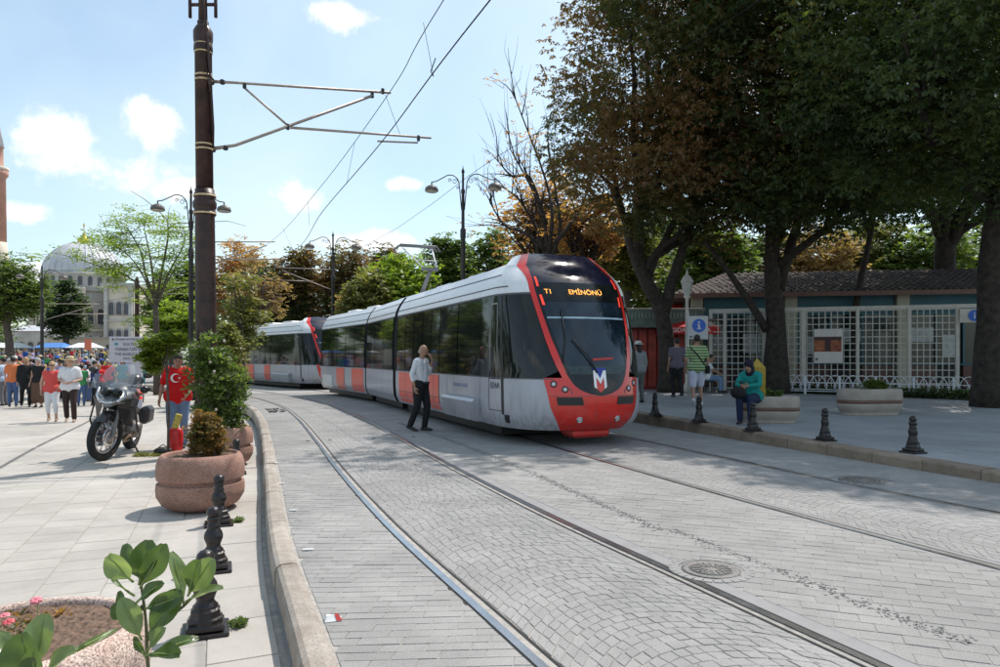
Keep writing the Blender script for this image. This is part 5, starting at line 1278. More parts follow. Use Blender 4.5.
def leaf_mesh(cent, size, nl, droop, name, wid=.34, spread=1.0, up=None):
    """clusters of nl lance-shaped leaflets at each centre: real little folded faces"""
    n = len(cent); N = n*nl
    c = np.repeat(cent, nl, 0)
    sz = np.repeat(size*rng.uniform(.7, 1.25, n), nl)*rng.uniform(.8, 1.1, N)
    ph = np.repeat(rng.uniform(0, 2*np.pi, n), nl) + np.tile(np.arange(nl), n)*(2*np.pi/nl)*spread + rng.normal(0, .15, N)
    el = rng.normal(-droop, .35, N)
    d = np.stack([np.cos(ph)*np.cos(el), np.sin(ph)*np.cos(el), np.sin(el)], 1)
    sd = np.stack([-np.sin(ph), np.cos(ph), np.zeros(N)], 1)
    roll = rng.normal(0, .5, N); upv = np.cross(sd, d)
    sd = sd*np.cos(roll)[:, None] + upv*np.sin(roll)[:, None]; upv = np.cross(sd, d)
    L = sz[:, None]; W = L*wid
    v0 = c + d*L*.08; v1 = c + d*L*.60 + sd*W*.5 + upv*W*.12; v2 = c + d*L - upv*L*.10; v3 = c + d*L*.60 - sd*W*.5 + upv*W*.12
    V = np.stack([v0, v1, v2, v3], 1).reshape(-1, 3)
    me = bpy.data.meshes.new(name); me.vertices.add(len(V)); me.vertices.foreach_set('co', V.ravel().astype(np.float32))
    me.loops.add(N*4); me.loops.foreach_set('vertex_index', np.arange(N*4, dtype=np.int32))
    me.polygons.add(N); me.polygons.foreach_set('loop_start', np.arange(0, N*4, 4, dtype=np.int32))
    me.update(calc_edges=True); return me
def crown_points(blobs, n_clump, per, cr, shell=.45):
    """clump centres spread through the ellipsoids, denser near the surface; gaps stay between clumps"""
    vol = np.array([b[3]*b[4]*b[5] for b in blobs]); pick = rng.choice(len(blobs), n_clump, p=vol/vol.sum()); out = []; cl = []
    for k in pick:
        b = blobs[k]; d = rng.normal(size=3); d /= np.linalg.norm(d); r = rng.uniform(shell, 1)**.6
        c = np.array(b[:3])+d*r*np.array(b[3:6]); cl.append(c)
        s = cr*rng.uniform(.6, 1.3); m = int(per*rng.uniform(.6, 1.4)); q = rng.normal(size=(m, 3)); q /= np.linalg.norm(q, axis=1)[:, None]
        q *= (rng.uniform(.25, 1, m)**.5)[:, None]*np.array([s, s, s*.62]); out.append(c+q)
    return np.concatenate(out), np.array(cl)
def limb(mb, a, b, r0, r1, wob=.12, n=7, seg=7):
    a, b = Vector(a), Vector(b); L = (b-a).length; pts = []; rs = []; ox = Vector(rng.normal(size=3))*wob*L*.5
    for i in range(seg+1):
        t = i/seg; p = a.lerp(b, t)+ox*math.sin(math.pi*t)+Vector((0, 0, .12*L*math.sin(math.pi*t)*.5)); 
        if 0 < i < seg: p += Vector(rng.normal(size=3))*wob*L*.08
        pts.append(p); rs.append(r0+(r1-r0)*t)
    mb.tube(pts, rs, n); return pts
def tree(label, base, trunk, blobs, nc, per, cr, lsize, lm, bark=B_dark, nl=5, limbs=7, group='', droop=.5, wid=.36, r0=.3, twigs=0, name='deciduous_tree', shell=.45, limb_r=.4, flare=1.35):
    """trunk: list of (dx,dy,z) points relative to base; blobs in world coordinates relative to base"""
    t = thing(name, label, 'tree', base, 0, group or None); mb = MB(); m = len(trunk)
    rs = [r0*(1-.45*i/(m-1)) for i in range(m)]; rs[0] = r0*flare
    pl = catmull(trunk, 4); rr = np.interp(np.linspace(0, m-1, len(pl)), range(m), rs)
    n = 14; mb.tube([tuple(p) for p in pl], [float(x) for x in rr], n)
    # irregular bark outline
    v = [Vector(q) for q in mb.v]; mb.v = [tuple(q+Vector(((rng.random()-.5), (rng.random()-.5), 0))*r0*.12) for q in v]
    mb.build('trunk', bark, t)
    pts, cl = crown_points(blobs, nc, per, cr, shell); top = Vector(trunk[-1])
    order = rng.permutation(len(cl))[:limbs]; 
    for k in order:
        st = Vector(pl[rng.integers(int(len(pl)*.6), len(pl))]); mb = MB(); e = Vector(cl[k]); q = limb(mb, st, e, r0*limb_r, r0*.07)
        for _ in range(3+twigs):
            j = rng.integers(2, len(q)); kk = rng.integers(len(cl)); e2 = Vector(cl[kk]); e2 = q[j]+(e2-q[j])*min(1, 2.2/max(.1, (e2-q[j]).length))
            limb(mb, q[j], e2, r0*.13, r0*.03, n=5, seg=4)
        mb.build('limb', bark, t)
    me = leaf_mesh(pts, lsize, nl, droop, 'crown', wid); me.materials.append(lm); link('crown', me, t); return t

GR_T = 'big chestnut trees over the right pavement'
zr = zright(23)
t1 = tree('leaning forked chestnut tree with rust-tinged leaves, left of the information sign', (5.55, 23.0, zright(23)), [(0, 0, -.1), (-.05, 0, 1.3), (-.25, 0, 2.6), (-.75, -.1, 3.6), (-1.2, -.2, 4.6), (-1.5, -.4, 5.8)],
     [(.0, -1.6, 9.8, 4.0, 4.2, 5.2), (-1.4, -2, 7.0, 2.9, 3.2, 2.0), (2.0, -1.0, 8.5, 3.6, 3.6, 4.2), (.6, -1, 13.5, 3.2, 3.2, 3.2), (-1.2, -5.6, 12.2, 2.3, 2.3, 1.7), (-.8, -4, 11.5, 2.2, 2.2, 1.8)], 1000, 28, .80, .17, G_chest, group=GR_T, limbs=12, r0=.30, droop=.75)  # last two blobs stretch the crown out of view to shade the tram dome
mb = MB(); limb(mb, (-.2, 0, 2.5), (.75, -.4, 5.8), .21, .10, wob=.06, n=10); limb(mb, (.55, -.3, 4.8), (2.0, -.8, 7.2), .09, .05); mb.build('limb', B_dark, t1)
t2 = tree('straight dark trunked chestnut tree right behind the seated woman', (at(776, 22.4), 22.4, zright(22.4)), [(0, 0, -.1), (0, 0, 2.0), (-.1, 0, 3.4), (-.15, -.1, 4.6), (-.2, -.3, 6.4)],
     [(.3, -2.4, 9.0, 4.6, 4.4, 4.4), (-1.6, -2, 7.2, 2.6, 3, 2.2), (.3, -1.5, 13, 4.2, 4, 3.6), (2.6, -2.6, 7.6, 3, 3, 2.6)], 820, 30, .76, .17, G_chest2, group=GR_T, limbs=12, r0=.34, droop=.75)
mb = MB(); limb(mb, (-.3, 0, 2.0), (-2.4, -.4, 4.8), .14, .07, wob=.05, n=8); limb(mb, (.1, 0, 3.3), (1.0, -.2, 6.2), .2, .1, n=8); mb.build('limb', B_dark, t2)
t3 = tree('nearest chestnut tree whose thick trunk meets the right edge of the picture', (at(992, 17.3), 17.3, zright(17.3)), [(0, 0, -.1), (0, 0, 2.0), (.0, 0, 3.6), (.1, -.1, 5.0), (.2, -.3, 6.4)],
     [(-1.2, -1.9, 8.6, 4.8, 4.6, 3.9), (-2.8, -2.6, 6.8, 2.8, 3.0, 2.1), (2.0, -1.5, 8.6, 4.5, 4.2, 4), (-.4, -4.6, 8.6, 4.2, 3.4, 2.2), (-.5, -.5, 12.4, 4.2, 4, 3.4)], 1050, 30, .70, .16, G_chest2, group=GR_T, limbs=13, r0=.37, droop=.75)
t4 = tree('dark chestnut tree standing behind the kiosk roof, left of the rightmost trunk', (at(943, 27.2), 27.2, zright(27)), [(0, 0, -.1), (0, 0, 3.0), (.1, 0, 5.6), (.2, 0, 7.4)],
     [(-.5, -1, 10.2, 5.5, 4.2, 4.4), (-4, -1, 9.2, 4.2, 3.4, 3.4), (4, -1, 10, 5, 3.6, 4.2)], 520, 28, 1.0, .20, G_chest2, group=GR_T, limbs=9, r0=.5, droop=.75)
t5 = tree('thin crooked tree leaning over the middle of the kiosk roof', (at(858, 24.8), 24.8, zright(25)), [(-.1, 0, 0), (-.15, 0, 2.2), (.05, 0, 3.6), (.35, 0, 5.0), (.6, -.1, 6.6)], [(.5, -.6, 8.2, 3.2, 2.6, 2.4), (-1.8, -.6, 7.4, 2.6, 2.4, 1.9)], 260, 28, .8, .18, G_chest2, group=GR_T, limbs=6, r0=.14, droop=.7)

# trees behind the tram and along the far street
def simple_tree(label, px, Y, top_py, half_px, lm, z0=0.2, bark=B_mid, low=None, group='trees behind the street', dens=1.0, lsize=.36, nl=4, trunk_px=None, crown_bot=None, limbs=6, cr=1.0, name='deciduous_tree', twigs=0, shell=.4):
    X = at(px, Y); zt = H(top_py, Y)-z0; w = half_px/700*Y; zb = zt*.30 if crown_bot is None else H(crown_bot, Y)-z0
    cz = (zt+zb)/2; h = (zt-zb)/2; k = zt
    blobs = [(0, 0, cz, w*.85, w*.8, h*.9), (-w*.45, 0, cz-h*.25, w*.55, w*.55, h*.6), (w*.45, w*.1, cz-h*.2, w*.55, w*.55, h*.62), (w*.1, -w*.2, cz+h*.3, w*.6, w*.5, h*.65)]
    n = int(130*dens*(w*h/12)**.7)+24
    return tree(label, (X, Y, z0), [(0, 0, -.3), (.05*w, 0, k*.25), (-.04*w, 0, k*.45), (0, 0, k*.62)], blobs, n, 16, cr*min(1.2, .32*w+.25), lsize, lm, bark, nl=nl, limbs=limbs, group=group, droop=.35, wid=.5, r0=.035*k, name=name, twigs=twigs, shell=shell)
BG = [
 ('rounded dark green and rust tree, tallest crown left of the far double lamp', 238, 62, 236, 34, G_rust, 1.0),
 ('dark green tree filling the space below the rounded rusty crown', 268, 57, 262, 38, G_deep, 1.3),
 ('rusty brown chestnut left of the middle double lamp', 300, 55, 246, 30, G_chest, 1.3),
 ('rusty green chestnut behind the middle double lamp post', 345, 54, 240, 34, G_chest, 1.3),
 ('brown-green tree peeking between lamp and pantograph', 385, 60, 240, 30, G_chest, 1.2),
 ('bright yellow-green tree left of the pantograph', 396, 42, 248, 42, G_bright, 1.3),
 ('light green tree right of the pantograph', 446, 46, 232, 30, G_mid, 1.3),
 ('green tree below the middle lamp heads, behind the tram roof', 492, 48, 226, 32, G_mid, 1.2),
 ('small pinkish shrubby tree above the roof of the second car', 352, 42, 288, 20, G_pink, 1.2),
 ('light yellow-green bush beside the pinkish small tree', 366, 40, 268, 26, G_olive, 1.2)]
for lab, px, Y, tp, hp, lm, dn in BG: simple_tree(lab, px, Y, tp, hp, lm, dens=dn)
# sparse reddish trees with bare tops behind the tram nose
simple_tree('sparse reddish tree with bare twigs above the tram nose', 540, 36, 168, 46, G_rust, dens=.30, twigs=5, limbs=14, lsize=.30, bark=B_dark, crown_bot=255, shell=.2)
simple_tree('sparse russet tree left of the big chestnuts', 588, 33, 188, 44, G_rust, dens=.5, twigs=4, limbs=12, lsize=.30, bark=B_dark, crown_bot=262)
simple_tree('orange-tinted low tree behind the tram nose', 560, 40, 206, 48, G_rust, dens=.8, crown_bot=290)
simple_tree('sunlit green tree behind the forked trunk', 660, 40, 205, 52, G_mid, dens=1.3, crown_bot=330)
simple_tree('bright green bush-like tree between forked and straight trunks', 715, 33, 215, 42, G_mid, dens=1.3, crown_bot=318)
simple_tree('sunny yellowish tree behind the forked chestnut', 628, 36, 222, 36, G_olive, dens=.9, crown_bot=300)
simple_tree('pale brownish sunlit tree behind the kiosk roof', 812, 42, 222, 46, G_pink, dens=1.0, crown_bot=300)
simple_tree('pale green sunlit tree behind the kiosk roof', 868, 44, 218, 50, G_olive, dens=1.1, crown_bot=300)
simple_tree('sunlit green tree behind the kiosk, right part', 925, 42, 222, 50, G_mid, dens=1.1, crown_bot=300)
simple_tree('green tree beyond the kiosk at the right edge of the picture', 990, 46, 205, 50, G_mid, dens=1.1, crown_bot=300)
simple_tree('green tree behind the straight chestnut trunk', 768, 44, 228, 44, G_deep, dens=1.2, crown_bot=310)
# trees of the left background
simple_tree('broad green tree at the left edge of the picture', 8, 58, 255, 36, G_mid, z0=-.32, dens=1.6, crown_bot=326, group='trees around the square')
simple_tree('dark green tree in front of the domed building', 66, 66, 279, 19, G_deep, z0=-.32, dens=1.6, crown_bot=342, group='trees around the square')
simple_tree('light green tree behind the information board', 178, 42, 300, 26, G_bright, z0=-.32, dens=1.2, crown_bot=345, group='trees around the square')
simple_tree('green tree right of the domed building', 172, 70, 268, 30, G_mid, z0=-.32, dens=1.3, crown_bot=340, group='trees around the square')
simple_tree('dark green tree behind the lamp post, left background', 196, 66, 258, 26, G_deep, z0=-.32, dens=1.2, group='trees around the square')
simple_tree('olive coloured loose tree right of the dark mast', 240, 27, 262, 26, G_olive, z0=-.1, dens=.75, crown_bot=372, lsize=.20, group='trees around the square', limbs=9, cr=.75)
simple_tree('half bare pinkish brown tree right of the dark mast', 258, 40, 250, 30, G_pink, z0=0, dens=.30, twigs=5, limbs=12, crown_bot=325, group='trees around the square', lsize=.22)
simple_tree('yellow-green bushy tree behind the tall shrub', 222, 24, 318, 24, G_olive, z0=-.2, dens=1.1, crown_bot=385, lsize=.18, group='trees around the square', cr=.6)
def bare_tree(label, px, Y, pts_list, z0=.3):
    X = at(px, Y); S_ = Y/700; t = thing('bare_tree', label, 'tree', (X, Y, z0), 0, 'trees behind the street'); q = lambda a, b, dy=0: Vector(((a-px)*S_, dy, (357-b)*S_+1.48-z0))
    MB().tube([q(px, 384), q(px-1, 320), q(px, 262)], [.26, .2, .17], 9).build('trunk', B_dark, t); tips = []
    for pts in pts_list:
        pl = catmull([q(a, b, rng.normal()*.25*i) for i, (a, b) in enumerate(pts)], 5); mb = MB(); mb.tube([tuple(p) for p in pl], [.11*(1-.85*i/len(pl)) for i in range(len(pl))], 6)
        for k in range(13):
            j = rng.integers(len(pl)//3, len(pl)); d = pl[j]-pl[max(0, j-3)]; d = d/max(1e-6, np.linalg.norm(d)); e = pl[j]+d*rng.uniform(.4, 1.1)+rng.normal(size=3)*.45+np.array([0, 0, .35]); limb(mb, pl[j], e, .03, .006, n=4, seg=4); tips.append(e)
            for _ in range(2): e2 = e+rng.normal(size=3)*.35+np.array([0, 0, .3]); limb(mb, (pl[j]+e)/2, e2, .012, .004, n=3, seg=2)
        mb.build('limb', B_dark, t)
    c = np.array(tips); c = c[rng.permutation(len(c))[:30]]; me = leaf_mesh(np.concatenate([ci+rng.normal(size=(7, 3))*.25 for ci in c]), .20, 4, .4, 'crown', .4); me.materials.append(G_rust); link('crown', me, t)
bare_tree('bare chestnut with dead twisting branches left of the big forked chestnut', 548, 31, [[(548, 270), (540, 235), (520, 205), (500, 178)], [(547, 262), (545, 225), (532, 190), (510, 152)], [(548, 258), (552, 215), (545, 170), (515, 108)], [(549, 262), (560, 230), (556, 190), (548, 150)], [(545, 250), (525, 235), (505, 226), (490, 205)], [(549, 250), (570, 225), (585, 200), (590, 180)], [(546, 225), (530, 178), (512, 175), (498, 162)]])
# airy locust tree beside the domed building
def locust():
    Y = 33; X = at(157, Y); z0 = zplaza(Y); S_ = Y/700; t = thing('locust_tree', 'airy pale green locust tree with thin spreading limbs right of the dome', 'tree', (X, Y, z0))
    q = lambda px, py, dy=0: Vector(((px-157)*S_, dy, (357-py)*S_+1.48-z0))
    mb = MB().tube([q(157, 398), q(157, 345), q(156, 318), q(155, 296)], [.17, .14, .13, .10], 9); mb.build('trunk', B_mid, t); tips = []
    for pts, r in (([(155, 300), (146, 275), (136, 250), (124, 226)], .08), ([(155, 296), (150, 262), (142, 228)], .07), ([(156, 300), (164, 268), (170, 238), (172, 222)], .08), ([(156, 305), (168, 272), (182, 246), (190, 236)], .06), ([(155, 310), (140, 285), (120, 272), (104, 268)], .06), ([(157, 306), (172, 282), (185, 262)], .05), ([(155, 300), (132, 262), (110, 240)], .05)):
        P3 = [q(a, b, rng.normal()*.5*(i/3)) for i, (a, b) in enumerate(pts)]; pl = catmull(P3, 4); mb = MB(); mb.tube([tuple(p) for p in pl], [r*(1-.8*i/len(pl)) for i in range(len(pl))], 6)
        for k in range(9):
            j = rng.integers(len(pl)//3, len(pl)); e = pl[j]+rng.normal(size=3)*np.array([1.0, .9, .45])+np.array([0, 0, .25]); limb(mb, pl[j], e, r*.3, .008, n=4, seg=3); tips.append(e); tips.append((pl[j]+e)/2)
        mb.build('limb', B_mid, t)
    c = np.array([x for x in tips if True]); c = c[rng.permutation(len(c))[:70]]
    extra = np.array([q(a, b, rng.normal()*.8) for a, b in ((108, 216), (118, 212), (132, 218), (100, 222), (104, 238), (118, 245), (128, 232), (112, 265), (100, 262), (122, 272), (106, 272), (146, 215), (152, 300), (140, 290), (128, 282), (176, 292), (184, 282), (150, 320), (166, 318), (135, 300))])
    c = np.concatenate([c, extra, extra+rng.normal(size=extra.shape)*.35])
    pts = np.concatenate([ci+rng.normal(size=(26, 3))*np.array([.32, .32, .11]) for ci in c]); me = leaf_mesh(pts, .20, 3, .1, 'crown', .30); me.materials.append(G_bright); link('crown', me, t)
locust()
# trees left of the frame and behind the viewer: the park the front tram's windows mirror, and three added ones
for i, (X, Y) in enumerate(((-27, 26), (-33, 33), (-38, 24), (-30, 17), (-52, 55), (-61, 60), (-48, 63))):  # last three added out of view to darken the rear tram's window reflections
    w = 3.6; k = 9; tree(['round green tree left outside the view, first of the row', 'round green tree left outside the view, second of the row', 'round green tree left outside the view, farthest out', 'round green tree left outside the view, nearest to the plaza', 'unseen tree added to darken the rear tram windows, first', 'unseen tree added to darken the rear tram windows, outermost', 'unseen tree added to darken the rear tram windows, rearmost'][i], (X, Y, -.32), [(0, 0, 0), (0, 0, 2), (0, 0, 4), (0, 0, 5.5)], [(0, 0, 6, 3.8, 3.8, 3.2)], 90, 14, 1.2, .5, G_mid, B_mid, nl=3, limbs=4, r0=.25, group='trees around the square')

# shrubs
def shrub(name, label, loc, blobs, nc, per, cr, ls, lm, nl=3, stems=7, flowers=None, wid=.4, shell=.3):
    t = thing(name, label, 'shrub', loc); mb = MB(); pts, cl = crown_points(blobs, nc, per, cr, shell)
    for k in range(stems): limb(mb, (rng.normal()*.04, rng.normal()*.04, 0), cl[rng.integers(len(cl))], .012, .003, n=5, seg=5)
    stuff(mb.build('stem', B_mid, t)); me = leaf_mesh(pts, ls, nl, -.3, 'foliage', wid); me.materials.append(lm); stuff(link('foliage', me, t))
    if flowers:
        n, r, m = flowers; f = MB(); ii = rng.permutation(len(cl))
        for k in range(n):
            c = cl[ii[k % len(ii)]]+rng.normal(size=3)*.05; c[1] -= abs(rng.normal())*.06
            for j in range(5): a = 2*math.pi*j/5; f.ell((c[0]+r*.6*math.cos(a), c[1]-r*.4, c[2]+r*.6*math.sin(a)), (r*.5, r*.35, r*.5), 6, 4)
        stuff(f.build('blossom', m, t))
    return t
M_bl = mat('blossom_pale', (.70, .55, .50), .6, .15, 20)
z1 = zplaza(7.8)+.54; shrub('rusty_shrub', 'small bushy shrub with rusty orange tips in the round terracotta planter', (at(206, 7.75), 7.75, z1), [(0, 0, .26, .205, .19, .26), (-.03, 0, .36, .15, .15, .20), (.06, 0, .2, .17, .16, .19)], 230, 16, .055, .040, G_shrub2, stems=14, shell=.1)
z2 = zplaza(10.9)+.52; shrub('tall_shrub', 'tall loose green shrub with pale blossoms behind the terracotta planter', (at(216, 10.8), 10.8, z2), [(0, 0, .72, .40, .36, .62), (-.10, 0, 1.05, .34, .28, .46), (.20, 0, .50, .32, .3, .55), (.16, 0, .15, .28, .26, .35)], 190, 14, .13, .085, G_shrub, stems=16, flowers=(46, .022, M_bl), shell=.15)
# sprigs sticking out of the tall shrub's top
def sapling():
    Y = 11.6; X = at(168, Y); z0 = zplaza(Y); t = thing('sapling', 'young street tree with thin stem and bright round crown before the man in red', 'tree', (X, Y, z0)); z = 0
    MB().tube([(0, 0, 0), (.01, 0, .8), (-.02, 0, 1.5), (-.03, 0, 2.0)], [.024, .02, .018, .01], 8).build('trunk', B_mid, t)
    pts, cl = crown_points([(-.14, 0, 1.86, .30, .30, .20), (-.30, 0, 1.66, .20, .22, .17), (.08, 0, 2.0, .22, .2, .14), (-.22, 0, 1.52, .17, .2, .13), (.22, 0, 1.96, .12, .14, .10)], 110, 15, .085, .2)
    mb = MB(); 
    for k in range(12): limb(mb, (-.02, 0, 1.3+.04*k), cl[rng.integers(len(cl))], .009, .003, n=5, seg=4)
    mb.build('limb', B_mid, t); me = leaf_mesh(pts, .075, 3, .0, 'crown', .5); me.materials.append(leafmat('leaf_sapling', [(0, (.08, .12, .015)), (.5, (.14, .19, .02)), (1, (.22, .24, .03))], nscale=3, trans=.5, patch=.3)); link('crown', me, t)
sapling()
# plants in the stone planters, ground cover behind the edging, weeds
shrub('low_plants', 'low green plants in the planter with the seated woman', (op1.location.x-.08, op1.location.y, op1.location.z+.44), [(0, 0, .09, .40, .2, .10)], 60, 12, .06, .06, G_mid, stems=4)
shrub('low_plants', 'tuft of green plants in the longer stone planter', (op2.location.x+.12, op2.location.y, op2.location.z+.50), [(0, 0, .12, .28, .16, .12)], 45, 12, .06, .07, G_mid, stems=4)
pts = np.stack([rng.uniform(9.2, 14, 1500), np.zeros(1500), rng.uniform(.28, .5, 1500)], 1); pts[:, 1] = 22.9-(pts[:, 0]-8.75)*.84+rng.uniform(0, 1.0, 1500); me = leaf_mesh(pts, .16, 3, -.5, 'ground_cover', .4); me.materials.append(G_deep)
stuff(tag(link('ground_cover', me), 'dark green ground cover behind the white arched edging', 'plants'))
for lab, px, py in (('small weed tuft at the kerb strip seam nearest the viewer', 236, 627), ('small weed tuft right of the third bollard', 237, 522)):
    Y = 700*1.68/(py-357); shrub('weed_tuft', lab, (at(px, Y), Y, -.2), [(0, 0, .02, .06, .05, .02)], 14, 8, .02, .03, G_shrub, stems=2)
Y = 11.9; shrub('grass_patch', 'yellowing grass patch at the foot of the young street tree', (at(152, Y), Y, -.2), [(0, 0, .01, .34, .2, .02)], 60, 9, .04, .04, G_olive, stems=2)
# rubber plants with large glossy leaves in the foreground
def bigleaf_mat(name, c):
    m = bpy.data.materials.new(name); m.use_nodes = True; nt = m.node_tree; b = nt.nodes['Principled BSDF']; N = nt.nodes.new; L = nt.links.new
    b.inputs['Roughness'].default_value = .28; b.inputs['Specular IOR Level'].default_value = .6
    tc = N('ShaderNodeTexCoord'); n = N('ShaderNodeTexNoise'); n.inputs['Scale'].default_value = 16; n.inputs['Detail'].default_value = 4; L(tc.outputs['Object'], n.inputs['Vector'])
    mx = N('ShaderNodeMix'); mx.data_type = 'RGBA'; L(n.outputs['Fac'], mx.inputs['Factor']); mx.inputs['A'].default_value = (*[k*.65 for k in c], 1); mx.inputs['B'].default_value = (*[k*1.35 for k in c], 1)
    L(mx.outputs['Result'], b.inputs['Base Color']); o = nt.nodes['Material Output']; tr = N('ShaderNodeBsdfTranslucent'); tr.inputs['Color'].default_value = (c[0]*2.6, c[1]*2.5, c[2]*1.2, 1)
    ms = N('ShaderNodeMixShader'); ms.inputs[0].default_value = .38; L(b.outputs[0], ms.inputs[1]); L(tr.outputs[0], ms.inputs[2]); L(ms.outputs[0], o.inputs['Surface']); return m
M_bleaf = bigleaf_mat('rubber_leaf', (.062, .105, .034)); M_bleaf2 = bigleaf_mat('rubber_leaf_pale', (.15, .21, .10)); M_rib = mat('leaf_rib', (.20, .26, .08), .5, .1)
def big_leaf(parent, base, direction, normal, L_, W, m, curl=.25):
    d = Vector(direction).normalized(); nn = Vector(normal); nn = (nn-d*nn.dot(d)).normalized(); s = d.cross(nn); nu, nv = 10, 7; vs = []
    for i in range(nu+1):
        t = i/nu; w = W/2*1.08*(math.sin(math.pi*min(1, t*.955+.01)**1.18))**.62 if t > 0 else .003; cen = Vector(base)+d*(.02+L_*t)-nn*curl*L_*t*t
        for j in range(nv): u = j/(nv-1)*2-1; vs.append(cen+s*w*u+nn*(abs(u)**1.5*w*.45+.004*math.sin(9*t+3*u)))
    mb = MB().add(vs, [(i*nv+j, i*nv+j+1, (i+1)*nv+j+1, (i+1)*nv+j) for i in range(nu) for j in range(nv-1)], 0, True); lf = mb.build('leaf', m, parent)
    MB().tube([Vector(base)]+[Vector(base)+d*(.02+L_*t)-nn*curl*L_*t*t+nn*.0015 for t in (0, .25, .5, .75, .95)], [.004, .004, .003, .0025, .002, .001], 5).build('rib', M_rib, lf)
def rubber_plant(label, Y, stems, leaves, potz, px0):
    X = at(px0, Y); z0 = zplaza(2); t = thing('rubber_plant', label, 'plant', (X, Y, z0), 0, 'broad leaved plants in the foreground'); S_ = Y/700
    q = lambda px, py, dy=0: Vector(((px-px0)*S_*(1+dy/Y), dy, (357-py)*S_*(1+dy/Y)+1.48-z0))
    for st in stems:
        pl = catmull([q(*p) for p in st], 4); MB().tube([tuple(p) for p in pl], [.007*(1-.5*i/len(pl)) for i in range(len(pl))], 7).build('stem', mat('green_stem', (.10, .10, .04), .6, .3), t)
    for (b, tip, n, wpx, k) in leaves:
        B = q(*b); T = q(*tip); L_ = (T-B).length*.96; big_leaf(t, B, T-B, n, L_, wpx*S_*.9, M_bleaf2 if k else M_bleaf, .16)
    MB().lathe([(.12, 0), (.17, .30), (.185, .31), (.185, .34), (.16, .34), (.15, .28), (0, .27)], 24).build('pot', M_terra, t)
F_ = (.1, -1, .35)
rubber_plant('broad leaved rubber plant rising in front of the nearest bollard', 2.25,
  [[(148, 800), (149, 690), (147, 650), (146, 622), (142, 590), (138, 568)], [(147, 640, 0), (160, 622, .02), (176, 606, .05), (190, 590, .06)], [(143, 606), (130, 618), (122, 622)]],
  [((139, 585), (147, 546), (.3, -1, .3), 27, 0), ((140, 588), (165, 551, -.02), (.6, -.8, .2), 24, 0), ((138, 582, -.03), (126, 561, -.09), (-.1, -1, .5), 24, 1), ((138, 582, .03), (114, 548, .06), (-.5, -.6, .8), 18, 0),
   ((138, 596, -.02), (111, 575, -.03), (-.4, -.5, -.8), 11, 0), ((140, 604, -.03), (160, 585, -.02), (.3, -.6, .9), 15, 0), ((142, 610, .0), (176, 598, .0), (.4, -1, .3), 20, 0),
   ((145, 640, -.02), (132, 604, -.05), (.75, -1, .15), 22, 1), ((147, 636, .0), (172, 595, .02), (.2, -1, .1), 26, 0), ((130, 624, 0), (119, 597, 0), (0, -1, .2), 11, 0), ((132, 622), (120, 609, -.02), (-.2, -1, .4), 17, 0),
   ((148, 655, -.02), (182, 652, -.05), (.1, -.35, 1), 22, 0), ((150, 652, -.02), (164, 632, -.03), (.1, -.8, .7), 14, 1), ((148, 655, .02), (179, 636, .10), (.2, -.5, .8), 14, 0),
   ((176, 604, .05), (168, 556, .05), (.85, -.6, .15), 17, 1), ((178, 602, .05), (213, 585, .02), (-.1, -.35, 1), 15, 1), ((183, 596, .03), (205, 564, .02), (.3, -1, .3), 26, 1), ((186, 594, .02), (199, 566, -.03), (-.15, -1, .35), 21, 0),
   ((184, 592, .08), (186, 565, .12), (0, -1, .3), 9, 0), ((148, 660), (136, 642), (-.3, -.6, .7), 8, 0)], .4, 148)
rubber_plant('broad leaved rubber plant cut by the lower left corner of the picture', 2.05,
  [[(40, 900), (40, 760), (38, 700), (36, 672)]],
  [((37, 668), (37, 620, .02), (.1, -1, .25), 31, 1), ((38, 680, -.03), (34, 641, -.06), (.0, -1, .3), 40, 0), ((36, 680, .0), (0, 635, 0), (.5, -1, .4), 18, 1), ((40, 684), (70, 650, -.02), (-.2, -.5, 1), 27, 1), ((34, 690), (-6, 655, -.03), (.3, -.6, .9), 24, 0),
   ((38, 700), (52, 660, -.10), (.1, -1, .2), 26, 0), ((39, 664, .05), (70, 626, .25), (.2, -.9, .3), 7, 1)], .4, 40)
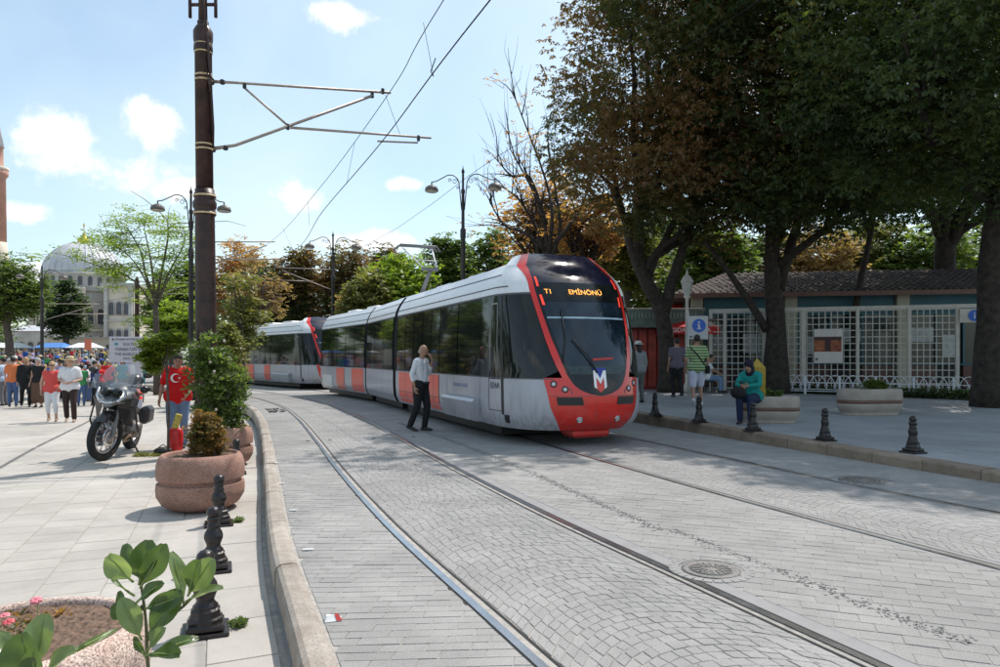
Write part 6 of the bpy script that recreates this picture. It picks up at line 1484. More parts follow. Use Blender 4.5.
# flowers in the big planter
def flowers():
    t = thing('flower_cluster', 'pink and orange bedding flowers in the pebble-dash planter', 'flowers', (-2.06, 3.02, zplaza(3)+.40)); S_ = 3.05/700
    q = lambda px, py: Vector((at(px, 3.05)+2.06, rng.uniform(-.12, .2), 0))
    c = []; 
    for k in range(110): c.append((rng.uniform(-.36, .02), rng.uniform(-.15, .26), rng.uniform(.03, .07)))
    c = np.array([x for x in c if x[0]**2+x[1]**2 < .11]); pts = np.repeat(c, 9, 0)+rng.normal(size=(len(c)*9, 3))*.02
    me = leaf_mesh(pts, .03, 3, -.4, 'foliage', .55); me.materials.append(G_shrub2); stuff(link('foliage', me, t))
    MP = [mat('petal_pink', (.75, .22, .26), .5, .2, 30), mat('petal_pale', (.80, .48, .46), .5, .2, 30), mat('petal_red', (.65, .10, .12), .5, .2)]
    for k, (x, y, z) in enumerate([(-.22, .20, .08), (-.30, .17, .07), (-.26, .10, .09), (-.18, .02, .07), (-.08, .16, .07), (-.33, .03, .06), (-.02, .10, .06), (-.24, .05, .07), (-.13, .10, .09), (-.11, .13, .06), (.0, .02, .07), (-.02, .0, .05), (-.12, .27, .13), (-.20, .12, .06), (-.28, .0, .06), (-.3, .12, .06), (-.06, .07, .07), (.04, .06, .07), (-.16, -.04, .06), (-.11, .24, .06)]):
        MB().tube([(x, y, 0), (x+.01, y, z)], .003, 5).build('stem', M_rib, t); mb = MB()
        for j in range(6): a = 2*math.pi*j/6; mb.ell((x+.013*math.cos(a), y+.013*math.sin(a)*.8, z+.006+.006*math.sin(a)), (.017, .014, .010), 6, 4)
        mb.ell((x, y, z+.012), .007, 6, 4); mb.build('blossom', MP[k % 3], t)
flowers()
# ------------------------------------------------------------ people
SKIN = [mat('skin_light', (.50, .30, .22), .55, .1, 20), mat('skin_tan', (.38, .21, .14), .55, .1, 20), mat('skin_deep', (.27, .14, .09), .55, .1, 20)]
HAIRD = mat('hair_dark', (.015, .012, .010), .6, .3, 60); HAIRG = mat('hair_grey', (.35, .33, .31), .7, .2, 60); HAIRB = mat('hair_blond', (.42, .26, .12), .6, .3, 60)
EYE = mat('eye_dark', (.02, .015, .012), .3, .1); LIP = mat('lip', (.35, .12, .10), .5, .1); SHOE = mat('shoe_black', (.02, .02, .02), .5, .2)
CM = {}
def cloth(n, c, r=.85, **k):
    return mat('cloth_'+n, c, r, .10, 22, bump=.4, bscale=16, spec=.2, **k)
_tmp = []
def remesh(mb, vox, sm=4, name='m'):
    """fuse overlapping capsules into one continuous smooth surface"""
    me = mb.mesh(name+'_raw'); o = bpy.data.objects.new(name+'_raw', me); COL.objects.link(o)
    r = o.modifiers.new('r', 'REMESH'); r.mode = 'VOXEL'; r.voxel_size = vox; r.use_smooth_shade = True
    s = o.modifiers.new('s', 'SMOOTH'); s.factor = .5; s.iterations = sm
    dg = bpy.context.evaluated_depsgraph_get(); out = bpy.data.meshes.new_from_object(o.evaluated_get(dg)); out.name = name
    bpy.data.objects.remove(o); bpy.data.meshes.remove(me)
    out.polygons.foreach_set('use_smooth', [True]*len(out.polygons)); out.materials.clear(); return out
def join_meshes(a, mb, name):
    """append mb's geometry to mesh a (same object)"""
    bm = bmesh.new(); bm.from_mesh(a); b = mb.mesh('t'); bm.from_mesh(b); bm.to_mesh(a); bm.free(); bpy.data.meshes.remove(b); a.polygons.foreach_set('use_smooth', [True]*len(a.polygons)); return a
REST = dict(head=(0, -.02, 1.63), neck=(0, .0, 1.47), chest=(0, 0, 1.30), waist=(0, .0, 1.10), pelvis=(0, 0, .95),
    sl=(.185, .0, 1.42), sr=(-.185, .0, 1.42), el=(.235, .03, 1.14), er=(-.235, .03, 1.14), wl=(.245, -.06, .89), wr=(-.245, -.06, .89),
    hl=(.09, 0, .93), hr=(-.09, 0, .93), kl=(.10, -.02, .50), kr=(-.10, -.02, .50), al=(.10, .03, .08), ar=(-.10, .03, .08), fl=(0, -1), fr=(0, -1), hdl=None, hdr=None, face=(0, -1, 0))
def hand(mb, w, d, palm_n, side, curl=.5, s=1.0):
    """palm with five unequal curled fingers"""
    w = Vector(w); d = Vector(d).normalized(); nn = Vector(palm_n); nn = (nn-d*nn.dot(d)).normalized(); sd = d.cross(nn)*side
    for k in (-.5, 0, .5): mb.cap(w, w+d*.085*s+sd*.028*k*2*s*.5, .021*s, .016*s, 8)
    for k, ln in enumerate((.068, .078, .073, .058)):
        o = w+d*.085*s+sd*(.027-.018*k)*s; a = o+(d*.55+nn*curl*.35)*ln*s; b = a+(d*.35+nn*curl*.8)*ln*.75*s; mb.cap(o, a, .0095*s, .0088*s, 7); mb.cap(a, b, .0088*s, .0075*s, 7)
    o = w+d*.025*s+sd*.026*s; a = o+(d*.6+sd*.75+nn*.2)*.042*s; b = a+(d*.8+sd*.15+nn*.45)*.034*s; mb.cap(o, a, .0125*s, .0105*s, 7); mb.cap(a, b, .0105*s, .009*s, 7)
def person(label, loc, rz, top, bottom, pose={}, skin=SKIN[1], hair=HAIRD, hairstyle='short', sleeve='short', legs='trousers', height=1.75, build=1.0, shoe=SHOE, fine=True, cat='person', group=None, neck='crew', vox=None, untuck=True, socks=None):
    J = {k: (Vector(v) if v is not None and len(v) == 3 else v) for k, v in REST.items()}
    for k, v in pose.items(): J[k] = Vector(v) if v is not None and len(v) == 3 else v
    t = thing('person', label, cat, loc, rz, group); s = height/1.75; b = build; V = vox or (.014 if fine else .03); t.scale = (s, s, s)
    f = Vector(J['face']).normalized(); right = f.cross(Vector((0, 0, 1))).normalized(); up = right.cross(f)
    M = Matrix((right, -f, up)).transposed(); h = J['head']
    body = MB()
    body.ell(h, (.073, .092, .115), 14, 10, M); body.ell(h+M @ Vector((0, -.018, -.052)), (.058, .072, .066), 12, 8, M)
    body.ell(h+M @ Vector((0, -.095, -.012)), (.013, .019, .024), 8, 6, M); body.ell(h+M @ Vector((0, -.088, -.055)), (.026, .013, .013), 8, 6, M)
    for e in (-1, 1): body.ell(h+M @ Vector((e*.076, .008, -.01)), (.012, .022, .032), 8, 6, M)
    body.cap(J['neck']+Vector((0, 0, -.06)), h+Vector((0, 0, -.06)), .055, .052)
    body.cap(J['chest'], J['neck'], .105*b, .05); body.cap(J['pelvis'], J['waist'], .11*b, .105*b); body.cap(J['waist'], J['chest'], .10*b, .12*b)
    for a in 'lr':
        body.cap(J['neck'], J['s'+a], .05, .052); body.cap(J['s'+a], J['e'+a], .050, .038); body.cap(J['e'+a], J['w'+a], .040, .024)
        body.cap(J['h'+a], J['k'+a], .085*b, .055); body.cap(J['k'+a], J['a'+a], .054, .036)
    me = remesh(body, V, 3, 'body')
    hands = MB()
    if fine:
        for a, sgn in (('l', 1), ('r', -1)):
            d, pn = J['hd'+a] if J['hd'+a] else ((J['w'+a]-J['e'+a]).normalized(), (-.8*sgn, -.3, .1)); hand(hands, J['w'+a], d, pn, -sgn)
        me = join_meshes(me, hands, 'body')
    else:
        for a in 'lr': d = (J['w'+a]-J['e'+a]).normalized(); hands.cap(J['w'+a], J['w'+a]+d*.14, .028, .018, 6)
        me = join_meshes(me, hands, 'body')
    me.materials.append(skin); link('body', me, t)
    # face details
    if fine:
        for e in (-1, 1): MB().ell(h+M @ Vector((e*.030, -.086, .006)), (.012, .008, .007), 8, 6, M).build('eye', EYE, t); MB().ell(h+M @ Vector((e*.030, -.088, .024)), (.017, .006, .004), 8, 4, M).build('eyebrow', hair if hair != HAIRG else HAIRG, t)
        MB().ell(h+M @ Vector((0, -.096, -.055)), (.022, .006, .006), 8, 4, M).build('mouth', LIP, t)
    # top
    tp = MB(); q = 1.0
    tp.ell(J['chest']+Vector((0, .0, .02)), (.175*b, .118*b, .17), 14, 10); tp.cap(J['chest'], J['waist'], .128*b, .122*b); 
    wv = (J['pelvis']-J['waist']).normalized()
    if untuck: tp.cap(J['waist'], J['pelvis'], .135*b, .145*b); tp.cap(J['hl']+Vector((0, 0, .03)), J['hr']+Vector((0, 0, .03)), .140*b, .140*b)
    else: tp.cap(J['waist'], J['pelvis'].lerp(J['waist'], .3), .122*b, .12*b)
    for a in 'lr':
        tp.cap(J['neck']+Vector((0, 0, -.03)), J['s'+a], .062, .066); tp.cap(J['s'+a].lerp(J['chest'], .3), J['waist'].lerp(J['h'+a]+Vector((0, 0, .12)), .5), .105*b, .10*b)
        e = J['e'+a]
        if sleeve == 'short': tp.cap(J['s'+a], J['s'+a].lerp(e, .72), .066, .060)
        elif sleeve == 'long': tp.cap(J['s'+a], e, .066, .050); tp.cap(e, J['w'+a].lerp(e, .06), .052, .040)
        elif sleeve == 'rolled': tp.cap(J['s'+a], e, .066, .052); tp.cap(e, J['w'+a].lerp(e, .55), .052, .045)
    mt = remesh(tp, V*1.15, 3, 'shirt'); mt.materials.append(top); link('shirt' if sleeve != 'none' else 'vest', mt, t)
    if neck == 'collar' and fine:
        c = J['neck']+Vector((0, -.01, -.02)); MB().tube([c+Vector((.062*math.cos(a), .055*math.sin(a), .012*math.sin(a))) for a in np.linspace(-1.2, math.pi+1.2, 14)], .013, 6).build('collar', top, t)
    # lower clothing
    lw = MB(); lw.cap(J['hl'], J['hr'], .122*b, .122*b); lw.cap(J['pelvis'], J['pelvis'].lerp(J['waist'], .45), .125*b, .118*b)
    if legs in ('trousers', 'shorts', 'capri'):
        for a in 'lr':
            k = 1.0 if legs == 'trousers' else (.0 if legs == 'shorts' else .55)
            lw.cap(J['h'+a], J['k'+a] if legs != 'shorts' else J['h'+a].lerp(J['k'+a], .95), .108*b, .078 if legs != 'shorts' else .088)
            if k: lw.cap(J['k'+a], J['k'+a].lerp(J['a'+a], k*.94), .076, .064 if legs == 'trousers' else .062)
    else:
        for a in 'lr': lw.cap(J['h'+a], J['k'+a].lerp(J['a'+a], .5), .12*b, .14); lw.cap(J['h'+a].lerp(J['hr'], .5), J['k'+a].lerp(J['a'+a], .5), .12, .12)
    ml = remesh(lw, V*1.15, 3, 'lower'); ml.materials.append(bottom); link(legs if legs != 'capri' else 'trousers', ml, t)
    # shoes
    for a in 'lr':
        A = J['a'+a]; d = Vector((J['f'+a][0], J['f'+a][1], J['f'+a][2] if len(J['f'+a]) > 2 else 0)).normalized() if True else None
        sh = MB(); sh.cap(A+Vector((0, 0, -.035))-d*.05, A+Vector((0, 0, -.045))+d*.10, .042, .036, 8); sh.cap(A+Vector((0, 0, -.045))+d*.10, A+Vector((0, 0, -.05))+d*.17, .036, .028, 8); sh.cap(A+Vector((0, 0, .01)), A+Vector((0, 0, -.03))-d*.02, .045, .045, 8)
        ms = remesh(sh, V, 2, 'shoe'); ms.materials.append(shoe); link('shoe', ms, t)
    # hair / head cover
    hb = MB()
    if hairstyle in ('short', 'bald', 'long', 'bun'):
        if hairstyle != 'bald':
            hb.ell(h+M @ Vector((0, .018, .030)), (.083, .098, .100), 16, 12, M)
            if hairstyle == 'long': hb.cap(h+M @ Vector((0, .05, 0)), h+M @ Vector((0, .07, -.17)), .075, .065)
        else:
            for e in (-1, 1): hb.ell(h+M @ Vector((e*.050, .040, -.025)), (.026, .045, .035), 10, 6, M)
            hb.ell(h+M @ Vector((0, .072, -.03)), (.055, .026, .045), 10, 6, M)
        hb.build('hair', hair, t)
    return t, J, M
def hat(t, J, M, col, brim=.17, band=None, tilt=0):
    h = J['head']+M @ Vector((0, .0, .055)); l = MB().lathe([(brim, -.012), (brim*.98, .0), (.098, .012), (.094, .06), (.080, .085), (.04, .092), (0, .09)], 22); l2 = MB().lathe([(.1, .010), (.099, .038)], 22)
    MB().add([M @ Vector(v)+h for v in l.v], l.f, 0, True).build('hat', col, t)
    if band: MB().add([M @ (Vector(v)*1.01)+h for v in l2.v], l2.f, 0, True).build('hat_band', band, t)

W_ = cloth('white', (.68, .69, .72)); Bk = cloth('black', (.02, .02, .022)); Cor = cloth('coral', (.62, .09, .08)); Rd = cloth('red', (.62, .015, .018)); Dn = cloth('denim', (.16, .24, .38)); Gn = cloth('teal', (.015, .22, .20)); Nv = cloth('navy', (.02, .03, .07)); Kh = cloth('khaki', (.35, .28, .18))
# man crossing the street by the tram, hand at his mouth
Y = 14.0
t, J, M = person('bald man in a white shirt and black trousers beside the tram, hand at his mouth', (at(421, Y), Y, 0), R(68), W_, Bk, dict(
    head=(.0, -.05, 1.64), face=(.1, -1, -.12), el=(.24, -.06, 1.17), wl=(.085, -.215, 1.45), hdl=((-.35, .25, .9), (-.2, .9, .1)), er=(-.24, .08, 1.15), wr=(-.23, .02, .90),
    kl=(.10, -.09, .51), al=(.09, -.03, .08), kr=(-.09, .04, .50), ar=(-.10, .20, .11), fr=(0, -1, -.3), waist=(0, -.02, 1.10), chest=(0, .0, 1.30)), skin=SKIN[1], hair=HAIRG, hairstyle='bald', sleeve='rolled', height=1.72, build=1.06, untuck=False, neck='collar')
MB().box((0, -.045, .985), (.25, .20, .035), bev=.012).build('belt', SHOE, t)
# man in the red T-shirt with crescent and star
Y = 12.9
t, J, M = person('man in a red crescent T-shirt and light jeans standing behind the young street tree', (at(178, Y), Y, zplaza(Y)), R(22), Rd, Dn, dict(
    head=(0, -.07, 1.62), face=(.1, -1, -.45), el=(.27, -.05, 1.15), wl=(.16, -.22, .98), er=(-.27, .05, 1.13), wr=(-.30, -.06, .90), kr=(-.12, -.03, .5)), skin=SKIN[1], hairstyle='short', sleeve='short', height=1.76, build=1.15)
FW = mat('shirt_print_white', (.82, .82, .82), .7, .05)
def crescent(parent, c, R0, y):
    c = Vector(c); a0 = R(38); outer = [(-.0+R0*math.cos(a), R0*math.sin(a)) for a in np.linspace(a0, 2*math.pi-a0, 26)]; r1 = R0*.80; ox = R0*.26; a1 = math.atan2(R0*math.sin(a0), R0*math.cos(a0)-ox)
    inner = [(ox+r1*math.cos(a), r1*math.sin(a)) for a in np.linspace(2*math.pi-a1, a1, 26)]; vs = [Vector((c.x+x, y-.002+.9*(abs(c.x+x))**2*1.6, c.z+z)) for x, z in outer+inner[::-1]]; n = 26
    MB().add(vs, [(i, i+1, n+i+1, n+i) for i in range(n-1)]).build('crescent_print', FW, parent)
    s = []; 
    for k in range(10): a = math.pi/5*k+math.pi; r = .027 if k % 2 == 0 else .011; x = c.x+R0*.80+r*math.cos(a); s.append(Vector((x, y-.002+1.4*x*x, c.z+r*math.sin(a))))
    MB().add(s, [tuple(range(10))]).build('star_print', FW, parent)
crescent(t, (-.035, 0, 1.29), .082, -.163)
# red bag with a yellow printed packet at his feet
bx = thing('red_bag', 'red carrier bag hanging upright beside the man in red, with a yellow packet on top', 'bag', (at(176, 12.35), 12.35, zplaza(12.4)))
mb = MB().lathe([(.11, 0), (.135, .03), (.145, .20), (.14, .42), (.125, .52), (.10, .54), (0, .52)], 14, sx=1, sy=.62); mb.v = [(x+random.uniform(-.012, .012), y+random.uniform(-.012, .012), z) for x, y, z in mb.v]; mb.build('bag_body', mat('bag_red', (.62, .02, .02), .35, .3, 8), bx)
MB().box((.03, -.02, .70), (.13, .05, .34), rot=Matrix.Rotation(R(16), 3, 'Y'), bev=.01).build('packet', mat('packet_yellow', (.62, .48, .10), .6, .35, 18), bx)
MB().tube([(-.05, 0, .5), (-.08, 0, .62), (.0, 0, .66), (.06, 0, .5)], .008, 5).build('handle', Rd, bx); bx.scale = (.85, .85, .78)
sb = thing('small_bag', 'small black bag lying on the plaza left of the street tree stem', 'bag', (at(163, 12.0), 12.0, zplaza(12)), .3); MB().ell((0, 0, .07), (.15, .09, .07), 12, 8).build('bag_body', SHOE, sb); MB().tube([(-.08, 0, .12), (0, 0, .18), (.08, 0, .12)], .01, 5).build('handle', SHOE, sb)
# strolling couple
Y = 19.2
t, J, M = person('woman in a coral sleeveless top and white trousers strolling arm in arm', (at(52, Y), Y, zplaza(Y)), R(24), Cor, W_, dict(
    el=(.25, .02, 1.16), wl=(.20, -.12, 1.02), er=(-.27, .02, 1.14), wr=(-.26, -.05, .90), kl=(.10, -.10, .50), al=(.10, .06, .09), kr=(-.10, .0, .50), ar=(-.10, .14, .11)), skin=SKIN[0], hair=HAIRB, hairstyle='short', sleeve='none', legs='capri', height=1.66, build=1.12, shoe=cloth('sandal', (.30, .22, .16)))
MB().box(tuple(J['head']+Vector((0, -.093, .008))), (.135, .02, .035), bev=.008).build('sunglasses', SHOE, t)
t, J, M = person('man in a straw hat, white shirt and dark trousers strolling beside the woman in coral', (at(70, Y-.1), Y-.1, zplaza(Y)), R(24), W_, cloth('brown_dark', (.045, .03, .028)), dict(
    el=(.26, -.02, 1.15), wl=(.10, -.20, 1.09), er=(-.25, -.02, 1.15), wr=(-.12, -.18, 1.08), kl=(.10, -.14, .51), al=(.10, .0, .09), kr=(-.10, .05, .50), ar=(-.10, .22, .13), fr=(0, -1, -.4)), skin=SKIN[0], hair=HAIRG, hairstyle='short', height=1.78, build=1.1, shoe=cloth('shoe_tan', (.40, .30, .22)))
hat(t, J, M, cloth('straw', (.62, .50, .30)), .185, cloth('band', (.12, .08, .05)))
# seated woman on the stone planter
px_, Yp = at(749, 13.55), 13.45
t, J, M = person('seated woman in a green jacket and dark headscarf looking into a black handbag', (px_, Yp, zright(13.5)), R(-38), Gn, Nv, dict(
    pelvis=(0, .05, .56), waist=(0, .06, .72), chest=(0, .01, .92), neck=(0, -.04, 1.07), head=(0, -.13, 1.21), face=(-.15, -1, -.75), hl=(.10, .04, .55), hr=(-.10, .04, .55), kl=(.12, -.40, .53), kr=(-.10, -.40, .52), al=(.14, -.42, .09), ar=(-.10, -.36, .09),
    sl=(.17, -.01, 1.02), sr=(-.17, -.01, 1.02), el=(.24, -.18, .82), er=(-.24, -.18, .82), wl=(.08, -.36, .80), wr=(-.08, -.37, .78)), skin=SKIN[1], hairstyle='none', sleeve='long', height=1.62, build=1.08)
h = J['head']; sc = MB(); sc.ell(h+M @ Vector((0, .018, .02)), (.093, .108, .118), 14, 10, M); sc.cap(h+M @ Vector((0, .03, -.08)), J['neck']+Vector((0, 0, -.02)), .085, .10); ms = remesh(sc, .018, 3, 'headscarf'); ms.materials.append(cloth('scarf', (.02, .018, .035))); link('headscarf', ms, t)
MB().ell(h+M @ Vector((0, -.040, -.02)), (.058, .070, .075), 12, 8, M).build('face', SKIN[1], t)
Rz = Matrix.Rotation(R(-38), 3, 'Z'); 
pk = thing('yellow_pack', 'yellow carrier pack standing up behind the seated woman', 'bag', Vector((px_, Yp, zright(13.5)))+Rz @ Vector((.06, .26, .52)), R(-20))
MB().prism([(-.13, -.05), (.13, -.05), (.13, .05), (-.13, .05)], 0, .56).add([(-.13, -.05, .56), (.13, -.05, .56), (.13, .05, .56), (-.13, .05, .56), (-.03, 0, .74)], [(0, 1, 4), (1, 2, 4), (2, 3, 4), (3, 0, 4)]).build('pack', mat('pack_yellow', (.42, .27, .03), .6, .2), pk)
hb = thing('handbag', 'black handbag on the lap of the seated woman', 'bag', Vector((px_, Yp, zright(13.5)))+Rz @ Vector((-.10, -.40, .52)), R(-38)); MB().ell((0, 0, .09), (.15, .11, .12), 14, 10).build('bag_body', Bk, hb); MB().tube([(-.10, 0, .18), (-.06, 0, .30), (.06, 0, .30), (.10, 0, .18)], .01, 6).build('handle', SHOE, hb)
# walkers on the right pavement, seen from behind
def striped(n):
    m = bpy.data.materials.new(n); m.use_nodes = True; nt = m.node_tree; b = nt.nodes['Principled BSDF']; b.inputs['Roughness'].default_value = .9; tc = nt.nodes.new('ShaderNodeTexCoord'); w = nt.nodes.new('ShaderNodeTexWave'); w.bands_direction = 'Z'; w.inputs['Scale'].default_value = 4.6; w.inputs['Distortion'].default_value = .25
    cr = nt.nodes.new('ShaderNodeValToRGB'); cr.color_ramp.interpolation = 'CONSTANT'; e = cr.color_ramp.elements; e[0].color = (.06, .16, .09, 1); e[1].position = .5; e[1].color = (.42, .48, .22, 1)
    nt.links.new(tc.outputs['Object'], w.inputs['Vector']); nt.links.new(w.outputs['Fac'], cr.inputs['Fac']); nt.links.new(cr.outputs[0], b.inputs['Base Color']); return m
Y = 17.4
t, J, M = person('man in a green striped T-shirt and white shorts walking away under the information sign', (at(697, Y), Y, zright(Y)), R(172), striped('cloth_stripes'), cloth('shorts_white', (.55, .55, .66)), dict(
    kl=(.10, .02, .50), al=(.10, .12, .16), fl=(0, -1, -.7), kr=(-.10, -.10, .52), ar=(-.10, -.04, .09), el=(.26, .02, 1.15), er=(-.26, .02, 1.15), wl=(.25, -.08, .92)), skin=SKIN[1], legs='shorts', height=1.78, build=1.12, shoe=cloth('shoe_white', (.6, .6, .62)))
MB().tube([(.17, .11, 1.44), (.0, .158, 1.25), (-.20, .12, .98)], .013, 6).tube([(.17, .11, 1.44), (.12, -.02, 1.5), (-.1, -.15, 1.3), (-.2, -.05, 1.0)], .013, 6).build('bag_strap', Bk, t); MB().box((-.24, .06, .90), (.10, .20, .20), bev=.03).build('shoulder_bag', Bk, t)
Y = 20.5; person('man in a grey-violet shirt and dark trousers walking away left of the striped shirt', (at(677, Y), Y, zright(Y)), R(184), cloth('violet_grey', (.13, .11, .14)), Bk, dict(kl=(.1, -.12, .5), al=(.1, -.02, .09), ar=(-.1, .15, .12)), skin=SKIN[1], height=1.74, build=1.05, fine=False, vox=.02, shoe=SHOE)
Y = 18.6
t, J, M = person('person in a white sun hat and grey tunic right behind the tram nose', (at(638.5, Y), Y, zright(Y)), R(200), cloth('grey_print', (.24, .25, .26)), cloth('grey_skirt', (.12, .13, .12)), {}, skin=SKIN[1], hairstyle='long', height=1.62, build=1.1, fine=False, vox=.02, sleeve='rolled'); hat(t, J, M, cloth('hat_white', (.55, .53, .48)), .16)
Y = 22.6
t, J, M = person('seated person in white and blue beside the mesh screen, right of the striped shirt', (at(709, Y), Y, zright(Y)), R(70), W_, Dn, dict(
    pelvis=(0, .05, .50), waist=(0, .06, .66), chest=(0, .03, .86), neck=(0, .0, 1.01), head=(0, -.06, 1.16), hl=(.10, .04, .49), hr=(-.10, .04, .49), kl=(.12, -.38, .48), kr=(-.10, -.38, .48), al=(.14, -.40, .09), ar=(-.10, -.36, .09), sl=(.17, .0, .96), sr=(-.17, .0, .96), el=(.24, -.12, .76), er=(-.24, -.12, .76), wl=(.1, -.32, .66), wr=(-.1, -.32, .66)), skin=SKIN[1], height=1.7, fine=False, vox=.02)
st = thing('stool', 'low stool under the seated person by the mesh screen', 'stool', (at(709, Y), Y+.02, zright(Y))); MB().box((0, 0, .36), (.34, .34, .04), bev=.01).build('seat', M_dark, st)
for x in (-.13, .13):
    for y in (-.13, .13): MB().box((x, y, .17), (.03, .03, .34)).build('leg', M_dark, st)

# ------------------------------------------------------------ crowd on the square: individual people, shared meshes per pose
POSES = [({}, 'short', 'trousers', 'short'), (dict(el=(.25, -.06, 1.16), wl=(.1, -.24, 1.12), wr=(-.1, -.24, 1.10), er=(-.25, -.06, 1.16)), 'short', 'trousers', 'long'),
         (dict(kl=(.1, -.16, .5), al=(.1, -.1, .09), ar=(-.1, .22, .12), kr=(-.1, .05, .5)), 'long', 'trousers', 'short'), (dict(er=(-.3, -.05, 1.2), wr=(-.16, -.16, 1.42)), 'short', 'shorts', 'short'),
         ({}, 'none', 'skirt', 'long'), (dict(wl=(.05, -.2, 1.2), el=(.22, -.05, 1.16)), 'long', 'trousers', 'short')]
protos = []
for k, (ps, sl, lg, hs) in enumerate(POSES):
    t, J, M = person('proto', (0, 0, -50), 0, W_, Bk, ps, skin=SKIN[0], sleeve=sl, legs=lg, hairstyle=hs, fine=False, vox=.035); protos.append(t)
TOPS = [('white', (.70, .70, .72)), ('black', (.02, .02, .022)), ('orange', (.70, .20, .08)), ('navy', (.03, .04, .12)), ('teal', (.02, .22, .26)), ('yellow', (.62, .48, .08)), ('pink', (.62, .28, .32)), ('red', (.60, .03, .03)), ('grey', (.30, .30, .32)), ('blue', (.05, .13, .45)), ('lilac', (.42, .36, .55)), ('beige', (.50, .42, .32)), ('green', (.06, .26, .10)), ('brown', (.16, .09, .06)), ('pale blue', (.40, .52, .66)), ('maroon', (.25, .03, .06))]
BOTS = [('black', (.02, .02, .022)), ('blue', (.08, .13, .26)), ('white', (.62, .62, .64)), ('khaki', (.32, .26, .17)), ('grey', (.16, .16, .17)), ('brown', (.12, .07, .05))]
TM = {n: cloth(n.replace(' ', '_')+'_top', c) for n, c in TOPS}; BM = {n: cloth(n+'_bottom', c) for n, c in BOTS}
def zone(px):
    return ('at the far left edge' if px < 12 else 'left of the lamp post' if px < 38 else 'right of the lamp post' if px < 48 else 'behind the couple' if px < 78 else 'right of the couple' if px < 92 else 'left of the motorcycle screen' if px < 108 else 'behind the motorcycle screen' if px < 124 else 'below the information board')
used = {}
crowd = []
rows = [(60, [2, 8, 14, 21, 27, 33, 41, 48, 55, 61, 66, 73, 79, 87, 95, 103, 110, 116, 123]), (66, [5, 11, 18, 24, 31, 37, 45, 51, 58, 64, 70, 77, 83, 90, 98, 106, 113, 120]), (25.2, [3, 13, 25, 38, 84, 96]), (27.5, [8, 20, 32, 44, 90, 101, 108, 139]), (30, [0, 12, 22, 35, 50, 62, 78, 88, 99, 112, 121]), (34, [4, 15, 27, 40, 55, 71, 84, 94, 104, 115, 125]), (39, [1, 9, 19, 30, 42, 52, 66, 76, 86, 96, 106, 117, 128]), (46, [5, 16, 26, 36, 47, 58, 68, 79, 90, 100, 110, 121, 130]), (54, [3, 12, 20, 29, 38, 50, 59, 67, 75, 84, 93, 102, 111, 119, 127])]
FIX = {(25.2, 3): ('pale blue', 'grey', 0, 0), (25.2, 13): ('orange', 'blue', 0, 0), (25.2, 25): ('black', 'black', 2, 0), (25.2, 38): ('black', 'brown', 4, 0), (27.5, 90): ('white', 'blue', 1, 0), (25.2, 96): ('navy', 'black', 5, 0), (25.2, 84): ('green', 'blue', 0, 0), (30, 99): ('yellow', 'grey', 0, 0), (27.5, 101): ('red', 'black', 3, 0)}
rc = random.Random(5); colour_i = 0
skins = [SKIN[0], SKIN[1], SKIN[0], SKIN[2]]; hairs = [HAIRD, HAIRD, HAIRB, HAIRG, HAIRD]
CAPS = [('straw', (.60, .5, .32)), ('white', (.65, .65, .65)), ('blue', (.05, .15, .5))]; CAPM = {n: cloth('cap_'+n, c) for n, c in CAPS}
hatmesh = MB().lathe([(.16, -.012), (.155, .0), (.098, .012), (.094, .06), (.080, .085), (0, .092)], 12).mesh('hat')
ordn = {0: 'front row', 1: 'second row', 2: 'third row', 3: 'fourth row', 4: 'middle rows', 5: 'rear rows', 6: 'far rows', 7: 'farthest rows', 8: 'last row'}
for ri, (Y0, pxs) in enumerate(rows):
    ri = {60: 7, 66: 8}.get(Y0, ri-2)
    for px in pxs:
        key = (Y0, px)
        if key in FIX: tn, bn, pi_, fc = FIX[key]
        else:
            for _ in range(200):
                tn = rc.choice(TOPS)[0]; bn = rc.choice(BOTS)[0]; pi_ = rc.randrange(6)
                if (tn, bn, zone(px)) not in used: break
        used[(tn, bn, zone(px))] = 1
        Y = Y0+rc.uniform(-.7, .7); cp = rc.random() < .24 and key not in FIX; cn = rc.choice(CAPS)[0]
        lw = {'skirt': 'skirt', 'shorts': 'shorts'}.get(POSES[pi_][2], 'trousers')
        lab = 'person in %s top, %s %s%s, %s %s' % (tn, bn, lw, (', %s hat' % cn) if cp else '', ordn[ri], zone(px))
        c = dup(protos[pi_], lab, (at(px, Y)+rc.uniform(-.1, .1), Y, zplaza(Y)), rc.choice([R(180), R(160), R(0), R(-30), R(40), R(200), R(-90), R(100)]), rc.uniform(.86, 1.04))
        c['group'] = 'people in the crowd on the square'; sk = rc.choice(skins); hr = rc.choice(hairs)
        for ch in c.children:
            nm = ch.name.split('.')[0]; m_ = TM[tn] if nm in ('shirt', 'vest') else BM[bn] if nm in ('trousers', 'shorts', 'skirt') else hr if nm == 'hair' else sk if nm == 'body' else SHOE
            ch.material_slots[0].link = 'OBJECT'; ch.material_slots[0].material = m_
        if cp:
            ho = link('hat', hatmesh, c, (0, -.02, 1.69)); 
            if not hatmesh.materials: hatmesh.materials.append(W_)
            ho.material_slots[0].link = 'OBJECT'; ho.material_slots[0].material = CAPM[cn]
for t in protos:
    for ch in list(t.children): bpy.data.objects.remove(ch)
    bpy.data.objects.remove(t)

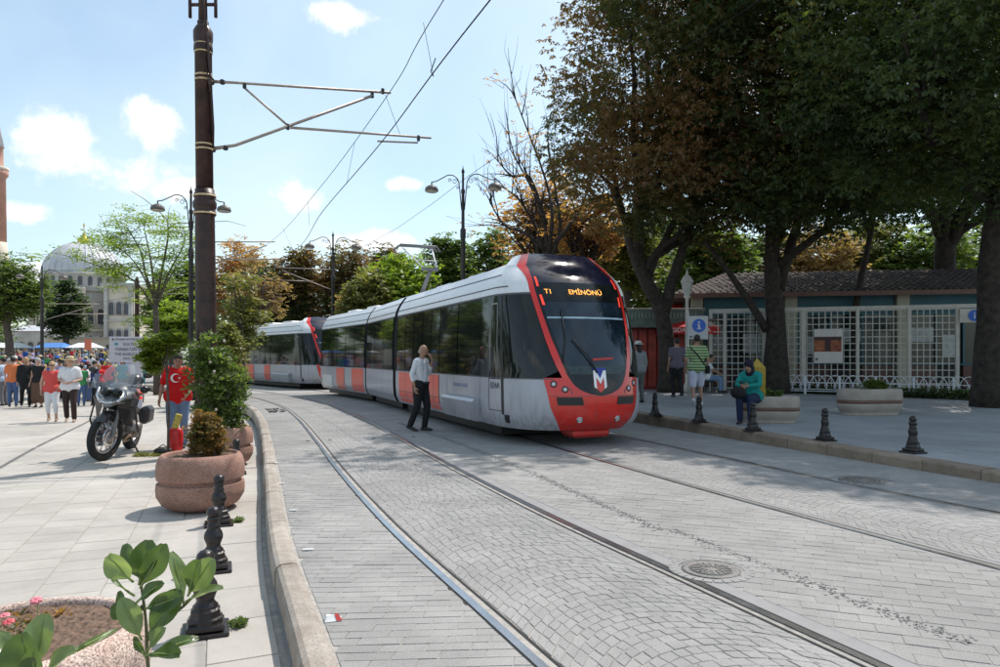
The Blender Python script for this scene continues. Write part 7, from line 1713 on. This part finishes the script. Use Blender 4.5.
# ------------------------------------------------------------ buildings of the square
M_st = stone_mat('pale_stone', (.44, .42, .40), (.56, .54, .51), island=0, patch=.35, speck=.08, bump=.1)
M_st2 = stone_mat('cream_stone', (.60, .52, .42), (.70, .63, .53), island=0, patch=.4, speck=.08, bump=.1)
M_lead = mat('lead_dome', (.46, .47, .50), .5, .15, .5, col2=(.62, .62, .64)); M_win = mat('window_dark', (.07, .075, .09), .3, .3, 2); M_gf = mat('finial_gold', (.65, .45, .12), .35, .2, 5, metal=.8)
def arch_win(mb, c, n, up, w, h, d=.0):
    """arched window polygon, c bottom centre, n outward"""
    n = Vector(n); s = Vector((0, 0, 1)).cross(n).normalized(); c = Vector(c)+n*d; pts = [c-s*w/2, c+s*w/2]+[c+Vector((0, 0, h-w/2))+s*w/2*math.cos(a)+Vector((0, 0, w/2*math.sin(a))) for a in np.linspace(0, math.pi, 9)]
    mb.add(pts, [tuple(range(len(pts)))]); return pts
def domed_building():
    Y = 96; X = at(84, Y); z0 = -.5; t = thing('domed_building', 'pale stone domed mausoleum with arched windows and gold finial behind the crowd', 'building', (X, Y, z0)); S_ = Y/700
    Rr = 5.9; hh = H(291, Y)-z0; rot = R(22.5+6)
    MB().lathe([(Rr, 0), (Rr, hh-.5), (Rr+.35, hh-.4), (Rr+.4, hh), (Rr-.3, hh+.02)], 8, smooth=False, rot=rot).build('wall', M_st, t)
    rd = 37*S_; MB().lathe([(rd, hh), (rd, hh+.3), (rd*.99, hh+1.7), (rd*1.03, hh+1.8), (rd*1.03, hh+2.05), (rd*.98, hh+2.1)], 48).build('drum', M_st, t)
    hd = H(243, Y)-z0; zb = hh+2.0; prof = [(rd*.98*math.cos(a), zb+(hd-zb)*math.sin(a)) for a in np.linspace(0, math.pi/2, 16)]; dm = MB().lathe(prof, 48).build('dome', M_lead, t)
    for k in range(32):
        a = 2*math.pi*k/32; MB().tube([(math.cos(a)*r*1.002, math.sin(a)*r*1.002, z+.02) for r, z in prof[:-2]], .07, 4).build('dome_rib', M_lead, dm)
    MB().lathe([(.0, hd-.1), (.75, hd-.05), (.8, hd+.3), (.5, hd+.7), (.2, hd+.9), (.22, hd+1.2), (.06, hd+1.4), (.05, hd+2.2), (.14, hd+2.4), (0, hd+2.8)], 16).build('finial', M_gf, t)
    for k in range(28):
        a = 2*math.pi*k/28
        if math.sin(a) < .3: w = MB(); arch_win(w, (rd*1.003*math.cos(a), rd*1.003*math.sin(a), hh+.35), (math.cos(a), math.sin(a), 0), None, .5, 1.2, .02); w.build('window', M_win, t)
    for k in range(8):
        a = rot+R(45)*k+R(22.5); n = Vector((math.cos(a), math.sin(a), 0)); ap = Rr*math.cos(R(22.5)); s = Vector((0, 0, 1)).cross(n)
        if n.y > .4: continue
        for z in (hh*.24, hh*.56):
            for o in (-1.25, 0, 1.25):
                w = MB(); arch_win(w, n*ap+s*o+Vector((0, 0, z)), n, None, .7, 2.1, .03); wo = w.build('window', M_win, t)
                pts = arch_win(MB(), n*ap+s*o+Vector((0, 0, z)), n, None, .9, 2.25, .06); MB().tube(pts+[pts[0]], .10, 4).build('surround', M_st2, wo)
        p = n*0+Vector((math.cos(a-R(22.5)), math.sin(a-R(22.5)), 0))*Rr; MB().box((p.x, p.y, hh/2), (.8, .8, hh), rot=a-R(22.5), bev=.1).build('corner_pilaster', M_st2, t)
        MB().box(tuple(n*(ap+.05)+Vector((0, 0, hh*.5))), (.3, ap*.80, .3), rot=a).build('string_course', M_st2, t)
    # cream wing to the right with two storeys of windows
    wx0, wx1 = at(104, Y-5.5)-X, at(134, Y-5.5)-X; hw = H(286, Y-5.5)-z0
    MB().box(((wx0+wx1)/2, -2.0, hw/2), (wx1-wx0, 7, hw)).build('wing_wall', M_st2, t); MB().box(((wx0+wx1)/2, -2.1, hw+.15), (wx1-wx0+.6, 7.6, .4)).build('cornice', M_st, t)
    for x in (wx0+.35, wx1-.35): MB().box((x, -5.6, hw/2), (.45, .4, hw)).build('wing_pilaster', M_st, t)
    for j, z in enumerate((hw*.34, hw*.66)):
        for k in range(3):
            x = wx0+.95+k*(wx1-wx0-1.9)/2; w = MB(); arch_win(w, (x, -5.5, z), (0, -1, 0), None, .62, 1.7, .03); wo = w.build('window', M_win, t); pts = arch_win(MB(), (x, -5.5, z), (0, -1, 0), None, .8, 1.85, .05); MB().tube(pts+[pts[0]], .08, 4).build('surround', M_st, wo)
    MB().box(((wx0+wx1)/2, -5.55, hw*.60), (wx1-wx0, .3, .25)).build('string_course', M_st, t)
domed_building()
def low_buildings():
    Y = 78; z0 = -.4; t = thing('low_arcade_building', 'low grey building with three arched windows and a lead roof left of the dome', 'building', (at(28, Y), Y, z0)); S_ = Y/700; w = 42*S_; h = H(331, Y)-z0
    MB().box((0, 2, h/2), (w, 4, h)).build('wall', M_st, t); MB().add([(-w/2-.2, -.2, h), (w/2+.2, -.2, h), (w/2+.2, 4.2, h), (-w/2-.2, 4.2, h), (-w/2+1, 2, h+.7), (w/2-1, 2, h+.7)], [(0, 1, 5, 4), (1, 2, 5), (2, 3, 4, 5), (3, 0, 4)]).build('roof', M_lead, t)
    for k in range(4): x = -w/2+.55+k*1.05; q = MB(); arch_win(q, (x, 0, 1.9), (0, -1, 0), None, .62, 1.65, .02); wo = q.build('window', M_win, t); pts = arch_win(MB(), (x, 0, 1.9), (0, -1, 0), None, .76, 1.75, .04); MB().tube(pts+[pts[0]], .05, 4).build('surround', M_st2, wo)
    Y = 72; t = thing('boundary_wall', 'cream low boundary building with small square openings below the dome', 'wall', (at(80, Y), Y, z0)); w = 66*Y/700; h = H(338, Y)-z0
    MB().box((0, .4, h/2), (w, .8, h)).build('wall', M_st2, t); MB().box((0, .35, h+.06), (w+.2, 1.0, .14)).build('coping', M_st, t)
    for k in range(7): q = MB().box((-w/2+.7+k*.92, -.02, h-.9), (.24, .06, .42)).build('opening', M_win, t)
    # minaret
    Y = 150; t = thing('brick_minaret', 'tall pinkish brick minaret cut by the left edge of the picture', 'minaret', (at(-3.2, Y), Y, -.5)); Mb = stone_mat('pink_brick', (.42, .22, .17), (.52, .30, .24), island=0, patch=.2, speck=.1)
    MB().lathe([(2.4, 0), (2.4, H(262, Y)), (2.05, H(252, Y)), (1.9, H(240, Y))], 20).build('base', M_st2, t); MB().lathe([(1.78, H(240, Y)), (1.62, H(176, Y)), (2.1, H(173, Y)), (2.1, H(168, Y)), (1.25, H(168, Y)), (1.15, H(146, Y)), (1.3, H(145, Y))], 20).build('shaft', Mb, t)
    MB().lathe([(2.15, H(168, Y)), (2.15, H(165, Y)), (2.05, H(165, Y))], 20).build('balcony', M_st2, t); MB().lathe([(1.35, H(145, Y)), (.1, H(112, Y)), (0, H(106, Y))], 20).build('spire', M_lead, t)
    # market tents behind the crowd
    for lab, px, w, c in (('blue sunshade over a stall behind the left crowd', 48, 2.2, (.10, .25, .60)), ('white stall awning behind the crowd, right of the lamp post', 79, 1.9, (.66, .68, .72)), ('white pavilion roof at the left edge of the square', 3, 2.4, (.70, .74, .76))):
        Y = 62; t = thing('market_stall', lab, 'stall', (at(px, Y), Y, zplaza(Y))); 
        for x in (-w/2, w/2):
            for y in (0, 2): MB().tube([(x, y, 0), (x, y, 1.95)], .04, 6).build('pole', M_lamp, t)
        MB().add([(-w/2-.2, -.2, 1.85), (w/2+.2, -.2, 1.85), (w/2+.2, 2.2, 1.85), (-w/2-.2, 2.2, 1.85), (-w/2+.3, 1, 2.3), (w/2-.3, 1, 2.3)], [(0, 1, 5, 4), (1, 2, 5), (2, 3, 4, 5), (3, 0, 4)]).build('awning', cloth('awning_%s' % ('blue' if c[0] < .2 else 'pale' if px > 10 else 'white'), c), t)
    t = thing('orange_banner', 'orange-red banner standing above the crowd left of the information board', 'banner', (at(88, 58), 58, zplaza(58))); MB().box((0, 0, 2.1), (.55, .06, .9)).build('cloth', cloth('banner_orange', (.70, .20, .12)), t); MB().tube([(0, .05, 0), (0, .05, 2.6)], .04, 6).build('pole', M_lamp, t)
low_buildings()
# distant tree belt behind everything
pts = []
for k in range(420):
    x = rng.uniform(-95, 95); y = rng.uniform(78, 92) if x > -38 else rng.uniform(100, 118); pts.append(np.array([x, y, rng.uniform(0, 6.2)+rng.normal()*.5])+rng.normal(size=(26, 3))*np.array([1.5, 1.5, 1.0]))
me = leaf_mesh(np.concatenate(pts), .85, 3, .3, 'far_tree_belt', .6); me.materials.append(G_deep); stuff(tag(link('far_tree_belt', me), 'far-off belt of dark green trees closing the view', 'trees'))
